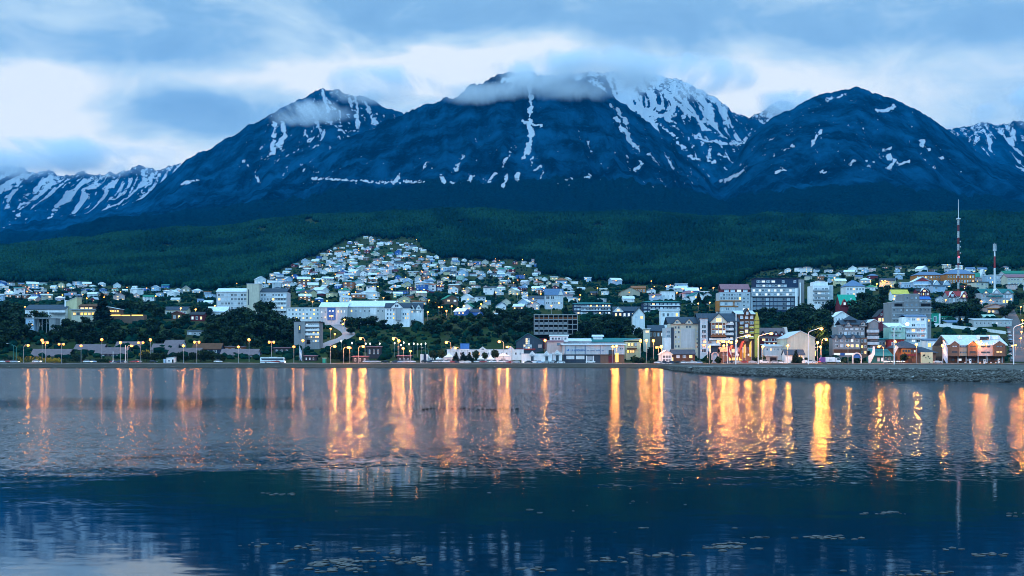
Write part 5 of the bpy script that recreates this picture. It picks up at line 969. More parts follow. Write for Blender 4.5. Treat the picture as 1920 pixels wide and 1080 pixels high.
for (x, y, h) in [(1045, 574, 28), (1079, 588, 28), (1061, 592, 20), (1228, 548, 12), (1250, 540, 10), (1388, 582, 20), (1236, 672, 24), (1218, 676, 26), (1800, 612, 20), (1815, 606, 26), (1310, 570, 22), (1320, 575, 18), (1330, 566, 14), (1296, 566, 14)]: tree(x, y, h, 'conifer' if h > 15 else 'broad', None, 'scattered trees between the buildings', 1.5)
tree(1492, 681, 26, 'conifer', 605, None, 1.6, 'dark bushy conifer by the road in front of the small slate-roofed house'); tree(1502, 681, 15, 'bush', 605, None, 1, 'dark bush at the foot of the roadside conifer by the slate-roofed house')
for x, hh in ((811, 24), (827, 25), (892, 24), (909, 20), (928, 26), (985, 17)): tree(x, 680, hh, 'round', 610, 'round street trees among the white tents', 1.0)
for x in (855, 868, 880): tree(x, 681, 20, 'conifer', 611, 'spiky dark bushes among the tents', 2.0)
for x, y, h in ((632, 678, 28), (624, 676, 24), (645, 676, 24)): tree(x, y, h, 'broad', None, 'dark trees at the foot of the curving road', 1.0)
tree(648, 679, 34, 'conifer', 618, None, 1.6, 'columnar olive-green tree among the lamps at the curving road')
for x, y, h in ((1531, 650, 40), (1540, 640, 34), (1548, 655, 26)): tree(x, y, h, 'gold', None, 'lamplit trees right of the cream gabled hall', 1.1)
for x, h in ((275, 22), (283, 16), (292, 18), (302, 20), (335, 22), (345, 16), (365, 22), (376, 24), (386, 20), (398, 22), (408, 20), (418, 14), (350, 12), (320, 12)): tree(x, 680, h, 'broad', 612, 'dark shrubs along the left shore road', 1.2)
tree(270, 678, 24, 'gold', 614, None, 1.2, 'golden autumn shrub at the right end of the clipped hedges'); tree(146, 676, 22, 'bush', 620, None, 1.2, 'tall round bush at the left end of the navy shingle house')
for x in (1575, 1585, 1604, 1613): tree(x, 680, 11, 'bush', 609, 'low bushes in front of the weathered timber hotel')
tree(1693, 680, 20, 'broad', 608, None, 1.0, 'brownish tree in front of the orange-brown restaurant')
for x in (1195, 1205, 1226, 1328, 1345, 1426, 1415): tree(x, 680, 9 + random.random() * 7, 'bush', 606, 'roadside bushes along the hotel shore')
# clipped hedges
def hedge(x0, x1, h, m, label):
    Y = 607; a = (x1 - x0) / F * Y; o = bpy.data.objects.new('hedge', None); COL.objects.link(o); px = (x0 + x1) / 2; x = (px - 960) / F * Y; o.location = (x, Y, gxy(x, Y)); tag(o, label, 'hedge', 'clipped hedges along the left shore road')
    hh = h / F * Y; n = max(2, int(a / 1.6)); bl = [(-a / 2 + (i + .5) * a / n, 0, hh * .5, a / n * .75, .9, hh * .55) for i in range(n)]
    link('foliage', leaf_mesh('foliage', bl, int(150 * n), .22, m, int(x0)), o)
for a_ in ((5, 28, 12, ['leaf_dark', 'leaf_mid'], 'dark clipped hedge at the left edge of the shore road'), (29, 46, 12, ['leaf_mid', 'leaf_gold'], 'olive clipped hedge, second from the left edge'), (47, 62, 12, ['leaf_gold', 'leaf_mid'], 'yellow-olive clipped hedge behind the leftmost lit lamp'), (63, 78, 12, ['leaf_gold', 'leaf_gold', 'leaf_mid'], 'bright yellow hedge in front of the leftmost shingle house'),
            (82, 97, 10, ['leaf_gold'], 'golden rounded hedge left of the gap'), (99, 113, 9, ['leaf_gold'], 'golden rounded hedge right of the gap'), (118, 132, 10, ['leaf_mid', 'leaf_dark'], 'dark rounded hedge right of the golden ones'), (134, 150, 9, ['leaf_dark'], 'dark low hedge under the navy shingle house'), (151, 176, 8, ['leaf_dark', 'leaf_mid'], 'long low hedge under the white balcony'), (177, 206, 8, ['leaf_dark', 'leaf_mid'], 'longest low dark hedge before the parked pickup')): hedge(*a_)

# ------------------------------------------------------------------ hillside houses
TT = [(-400, 533), (0, 533), (120, 531), (200, 536), (300, 541), (400, 545), (480, 536), (500, 519), (540, 504), (560, 493), (600, 478), (640, 456), (680, 446), (780, 450), (795, 470), (830, 487), (900, 488), (1003, 491), (1012, 515), (1100, 527), (1200, 536), (1340, 546), (1380, 537), (1400, 525), (1440, 514), (1500, 506), (1600, 502), (1720, 501), (1800, 503), (1920, 506), (2400, 506)]
def town_top(px): return np.interp(px, [p[0] for p in TT], [p[1] for p in TT])
PROTO = [('gx', 10, 8, 3.0, 2.3, 1), ('gy', 8, 10, 3.4, 2.8, 1), ('gx', 12, 8, 5.0, 2.2, 2), ('flat', 10, 9, 5.2, .4, 2), ('back', 12, 8, 3.0, 1.2, 1), ('hip', 11, 10, 3.6, 2.4, 1), ('gy', 9, 10, 5.0, 2.6, 2), ('back', 9, 8, 5.2, 1.3, 2)]
class Fake(Bld):
    def __init__(s, w_, d, h): s.x0, s.x1, s.ye, s.yb, s.mid, s.s, s.d, s.W, s.H, s.sink, s.root = -w_ / 2, w_ / 2, -h, 0, 0, 1.0, d, w_, h, 3.5, None
HM = {}
def house_mesh(pi, part, m):
    k = (pi, part, m)
    if k not in HM:
        rk, w_, d, h, rh, fl = PROTO[pi]; f = Fake(w_, d, h)
        o = f.walls(m, rk if rk in ('gx', 'gy') else None, rh) if part == 'wall' else f.roof(rk, m, rh, o=.5)
        HM[k] = o.data; bpy.data.objects.remove(o)
    return HM[k]
def house_wins(pi, rs):
    rk, w_, d, h, rh, fl = PROTO[pi]; out = []; nc = 3 if w_ > 9 else 2
    for r in range(fl):
        for c in range(nc):
            if rs.random() < .8: out.append(((-w_ / 2 + (c + .5) * w_ / nc, -.05, h - (r + .5) * h / fl), (w_ / nc * .42, 1, min(1.3, h / fl * .5))))
    return out
cells = []
def in_box(px, py, h, w_):
    return any(a - w_ * .3 < px < b_ + w_ * .3 and c < py - h * .3 < d for a, b_, c, d in BOX)
def seed_zone(x0, x1, low, prob, step=1.0):
    rs = random.Random(int(x0) + 5); py = 440.0
    while py < max(p[1] for p in low):
        px = x0 + rs.uniform(0, 10)
        dpy = 5
        while px < x1:
            lo = np.interp(px, [p[0] for p in low], [p[1] for p in low]); yj = py + rs.uniform(-1.6, 1.6)
            Y = solveY(px, yj); sc = F / Y; dpy = max(4.2, 5.2 * sc)
            w_ = 11 * sc
            if town_top(px) < yj < lo and rs.random() < prob * (.98 if yj < 494 else 1.2) and float(fbm(px / 34, yj / 11, 3, 55)) < .69 and yj > town_top(px) + (float(fbm(px / 14, 0.0, 3, 56)) - .35) * 14 and not in_box(px, yj, 6 * sc, w_): cells.append((px, yj, Y))
            px += w_ * rs.uniform(.95, 1.55) * step
        py += dpy * .74
seed_zone(-60, 420, [(-60, 568), (0, 566), (120, 568), (240, 566), (300, 568), (420, 575)], .95, 1.0)
seed_zone(488, 1012, [(488, 545), (540, 575), (600, 570), (745, 572), (800, 592), (900, 600), (1012, 598)], .80)
seed_zone(1012, 1345, [(1012, 575), (1160, 566), (1240, 570), (1345, 566)], .85)
seed_zone(1375, 1990, [(1375, 528), (1420, 522), (1500, 518), (1560, 556), (1660, 548), (1720, 566), (1990, 590)], .82, 1.05)
WALLC = ['white'] * 5 + ['sky'] * 3 + ['palegrey'] * 3 + ['cream', 'cream', 'pink', 'beige', 'blue', 'timber', 'mint', 'maroon', 'paleyellow', 'rust']
ROOFC = ['metal'] * 5 + ['palegrey'] * 4 + ['slate'] * 3 + ['blueroof', 'blueroof', 'teal', 'pinkroof', 'green', 'rust', 'shingle', 'white', 'white']
WN = {'palegrey': 'pale-grey', 'sky': 'pale-blue', 'timber': 'brown', 'paleyellow': 'pale-yellow', 'metal': 'silvery', 'blueroof': 'blue', 'pinkroof': 'pinkish', 'rust': 'rust-red', 'shingle': 'purplish'}
RN = {'gx': 'gable', 'gy': 'front-gable', 'flat': 'flat', 'back': 'lean-to', 'hip': 'hipped'}
cells.sort(key=lambda c: c[2])
NOBJ = 265
mass = {}; nh = 0; spots = []
rsH = random.Random(77)
for ci, (px, py, Y) in enumerate(cells):
    if rsH.random() < (.20 if py < 492 else .13): spots.append((px, py, Y)); continue
    pi = rsH.randrange(len(PROTO)); wc = rsH.choice(WALLC); rc = rsH.choice(ROOFC); x = (px - 960) / F * Y; z = gxy(x, Y) + .2; s = rsH.choice([rsH.uniform(.6, .85), rsH.uniform(.75, 1.0), rsH.uniform(.8, 1.1), rsH.uniform(1.0, 1.5)]) * (.80 if py < 494 else .93); rz = R(rsH.uniform(-32, 32)); ws = house_wins(pi, rsH); litp = rsH.choice([0, .15, .4, .8])
    if nh < NOBJ:
        o = bpy.data.objects.new('house', None); COL.objects.link(o); o.location = (x, Y, z); o.rotation_euler = (0, 0, rz); o.scale = (s, s, s); tag(o, None, 'house', 'small houses on the hillside')
        link('wall', house_mesh(pi, 'wall', wc), o); link('roof', house_mesh(pi, 'roof', rc), o)
        for (l, sc) in ws: link('window', win_mesh('white' if wc not in ('white', 'cream') else 'grey', pick(litp)), o, l).scale = sc
        w_ = WN.get(wc, wc); r_ = WN.get(rc, rc); later(o, f"{w_} house with {r_} {RN[PROTO[pi][0]]} roof", px, py)
        nh += 1
    else:
        T = Matrix.LocRotScale((x, Y, z), Matrix.Rotation(rz, 3, 'Z').to_quaternion(), (s, s, s))
        for me, l, sc in [(house_mesh(pi, 'wall', wc), (0, 0, 0), (1, 1, 1)), (house_mesh(pi, 'roof', rc), (0, 0, 0), (1, 1, 1))] + [(win_mesh('white', pick(litp)), l, sc) for l, sc in ws]:
            T2 = T @ Matrix.LocRotScale(l, None, sc)
            for p in me.polygons:
                m_ = me.materials[p.material_index]; q = mass.setdefault(m_.name, MB()); q.add([T2 @ me.vertices[i].co for i in p.vertices], [tuple(range(len(p.vertices)))])
big = MB(); bm_ = []
for mi, (mn, q) in enumerate(mass.items()):
    big.add(q.v, q.f, mi); bm_.append(mn)
if bm_:
    tag(big.build('distant_houses', [MATS[m_] for m_ in bm_]), 'mass of tiny far houses in the uppermost streets of the town', 'houses', kind='stuff')
print('houses', nh, 'cells', len(cells), 'tree spots', len(spots))
# trees between the hill houses
spots.sort(key=lambda c: c[2])
for i, (px, py, Y) in enumerate(spots[:70]): tree(px, py + 1, random.uniform(5, 9) * F / Y, random.choice(['broad', 'broad', 'conifer']), None, 'trees between the hillside houses', 1.2)
# ------------------------------------------------------------------ street lamps
LG = {}
def lamp_meshes(kind):
    if kind in LG: return LG[kind]
    p = MB(); h = MB(); g = MB()
    if kind == 'arm':                                     # tall curved-arm lamp, 9 m, arm towards +x 2.2 m
        p.tube((0, 0, -.8), (0, 0, 7.4), .13, 7, 0, .09); pr = (0, 0, 7.4)
        for k in range(1, 6): a = k * math.pi / 2 / 5; q = (1.1 * (1 - math.cos(a)), 0, 7.4 + 1.3 * math.sin(a)); p.tube(pr, q, .10, 6); pr = q
        p.tube(pr, (2.0, 0, 8.85), .09, 6); h.box(1.75, 2.95, -.22, .22, 8.78, 9.0); g.ball((2.4, 0, 8.45), .85, .6, .56)
    elif kind == 'post':
        p.tube((0, 0, -.8), (0, 0, 7.6), .13, 7, 0, .09); h.box(-.45, .45, -.25, .25, 8.25, 8.42); g.ball((0, 0, 7.9), .82, .6, .56)
    elif kind == 'double':
        p.tube((0, 0, -.8), (0, 0, 7.8), .13, 7, 0, .09); p.tube((-1.2, 0, 7.9), (1.2, 0, 7.9), .09, 6)
        h.box(-1.7, -.7, -.22, .22, 7.98, 8.14); h.box(.7, 1.7, -.22, .22, 7.98, 8.14); g.ball((0, 0, 0), .7, .5, .46)
    elif kind == 'tall':                                  # 14 m mast lamp with long upswept arm
        p.tube((0, 0, -.8), (0, 0, 12.2), .30, 8, 0, .2); pr = (0, 0, 12.2)
        for k in range(1, 6): a = k * 1.25 / 5; q = (1.6 * (1 - math.cos(a)) * 1.2, 0, 12.2 + 1.2 * math.sin(a)); p.tube(pr, q, .17, 6); pr = q
        p.tube(pr, (6.3, 0, 14.6), .14, 6); h.box(5.9, 7.5, -.3, .3, 14.55, 14.85); g.ball((6.7, 0, 14.2), 1.1, .8, .62)
    elif kind == 'small':
        p.tube((0, 0, -.8), (0, 0, 6.2), .13, 6, 0, .09); h.box(-.35, .45, -.2, .2, 6.75, 6.9); g.ball((0, 0, 6.4), .72, .55, .5)
    LG[kind] = (p.mesh('pole', 'steel'), p.mesh('pole', 'white'), h.mesh('lamp_head', 'steel'), g.mesh('bulb', 'amberglow', True), g.mesh('bulb', 'whiteglow', True), {'arm': [(2.4, 0, 8.05)], 'post': [(0, 0, 7.98)], 'double': [(-1.2, 0, 7.2), (1.2, 0, 7.2)], 'tall': [(6.7, 0, 13.7)], 'small': [(0, 0, 6.4)]}[kind])
    return LG[kind]
mat('amberglow', (.8, .5, .2), emit=(1.0, .24, .022), estr=2.1); mat('whiteglow', (.8, .8, .8), emit=(1.0, .9, .75), estr=2.2)
LPOW = 2300.0
_ld = {}
def lamp_light(P_, col, rad):
    k = (round(P_), col)
    if k not in _ld:
        l = bpy.data.lights.new('lamp_light', 'POINT'); l.energy = P_; l.color = col; l.shadow_soft_size = rad; _ld[k] = l
    return _ld[k]
def lamp(px, pyl, kind='post', pyb=None, Y=None, power=1.0, col=(1.0, .315, .042), sgn=1, look=None, group=None, white=False):
    hl = {'arm': 8.6, 'post': 8.0, 'double': 7.7, 'tall': 14.3, 'small': 6.5}[kind]; ax = {'arm': 2.4, 'tall': 6.7}.get(kind, 0) * sgn
    if Y is None:
        if pyb is not None: Y = solveY(px, pyb)
        else:
            Y = 900.0
            for _ in range(12): Y = solveY(px, pyl + hl * F / Y)
    x = (px - 960) / F * Y - ax; z = gxy(x, Y)
    pm, pw, hm, gm, gw, lp = lamp_meshes(kind)
    top = CZ + (H0 - pyl) / F * Y; sz = max(.6, min(1.5, (top - z) / hl)); 
    o = bpy.data.objects.new('street_lamp', None); COL.objects.link(o); o.location = (x, Y, z); o.scale = (sgn * (.5 if white and kind == 'small' else 1.0), .5 if white and kind == 'small' else 1, sz); tag(o, None, 'street lamp', group or 'lit street lamps of the town')
    link('pole', pw if kind == 'tall' else pm, o); link('lamp_head', hm, o); [link('bulb', gw if white else gm, o, q) for q in (((-1.2, 0, 7.6), (1.2, 0, 7.6)) if kind == 'double' else ((0, 0, 0),))]
    for q in lp:
        l = lamp_light(LPOW * power / len(lp), col, .45); lo = bpy.data.objects.new('lamp_light', l); COL.objects.link(lo); lo.parent = o; lo.location = (q[0], q[1] - .85, q[2])
    later(o, look or {'arm': 'curved-arm orange street lamp', 'post': 'orange post lamp', 'double': 'twin-headed orange lamp', 'tall': 'very tall white lamp post with long arm', 'small': 'small orange street lamp'}[kind], px, (pyb or pyl + 20))
    return o
S1 = 'street lamps along the shore road'
for a_ in [(53, 647, 'arm', 0.44, 1), (85, 642, 'double', 0.50, 1), (79, 637, 'post', 0.28, 1), (115, 645, 'double', 0.08, 1), (152, 648, 'post', 0.07, 1), (191, 636, 'post', 0.25, 1), (226, 642, 'post', 0.50, 1), (247, 648, 'arm', 0.50, 1), (264, 642, 'double', 0.11, 1), (282, 632, 'post', 0.22, 1), (344, 648, 'post', 0.50, 1), (369, 641, 'double', 0.39, 1),
           (447, 650, 'post', 0.33, 1), (467, 635, 'post', 0.50, 1), (509, 641, 'double', 0.33, 1), (551, 650, 'post', 0.39, 1), (568, 638, 'post', 0.50, 1), (628, 649, 'arm', 1.5, 1), (653, 651, 'arm', 1.2, 1), (656, 652, 'post', 1.0, 1), (676, 629, 'arm', 1.2, -1), (681, 649, 'arm', 1.5, 1),
           (738, 633, 'arm', 1.2, -1), (748, 639, 'post', 1.0, 1), (756, 653, 'post', 1.2, 1), (770, 658, 'post', .5, 1), (837, 641, 'arm', 1.2, -1), (854, 652, 'arm', 1.0, -1), (936, 640, 'arm', 1.2, -1), (951, 650, 'arm', 1.4, -1), (1022, 637, 'post', 1.2, 1),
           (1149, 650, 'post', 1.0, 1), (1156, 649, 'post', 1.3, 1), (1201, 632, 'post', .8, 1), (1212, 634, 'post', 1.6, 1), (1225, 631, 'post', 1.5, 1), (1235, 651, 'double', .9, 1), (1240, 649, 'post', .9, 1), (1330, 650, 'post', 1.4, 1), (1350, 639, 'double', 1.4, 1), (1362, 633, 'double', 1.8, 1), (1357, 648, 'post', 1.0, 1), (1371, 642, 'post', 1.4, 1), (1381, 639, 'post', 1.2, 1),
           (1430, 650, 'post', 1.2, 1), (1477, 648, 'post', 1.2, 1), (1533, 642, 'post', 1.6, 1), (1538, 650, 'post', 1.4, 1), (1549, 632, 'arm', 2.2, 1), (1590, 647, 'post', .8, 1), (1648, 649, 'arm', 1.4, -1), (1678, 640, 'post', .6, 1), (1718, 646, 'post', 1.2, 1), (1767, 648, 'post', .9, 1), (1835, 636, 'double', 1.0, 1), (1849, 645, 'post', 1.3, 1)]:
    x_, y_, k_, pw_, sg_ = a_; lamp(x_, y_, k_, Y=602 if y_ > 640 else 612, power=pw_ * (1.6 if x_ > 1420 else 1.15 if x_ > 600 else 1), sgn=sg_, group=S1)
lamp(1404, 629, 'tall', Y=585, power=3.0, sgn=1, group=S1); lamp(1446, 625, 'tall', Y=586, power=3.0, sgn=1, group=S1); lamp(1540, 616, 'tall', Y=586, power=2.6, sgn=1, group=S1); lamp(1925, 606, 'tall', Y=586, power=3.0, sgn=1, group=S1)
lamp(1701, 607, 'tall', Y=584, power=.05, sgn=1, white=True, group=S1, col=(1, .85, .7), look='very tall unlit-looking white post')
S2 = 'street lamps up in the town'
for a_ in [(646, 599, 1.2), (643, 607, 1.2), (620, 616, 1.4), (628, 626, 1.0), (592, 607, .7), (622, 592, 1.0), (339, 578, 1.8), (367, 580, 1.8), (403, 573, .8), (444, 531, .6), (586, 565, .9), (580, 582, .7), (613, 564, .8), (657, 564, .6), (719, 558, .8), (758, 564, 1.2), (793, 573, 1.6), (802, 585, 1.8), (837, 583, 1.8), (823, 576, .8), (847, 574, .9), (855, 550, 1.2), (870, 573, 1.8), (902, 570, 1.8), (900, 578, 1.0), (911, 564, .8), (804, 563, 1.0), (970, 551, 1.0), (971, 525, .6), (1014, 551, 1.0), (1048, 568, 1.0), (1034, 573, .8), (1086, 561, 2.0), (1088, 553, 1.2),
           (1221, 527, 2.6), (1227, 537, .4), (1249, 537, .4), (1269, 549, .8), (1279, 541, .5), (1309, 569, 2.0), (1331, 567, 2.6), (1314, 540, .6), (1297, 547, .4), (1338, 539, .3), (1411, 535, .8), (1644, 532, 2.2), (1653, 526, 2.0), (1671, 536, 2.6), (1660, 526, .8), (1632, 527, .6), (1676, 560, 1.0), (1542, 587, .8), (1547, 589, .5), (1773, 562, 1.2), (1776, 520, .6), (1840, 565, 1.0), (1857, 563, 1.2), (1896, 561, .5), (1914, 575, 2.4), (1917, 600, 1.8), (1916, 612, 1.8), (1915, 622, 1.6), (1914, 634, 1.5), (1898, 648, 1.2), (1904, 647, 1.0),
           (117, 553, .6), (155, 552, .7), (163, 559, .7), (135, 551, .6), (51, 547, .5), (18, 544, .5), (195, 557, .9), (226, 547, .5), (90, 549, .4), (275, 540, .4), (292, 555, .6), (22, 580, .4), (47, 575, .4), (307, 529, .3), (542, 535, .8), (532, 544, .5), (536, 534, .4), (548, 516, .5), (589, 522, .7), (606, 528, .6), (700, 537, .8), (709, 537, .8), (741, 536, .5), (735, 542, .9), (654, 551, .7), (764, 540, .6), (812, 533, .5), (840, 520, .4), (790, 546, .5), (870, 545, .5), (930, 548, .6), (945, 530, .4), (1020, 540, .4), (1060, 530, .4), (1120, 540, .4), (1180, 548, .5), (700, 449, .35), (733, 452, .35), (781, 449, .35), (634, 465, .3), (640, 487, .35), (672, 466, .3), (820, 500, .4), (760, 505, .4), (690, 505, .4), (720, 480, .35), (660, 520, .4), (620, 500, .4), (850, 500, .4), (640, 480, .35)]:
    lamp(a_[0], a_[1], 'small', power=a_[2] * .45, group=S2)
rsL = random.Random(9); hill = [c for c in cells if 480 < c[0] < 1340 and c[1] > 470] + [c for c in cells if c[0] < 420 or c[0] > 1400][::2]
for (x, y, Yc) in rsL.sample(hill, 75): lamp(x + rsL.uniform(-6, 6), y - 6.0 * F / Yc, 'small', power=rsL.uniform(.08, .28), group=S2)
# bare white light row on the bluff
for x, y in ((740, 643), (752, 647), (757, 642), (767, 645), (776, 644), (783, 645), (790, 645), (798, 644), (686, 644), (694, 644), (712, 644), (660, 643), (640, 639)): lamp(x, y, 'small', Y=650, power=.03, col=(1, .95, .9), white=True, group='small white lamps along the bluff path', look='small white path lamp')

# ------------------------------------------------------------------ vehicles
CARW = MB()
VM = {}
def wheel_mesh():
    if 'w' not in VM:
        m_ = MB(); m_.tube((0, -.1, 0), (0, .1, 0), .32, 12, 0); m_.tube((0, -.115, 0), (0, .115, 0), .18, 10, 1); VM['w'] = m_.mesh('wheel', ['tyre', 'steel'])
    return VM['w']
PROF = {'car': ([(-2.1, .35), (2.1, .35), (2.15, .75), (1.9, .92), (1.05, 1.0), (-1.5, 1.02), (-2.05, .95), (-2.15, .6)], [(-1.65, 1.0), (1.0, .99), (.45, 1.42), (-1.15, 1.45)], [(-1.2, 1.44), (.48, 1.41), (.3, 1.5), (-1.0, 1.52)], 1.7, (-1.3, 1.3)),
        'van': ([(-2.4, .35), (2.4, .35), (2.45, .9), (1.7, 1.15), (-2.4, 1.15)], [(-1.2, 1.12), (1.75, 1.12), (1.15, 1.75), (-1.2, 1.75)], [(-2.4, 1.14), (-1.1, 1.14), (-1.1, 1.74), (1.15, 1.74), (1.0, 1.9), (-2.35, 1.9)], 1.9, (-1.5, 1.55)),
        'pickup': ([(-2.5, .45), (2.5, .45), (2.55, .9), (2.35, 1.05), (1.0, 1.1), (-.5, 1.1), (-.55, .98), (-2.5, 1.0)], [(-.5, 1.09), (1.05, 1.09), (.5, 1.6), (-.35, 1.62)], [(-.42, 1.6), (.52, 1.58), (.4, 1.7), (-.3, 1.72)], 1.8, (-1.5, 1.6))}
def car_meshes(kind, col):
    k = (kind, col)
    if k not in VM:
        b_, g, r, w_, _ = PROF[kind]
        VM[k] = (MB().prism(b_, -w_ / 2, w_ / 2).mesh('body', mat('paint_' + col, PAL[col], rough=.25, var=.04, spec=.6)), MB().prism(g, -w_ / 2 + .08, w_ / 2 - .08).mesh('windows', 'glass'), MB().prism(r, -w_ / 2 + .06, w_ / 2 - .06).mesh('roof', mat('paint_' + col, PAL[col])))
    return VM[k]
def car(px, py, kind, col, Y=None, rz=0, group='cars parked along the shore', lights=None, name=None):
    Y = Y or solveY(px, py); x = (px - 960) / F * Y; o = bpy.data.objects.new({'car': 'parked_car', 'van': 'van', 'pickup': 'pickup_truck'}[kind], None); COL.objects.link(o); o.location = (x, Y, gxy(x, Y) + .12); o.rotation_euler = (0, 0, R(rz)); tag(o, None, {'car': 'car', 'van': 'van', 'pickup': 'pickup'}[kind], group)
    b_, g, r = car_meshes(kind, col); link('body', b_, o); link('windows', g, o); link('roof', r, o); w_ = PROF[kind][3]
    for wx in PROF[kind][4]:
        for wy in (-w_ / 2 + .08, w_ / 2 - .08): link('wheel', wheel_mesh(), o, (wx, wy, .32))
    if 'hl' not in VM: VM['hl'] = MB().ball((0, 0, 0), .13, .13, .11).mesh('headlight', 'headlamp'); VM['tl'] = MB().box(-.04, .04, -.14, .14, -.08, .08).mesh('tail_light', 'taillamp'); VM['hx'] = MB().ball((0, 0, 0), .12, .12, .1).mesh('headlight', 'palegrey')
    fx = max(p[0] for p in PROF[kind][0]); bx = min(p[0] for p in PROF[kind][0])
    for wy in (-w_ / 2 + .25, w_ / 2 - .25): link('headlight', VM['hl' if lights else 'hx'], o, (fx, wy, .72))
    if lights:
        for wy in (-w_ / 2 + .2, w_ / 2 - .2): link('tail_light', VM['tl'], o, (bx, wy, .8))
    later(o, {'bulk': 'silver', 'navy': 'dark blue', 'palegrey': 'light grey', 'black': 'black'}.get(col, col) + {'car': ' car', 'van': ' van', 'pickup': ' pickup'}[kind], px, py)
    return o
CC = ['white', 'palegrey', 'navy', 'white', 'bulk', 'red', 'black', 'white', 'sky']
rsC = random.Random(5)
for i, x in enumerate([3, 16, 27, 69, 164, 173, 251, 258, 287, 409, 688, 700, 707, 722, 741, 753, 762, 772, 797, 809, 818, 826, 836, 845, 853, 866, 876, 896, 906, 917, 926, 940, 949, 957, 968, 990, 1002, 1012, 1024, 1036, 1046]):
    car(x, 681, 'car', CC[(i * 5 + i // 3) % 9], Y=603 + rsC.uniform(0, 3), rz=rsC.choice([0, 180]) + rsC.uniform(-6, 6), lights=rsC.random() < .25)
car(213, 681, 'car', 'red', 604); car(223, 681, 'pickup', 'navy', 603); car(231, 681, 'car', 'black', 605, 180)
car(1052, 681, 'car', 'white', 603, 0); car(1107, 681, 'pickup', 'white', 602, 0)
for x, k_, c_ in ((1234, 'car', 'white'), (1244, 'car', 'navy'), (1258, 'car', 'navy'), (1269, 'car', 'black'), (1280, 'car', 'white'), (1297, 'pickup', 'white'), (1309, 'car', 'sky'), (1365, 'car', 'navy'), (1373, 'car', 'navy'), (1381, 'car', 'palegrey'), (1394, 'car', 'red'), (1411, 'car', 'palegrey'), (1433, 'van', 'white'), (1452, 'car', 'palegrey'), (1464, 'car', 'white'), (1517, 'van', 'white'), (1525, 'car', 'white')): car(x, 682, k_, c_, 601, rsC.choice([0, 180]) if k_ == 'car' else 0, lights=rsC.random() < .3)
for x in (1660, 1667, 1674, 1683, 1692): car(x, 679, 'car', rsC.choice(['palegrey', 'navy', 'black']), 604, -90 + rsC.uniform(-15, 15), lights=True, group='cars with lit headlights facing the bay')
car(1758, 680, 'car', 'white', 604); car(1447, 669, 'car', 'white', 622); car(1200, 664, 'car', 'palegrey', None, 70); car(1196, 668, 'car', 'red', None, 70); car(1207, 668, 'car', 'white', None, 70); car(1190, 672, 'car', 'navy', None, 60); car(1213, 671, 'car', 'white', None, 80)
for i, (x, y) in enumerate([(1893, 668), (1894, 660), (1895, 652), (1895, 645), (1894, 639), (1893, 632), (1891, 625), (1889, 616), (1884, 606), (1881, 599), (1875, 588), (1897, 674), (1868, 585), (1845, 585)]): car(x, y, 'car', CC[(i * 2) % 9], None, 80, group='cars parked up the steep street', lights=False)
for x, y in ((603, 600), (609, 601), (614, 602), (597, 601)): car(x, y, 'car', 'white' if x != 614 else 'red', None, 15, group='cars at the top of the curving road', lights=True)
for x, y in ((1300, 573), (1308, 572), (1316, 573), (1324, 572), (1290, 574)): car(x, y, 'car', 'palegrey', None, 5, group='cars in the upper street above the alpine hotel', lights=False)
car(282, 595, 'car', 'palegrey', None, 0)
# coach
Y = 600; x = (511.5 - 960) / F * Y; o = bpy.data.objects.new('coach', None); COL.objects.link(o); o.location = (x, Y, gxy(x, Y) + .12); tag(o, 'white coach with dark red swoosh driving along the shore road', 'bus'); L_ = 46 / F * Y / 2
prof = [(-L_, .4), (L_ - .1, .4), (L_, 1.3), (L_ - .35, 2.9), (L_ - .8, 3.25), (-L_ + .3, 3.3), (-L_, 3.0)]
MB().prism(prof, -1.25, 1.25).build('body', 'white', o); w_ = MB().prism([(-L_ + .9, 1.75), (L_ - .55, 1.75), (L_ - .6, 2.75), (-L_ + .6, 2.75)], -1.29, -1.26); w_.prism([(-L_ + .9, 1.75), (L_ - .55, 1.75), (L_ - .6, 2.75), (-L_ + .6, 2.75)], 1.26, 1.29); w_.build('windows', 'glass', o)
MB().box(L_ - .22, L_ - .02, -1.1, 1.1, 1.5, 2.7).build('windscreen', 'glass', o)
st = [(-L_ + .1, 1.15), (1.0, 1.3), (2.2, 1.6), (3.4, 1.5), (4.2, 1.0), (L_ - .2, .75), (L_ - .2, .5), (2.0, .62), (-1, .95), (-L_ + .1, 1.0)]
MB().prism(st, -1.275, -1.255).build('stripe', 'red', o)
for wx in (-L_ + 3.0, L_ - 2.6):
    for wy in (-1.15, 1.15): link('wheel', wheel_mesh(), o, (wx, wy, .42)).scale = (1.45, 1.3, 1.45)
MB().box(-2, 2, -.7, .7, 3.28, 3.5).build('roof_unit', 'palegrey', o)
for wy in (-.9, .9): link('headlight', VM['hl'], o, (L_ - .02, wy, .85))
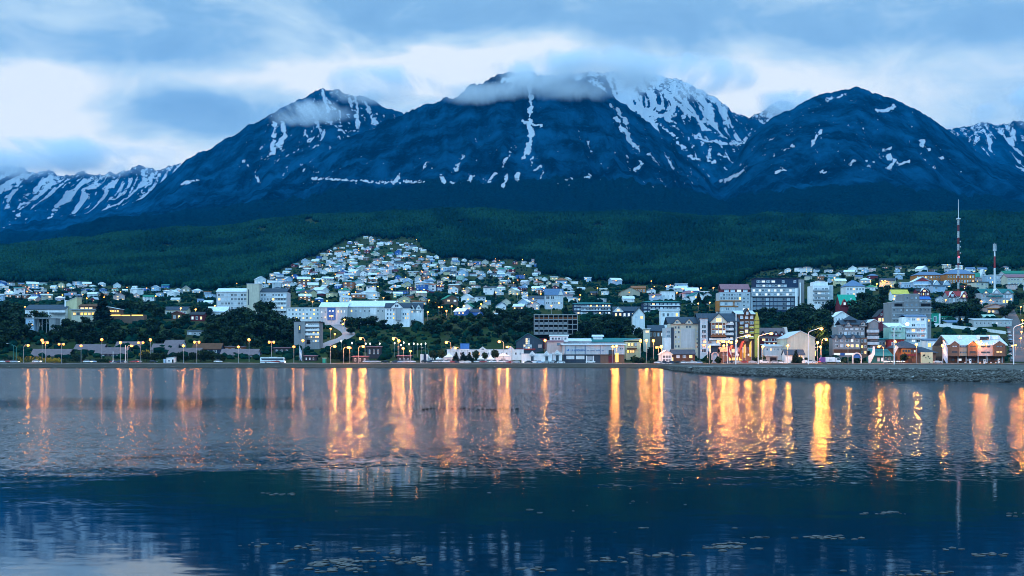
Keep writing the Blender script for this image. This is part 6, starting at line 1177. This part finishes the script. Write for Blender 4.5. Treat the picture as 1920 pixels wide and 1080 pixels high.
# refuse truck
Y = 598; x = (1556 - 960) / F * Y; o = bpy.data.objects.new('refuse_truck', None); COL.objects.link(o); o.location = (x, Y, gxy(x, Y) + .12); tag(o, 'refuse truck with purple rear hopper, white box body and white cab', 'truck')
MB().prism([(-5.4, .7), (-2.6, .7), (-2.6, 3.3), (-4.6, 3.3), (-5.5, 2.4)], -1.25, 1.25).build('hopper', 'purple', o); MB().box(-2.55, 2.4, -1.25, 1.25, .95, 3.4).build('body', 'white', o); MB().box(-1.0, .6, -1.28, -1.26, 1.5, 2.1).build('side_mark', 'palegrey', o)
MB().prism([(2.7, .7), (5.2, .7), (5.25, 1.8), (4.9, 3.0), (2.7, 3.05)], -1.2, 1.2).build('cab', 'white', o); MB().prism([(3.5, 1.8), (5.0, 1.8), (4.75, 2.8), (3.5, 2.8)], -1.23, -1.205).build('window', 'glass', o); MB().box(-5.2, 5.1, -.6, .6, .5, .9).build('chassis', 'black', o)
for wx in (-3.4, -2.2, 4.0):
    for wy in (-1.1, 1.1): link('wheel', wheel_mesh(), o, (wx, wy, .45)).scale = (1.5, 1.4, 1.5)
for wy in (-1.0, 1.0): link('tail_light', VM['tl'], o, (-5.45, wy, .9)).scale = (2, 2, 2); link('headlight', VM['hl'], o, (5.25, wy, .95))

# ------------------------------------------------------------------ flags, banners, barrels, poles
def pole(px, pyt, pyb, Y, m, label, r=.13, name='flagpole', flag=None, cat='flagpole'):
    x = (px - 960) / F * Y; z = gxy(x, Y); h = CZ + (H0 - pyt) / F * Y - z; o = bpy.data.objects.new(name, None); COL.objects.link(o); o.location = (x, Y, z); tag(o, label, cat)
    MB().tube((0, 0, -.6), (0, 0, h), r, 7, 0, r * .6).build('pole', m, o); MB().ball((0, 0, h + .1), .16, .16, .16).build('finial', m, o)
    if flag:
        cols, w_, hh = flag; mb = MB(); n = len(cols)
        for k in range(n):
            for i in range(5):
                f0, f1 = i / 5, (i + 1) / 5; q0, q1 = math.sin(f0 * 5 + px) * .35, math.sin(f1 * 5 + px) * .35; d0, d1 = f0 * hh * .5, f1 * hh * .5
                za, zb = h - .2 - hh * k / n, h - .2 - hh * (k + 1) / n
                mb.add([(f0 * w_, q0, za - d0), (f1 * w_, q1, za - d1), (f1 * w_, q1, zb - d1), (f0 * w_, q0, zb - d0), (f0 * w_, q0 + .04, za - d0), (f1 * w_, q1 + .04, za - d1), (f1 * w_, q1 + .04, zb - d1), (f0 * w_, q0 + .04, zb - d0)], [(0, 1, 2, 3), (7, 6, 5, 4), (0, 4, 5, 1), (3, 2, 6, 7)], k)
        mb.build('flag', cols, o)
    return o
pole(1768, 634, 681, 604, 'steel', 'tall pole with large drooping pale blue and white flag', .14, flag=(['sky', 'white', 'sky'], 2.6, 10.0))
pole(1327, 646, 681, 606, 'white', 'flagpole with blue-white flag left of the round pink arch', .12, flag=(['sky', 'white', 'sky'], 1.6, 3)); pole(1364, 645, 683, 600, 'white', 'flagpole with red flag among the lamp cluster', .12, flag=(['red', 'red'], 1.4, 5)); pole(1379, 645, 683, 600, 'white', 'flagpole with pale blue flag right of the red flag', .12, flag=(['sky', 'white'], 1.3, 5)); pole(1367, 652, 683, 600, 'white', 'flagpole with white and red flag nearest the road', .12, flag=(['white', 'red'], 1.2, 4))
pole(545 + 16, 647, 676, 622, 'steel', 'flagpole with pale flag on the green slope by the banded block', .12, flag=(['sky', 'white', 'sky'], 1.4, 6))
def banner(px, pyt, pyb, Y, m, label):
    x = (px - 960) / F * Y; z = gxy(x, Y); h = CZ + (H0 - pyt) / F * Y - z; o = bpy.data.objects.new('feather_banner', None); COL.objects.link(o); o.location = (x, Y, z); tag(o, label, 'banner')
    MB().tube((0, 0, -.5), (0, 0, h), .09, 6).build('pole', 'steel', o); MB().prism([(-.05, h * .28), (-1.1, h * .30), (-1.2, h * .78), (-.8, h * .93), (-.05, h)], -.03, .03).build('cloth', m, o)
banner(1398, 645, 679, 603, 'yellow', 'yellow feather banner, shorter of the two'); banner(1409, 639, 680, 603, 'yellow', 'taller yellow feather banner below the brown and yellow hotel'); banner(1392, 655, 678, 603, 'orange', 'orange banner left of the yellow ones')
for i, x in enumerate((1810, 1838, 1849, 1858, 1867, 1874)):
    Y = 600; xx = (x - 960) / F * Y; o = bpy.data.objects.new('traffic_barrel', None); COL.objects.link(o); o.location = (xx, Y, gxy(xx, Y) + .1); tag(o, None, 'barrel', 'orange barrels before the timber building')
    m_ = MB(); m_.tube((0, 0, 0), (0, 0, 1.0), .42, 10, 0, .36); m_.build('drum', 'orange', o); MB().tube((0, 0, .5), (0, 0, .75), .42, 10).build('band', 'white', o); later(o, 'orange and white traffic barrel', x, 682)
for x, lb in ((1819, 'white fuel pump left of the timber building centre'), (1846, 'white fuel pump with black window'), (1873, 'rightmost white fuel pump')):
    Y = 604; xx = (x - 960) / F * Y; o = bpy.data.objects.new('fuel_pump', None); COL.objects.link(o); o.location = (xx, Y, gxy(xx, Y)); tag(o, lb, 'fuel pump'); MB().box(-.5, .5, -.3, .3, 0, 2.2).build('cabinet', 'white', o); MB().box(-.3, .3, -.33, -.31, 1.3, 1.9).build('screen', 'black', o); MB().box(-.55, .55, -.35, .35, 2.2, 2.5).build('cap', 'palegrey', o)
for x, yt, lb in ((25, 644, 'turquoise twin-arm unlit lamp post left of the yellow hedge'), (803, 652, 'turquoise unlit lamp post with curved arm by the striped gateway')):
    Y = 606; xx = (x - 960) / F * Y; z = gxy(xx, Y); h = CZ + (H0 - yt) / F * Y - z; o = bpy.data.objects.new('lamp_post', None); COL.objects.link(o); o.location = (xx, Y, z); tag(o, lb, 'street lamp')
    m_ = MB()
    for q in ((0, 0), (1.6, -.8)) if x < 100 else ((0, 0),): m_.tube((q[0], 0, -.5), (q[0], 0, h - 1.2 + q[1]), .14, 7); m_.tube((q[0], 0, h - 1.2 + q[1]), (q[0] - .6, 0, h - .4 + q[1]), .1, 6); m_.tube((q[0] - .6, 0, h - .4 + q[1]), (q[0] - 3, 0, h + q[1]), .09, 6)
    m_.build('pole', 'teal', o); MB().box(-3.6, -2.7, -.2, .2, h - .1, h + .12).build('lamp_head', 'palegrey', o)
b = B('hut', 'turquoise portable cabin beside the shore road', 'portable toilet', None, 604, 611, 672, 680, 606, 1.6); b.walls('teal'); b.roof('flat', 'mint', .6, o=.1); b.box('door', 'emerald', 605.5, 609.5, 673, 680, -.08, -.01)
for x, yt, lb in ((212, 660, 'white mast with splayed foot left of the dark pickup'), (235, 648, 'taller white mast with crossbar right of the dark pickup')):
    o = pole(x, yt, 681, 603, 'white', lb, .16, 'mast', cat='mast'); m_ = MB()
    for k in range(3): m_.tube((0, 0, 1.6), (1.3 * math.cos(k * 2.1), 1.3 * math.sin(k * 2.1), -.3), .1, 5)
    m_.build('foot', 'white', o)
# ------------------------------------------------------------------ the two masts on the skyline
def lattice(px, pyt, pyb, Y, label):
    x = (px - 960) / F * Y; z = gxy(x, Y); h = CZ + (H0 - pyt) / F * Y - z; o = bpy.data.objects.new('radio_mast', None); COL.objects.link(o); o.location = (x, Y, z); tag(o, label, 'radio mast'); LM.append(('the tall radio mast', px, pyb))
    hl = h * .80; n = 12; r = .95
    for k in range(n):
        z0, z1 = hl * k / n, hl * (k + 1) / n; m_ = MB(); A = [(r * math.cos(a), r * math.sin(a)) for a in (.5, 2.6, 4.7)]
        for i in range(3):
            p, q = A[i], A[(i + 1) % 3]; m_.tube((*p, z0), (*p, z1), .12, 5)
            for j in range(3): za, zb = z0 + (z1 - z0) * j / 3, z0 + (z1 - z0) * (j + 1) / 3; m_.tube((*p, za), (*q, zb), .06, 4); m_.tube((*q, za), (*p, zb), .06, 4); m_.tube((*p, zb), (*q, zb), .06, 4)
        m_.build('mast_section', 'red' if k % 2 == 0 else 'white', o)
    for zz in (.42, .55, .63, .70): a = MB(); a.tube((r, -.6, hl * zz), (r + .9, -.9, hl * zz), .55, 8); a.build('antenna', 'palegrey', o)
    MB().tube((0, 0, hl), (0, 0, h), .28, 6, 0, .15).build('whip_aerial', 'white', o); MB().box(-1.5, 1.5, -1.5, 1.5, hl - .6, hl + .3).build('platform', 'white', o); MB().ball((0, -1.5, hl * .50), .6, .6, .6).build('beacon', 'redlamp', o)
lattice(1797, 374, 527, 1010, 'very tall red and white lattice radio mast with red beacon')
Y = 1000; px = 1865; x = (px - 960) / F * Y; z = gxy(x, Y); h = CZ + (H0 - 466) / F * Y - z; o = bpy.data.objects.new('antenna_tower', None); COL.objects.link(o); o.location = (x, Y, z); tag(o, 'shorter red and white tubular antenna tower at the right', 'antenna tower'); LM.append(('the tubular antenna tower', px, 516))
MB().tube((0, 0, -1), (0, 0, h * .60), 1.0, 10, 0, .8).build('tower_base', 'white', o); MB().tube((0, 0, h * .60), (0, 0, h * .84), .8, 10, 0, .65).build('tower_band', 'red', o); MB().tube((0, 0, h * .84), (0, 0, h), .65, 10, 0, .5).build('tower_top', 'white', o); MB().tube((0, 0, h * .95), (0, 0, h * .97), 1.5, 12).build('platform', 'palegrey', o)
for a in range(6): MB().box(1.2 * math.cos(a * 1.05) - .25, 1.2 * math.cos(a * 1.05) + .25, 1.2 * math.sin(a * 1.05) - .2, 1.2 * math.sin(a * 1.05) + .2, h * .97, h * 1.06 + (a % 2) * 1.5).build('antenna', 'palegrey', o)
MB().tube((0, 0, h), (0, 0, h + 5), .18, 6, 0, .1).build('whip_aerial', 'white', o)
finish_labels()

# ------------------------------------------------------------------ forest on the hill (one mass of crowns)
def forest():
    t = (1 + 5 ** .5) / 2
    ico = np.array([(-1, t, 0), (1, t, 0), (-1, -t, 0), (1, -t, 0), (0, -1, t), (0, 1, t), (0, -1, -t), (0, 1, -t), (t, 0, -1), (t, 0, 1), (-t, 0, -1), (-t, 0, 1)], float); ico /= np.linalg.norm(ico[0])
    fc = np.array([(0, 11, 5), (0, 5, 1), (0, 1, 7), (0, 7, 10), (0, 10, 11), (1, 5, 9), (5, 11, 4), (11, 10, 2), (10, 7, 6), (7, 1, 8), (3, 9, 4), (3, 4, 2), (3, 2, 6), (3, 6, 8), (3, 8, 9), (4, 9, 5), (2, 4, 11), (6, 2, 10), (8, 6, 7), (9, 8, 1)])
    rs = np.random.RandomState(3); PXs, Ys = [], []
    Y = 1150.0
    while Y < 2860:
        st = 5.2 * F / Y; px = np.arange(-420, 2330, st); px = px + rs.uniform(-st * .6, st * .6, len(px)); yy = Y + rs.uniform(-6, 6, len(px))
        PXs.append(px); Ys.append(yy); Y += 8.5 if Y < 2700 else 5
    px = np.concatenate(PXs); Y = np.concatenate(Ys); py = gpy(px, Y)
    keep = py < town_top(px) - 1.5 + (fbm(px / 18, Y / 60, 3, 71) - .5) * 12
    gap = fbm(px / 45, Y / 120, 3, 72); keep &= gap > .20
    keep &= ~((px > 1440) & (py > 452) & (rs.uniform(size=len(px)) < .62) & (fbm(px / 30, Y / 60, 3, 75) > .44))
    px, Y = px[keep], Y[keep]; x = (px - 960) / F * Y; z = ground_z(px, Y); n = len(px)
    h = rs.uniform(7, 13, n) * (.8 + .5 * fbm(px / 60, Y / 100, 3, 73)); r = h * rs.uniform(.26, .40, n)
    V = ico[None] * (1 + rs.uniform(-.28, .28, (n, 12, 1)))
    ang = rs.uniform(0, 6.28, n); ca, sa = np.cos(ang)[:, None], np.sin(ang)[:, None]
    VX = (V[..., 0] * ca - V[..., 1] * sa) * r[:, None] + x[:, None]; VY = (V[..., 0] * sa + V[..., 1] * ca) * r[:, None] + Y[:, None]; VZ = (V[..., 2] * .5 + .5) * h[:, None] * .95 + z[:, None] + h[:, None] * .05
    Fq = (fc[None] + (np.arange(n) * 12)[:, None, None]).reshape(-1, 3)
    tint = np.repeat(np.clip(rs.uniform(0, .6, n) + (fbm(px / 60, Y / 130, 5, 74) - .5) * 2.6 + np.clip((700 - px) / 900, 0, .3), 0, 1)[:, None], 12, 1)
    m = bpy.data.materials.new("canopy"); m.use_nodes = True; tn = NT(m.node_tree); bs = tn.nt.nodes['Principled BSDF']
    a = tn.n('ShaderNodeAttribute', attribute_name='tint').outputs['Fac']; nz = tn.noise(tn.n('ShaderNodeNewGeometry').outputs['Position'], .5, 3, .7).outputs[0]
    c = tn.mix(a, (.003, .018, .015), (.014, .064, .034)); c = tn.mix(tn.ramp(nz, .35, .65), c, (.003, .022, .018)); tn.L(c, bs.inputs['Base Color']); bs.inputs['Roughness'].default_value = .9; bs.inputs['Specular IOR Level'].default_value = 0
    print('forest trees', n)
    tag(link('forest', npmesh('forest', np.stack([VX, VY, VZ], -1).reshape(-1, 3), Fq, m, {'tint': tint})), 'dark green forest covering the hill above the town', 'forest', kind='stuff')
    # undergrowth between the buildings
    n = 42000; px = rs.uniform(-350, 2250, n); Y = np.exp(rs.uniform(math.log(628), math.log(2450), n)); py = gpy(px, Y); x = (px - 960) / F * Y
    keep = (fbm(px / 16, Y / 26, 4, 91) + rs.uniform(-.12, .12, n) > .45) & (py > town_top(px) - 2)
    for (rx, ry, wd) in ROADS: keep &= np.min(np.hypot(x[:, None] - rx[None, ::3], Y[:, None] - ry[None, ::3]), 1) > wd / 2 + 3.5
    px, Y, x = px[keep], Y[keep], x[keep]; z = ground_z(px, Y); n = len(px); r = rs.uniform(.6, 2.2, n) * (1 + .8 * (fbm(px / 30, Y / 50, 2, 93) - .5))
    V = ico[None] * (1 + rs.uniform(-.38, .38, (n, 12, 1))) * r[:, None, None] * np.array([1.2, 1.1, .95]); V = V + np.stack([x, Y, z + r * .45], -1)[:, None, :]
    Fq = (fc[None] + (np.arange(n) * 12)[:, None, None]).reshape(-1, 3); tint = np.repeat(np.clip(rs.uniform(0, .7, n) + (fbm(px / 60, Y / 90, 3, 94) - .5), 0, 1)[:, None], 12, 1)
    print('undergrowth', n); tag(link('undergrowth', npmesh('undergrowth', V.reshape(-1, 3), Fq, m, {'tint': tint})), 'dark scrub growing over the slopes between the houses', 'scrub', kind='stuff')
    # rubble of the embankment and the beach
    rs = np.random.RandomState(8); n = 5200; px = np.concatenate([rs.uniform(1238, 2300, 4400), rs.uniform(-200, 1240, 800)]); ys = shoreY(px); wd = np.where(px > 1238, 5.0, 14.0); k = rs.uniform(-.05, 1.0, n) ** 1.0; Y = ys + k * wd * .95
    z = ground_z(px, Y); x = (px - 960) / F * Y; r = rs.uniform(.08, .25, n) * (1 - .4 * np.clip(k, 0, 1)) * np.where(px > 1238, 1, 1.3); r = np.where(rs.uniform(size=n) < .04, r * 1.9, r)
    V = ico[None] * (1 + rs.uniform(-.35, .35, (n, 12, 1))) * r[:, None, None] * np.array([1.25, 1, .75]); V = V + np.stack([x, Y, z + r * .2], -1)[:, None, :]
    Fq = (fc[None] + (np.arange(n) * 12)[:, None, None]).reshape(-1, 3); tint = np.repeat(rs.uniform(0, 1, n)[:, None], 12, 1)
    m = bpy.data.materials.new("rubble"); m.use_nodes = True; tn = NT(m.node_tree); bs = tn.nt.nodes['Principled BSDF']; a = tn.n('ShaderNodeAttribute', attribute_name='tint').outputs['Fac']; nz = tn.noise(tn.n('ShaderNodeNewGeometry').outputs['Position'], 3, 4, .7).outputs[0]
    c = tn.mix(a, (.018, .020, .02), (.085, .085, .08)); c = tn.mix(tn.ramp(nz, .4, .7), c, (.055, .056, .052)); c = tn.mix(tn.m('GREATER_THAN', a, .975), c, (.34, .34, .33)); tn.L(c, bs.inputs['Base Color'])
    tag(link('rubble', npmesh('rubble', V.reshape(-1, 3), Fq, m, {'tint': tint})), 'grey rubble along the water line', 'rocks', kind='stuff')
    # kelp and scum floating on the calm water
    pts = []
    def patch(px0, py0, wpx, hpx, n):
        for _ in range(int(n * .38)):
            qx = rs.normal() * .33; qy = rs.normal() * .33
            if vnoise(np.array(qx * 4 + px0), np.array(qy * 3 + py0), 7) < .42: continue
            pxx, pyy = px0 + qx * wpx, py0 + qy * hpx; Yv = CZ * F / (pyy - H0); pts.append(((pxx - 960) / F * Yv, Yv, rs.uniform(.010, .038)))
    for a_ in ((620, 1057, 110, 20, 520), (780, 1051, 100, 12, 200), (575, 1026, 40, 12, 60), (700, 1032, 60, 8, 50), (1355, 1026, 80, 12, 260), (1550, 1008, 90, 5, 110), (1420, 1008, 40, 4, 30), (525, 927, 70, 4, 50), (1650, 962, 90, 4, 60), (1150, 1050, 60, 10, 50), (1240, 1040, 80, 8, 50), (480, 1022, 80, 8, 40), (690, 960, 120, 8, 18), (1200, 990, 200, 10, 30), (1250, 945, 300, 14, 26), (1780, 1030, 60, 10, 30), (1850, 1040, 70, 5, 50), (1700, 1075, 260, 14, 70), (1000, 1070, 200, 10, 40), (100, 880, 120, 12, 8), (380, 905, 200, 16, 8), (1080, 960, 200, 10, 14), (880, 925, 200, 10, 12), (1900, 965, 60, 10, 24)): patch(*a_)
    fm = MB().ball((0, 0, 0), .10, .08, .055, 8, 5).mesh('buoy', mat('floatdark', (.012, .014, .015), rough=.5), True); k_ = 0
    for px_ in np.arange(440, 975, 8.0):
        if rs.uniform() < (.9 if px_ > 780 else .6):
            Yv = CZ * F / (767.5 + rs.normal() * .7 - H0); o = link('buoy', fm, None, ((px_ + rs.normal() * 1.2 - 960) / F * Yv, Yv, .015), rs.uniform(0, 3)); sc = rs.uniform(.6, 1.2) * (1 if px_ > 780 else .6); o.scale = (sc, sc, sc)
            tag(o, 'small dark float in the long line of floats on the bay', 'float', 'line of small dark floats on the bay')
    Pt = np.array(pts); n = len(Pt); V = ico[None] * (1 + rs.uniform(-.4, .4, (n, 12, 1))) * Pt[:, 2][:, None, None] * np.array([1.7, 1.2, .28]); V = V + np.stack([Pt[:, 0], Pt[:, 1], np.full(n, .004)], -1)[:, None, :]
    Fq = (fc[None] + (np.arange(n) * 12)[:, None, None]).reshape(-1, 3)
    tag(link('floating_kelp', npmesh('floating_kelp', V.reshape(-1, 3), Fq, mat('kelp', (.07, .08, .085), rough=.55, var=.3, scale=3))), 'scraps of kelp floating on the calm water', 'kelp', kind='stuff')
forest()
# ------------------------------------------------------------------ dusk haze (one closed box round everything)
def build_haze():
    m = bpy.data.materials.new("haze"); m.use_nodes = True; t = NT(m.node_tree); t.nt.nodes.clear()
    vol = t.n('ShaderNodeVolumePrincipled'); out = t.n('ShaderNodeOutputMaterial'); t.L(vol.outputs[0], out.inputs['Volume'])
    vol.inputs['Color'].default_value = (.0, .43, 1.0, 1); vol.inputs['Density'].default_value = HAZE
    vol.inputs['Anisotropy'].default_value = 0.0
    x0, x1, y0, y1, z0, z1 = -9500, 14500, -600, 11800, -8, 3000
    V = [(x, y, z) for z in (z0, z1) for y in (y0, y1) for x in (x0, x1)]
    Fc = [[0, 2, 3, 1], [4, 5, 7, 6], [0, 1, 5, 4], [2, 6, 7, 3], [0, 4, 6, 2], [1, 3, 7, 5]]
    tag(link("haze", npmesh("haze", V, Fc, m)), kind='stuff')
HAZE = 2.3e-5
build_haze()

# ------------------------------------------------------------------ cloud banks lying on the summits
def cloud(px0, px1, py0, py1, Y, depth, dens, seed, label, thr=.46):
    c = P((px0 + px1) / 2, (py0 + py1) / 2, Y); rx = (px1 - px0) / 2 * Y / F; rz = (py1 - py0) / 2 * Y / F
    mb = MB(); mb.ball((0, 0, 0), 1, 1, 1, 20, 12)
    m = bpy.data.materials.new("cloud"); m.use_nodes = True; t = NT(m.node_tree); t.nt.nodes.clear()
    vol = t.n('ShaderNodeVolumePrincipled'); out = t.n('ShaderNodeOutputMaterial'); t.L(vol.outputs[0], out.inputs['Volume'])
    tc = t.n('ShaderNodeTexCoord').outputs['Object']; ln = t.n('ShaderNodeVectorMath', operation='LENGTH'); t.L(tc, ln.inputs[0])
    pos = t.n('ShaderNodeNewGeometry').outputs['Position']
    nz = t.noise(t.mapping(pos, (1, .12, 1.5), (seed, seed * .7, 0)), 1 / 330.0, 6, .62, .6).outputs[0]
    fall = t.ramp(ln.outputs['Value'], .98, .35)
    d = t.ramp(t.m('ADD', t.m('MULTIPLY', nz, 3.0), t.m('MULTIPLY', fall, 1.0)), thr + 1.55, thr + 2.60)
    t.L(t.m('MULTIPLY', t.m('MULTIPLY', d, fall), dens), vol.inputs['Density']); vol.inputs['Color'].default_value = (.98, .99, 1, 1); vol.inputs['Anisotropy'].default_value = .3
    o = link('cloud', mb.mesh('cloud', m), None, c); o.scale = (rx, depth, rz); tag(o, label, 'cloud', kind='stuff')
cloud(820, 1340, 62, 226, 4950, 260, .022, 3, 'cloud bank lying on the middle summit', .38)
cloud(760, 1060, 138, 214, 4900, 160, .013, 19, 'thin cloud trailing along the left shoulder of the middle summit')
cloud(1040, 1500, 70, 212, 7050, 380, .010, 11, 'cloud lying on the snowy peaks behind the pass', .40)
cloud(520, 900, 100, 222, 6150, 240, .013, 29, 'cloud wrapped round the left peak')
cloud(430, 720, 170, 252, 5800, 180, .014, 37, 'wisp of cloud drifting below the left peak')
cloud(-520, 520, 232, 356, 8800, 400, .008, 43, 'cloud bank covering the far left range', .34)
cloud(1640, 2600, 120, 276, 7800, 400, .014, 57, 'cloud bank covering the far right range', .34)
cloud(1370, 1590, 150, 240, 7050, 200, .012, 63, 'cloud hiding the small snowy peak at the pass', .36)
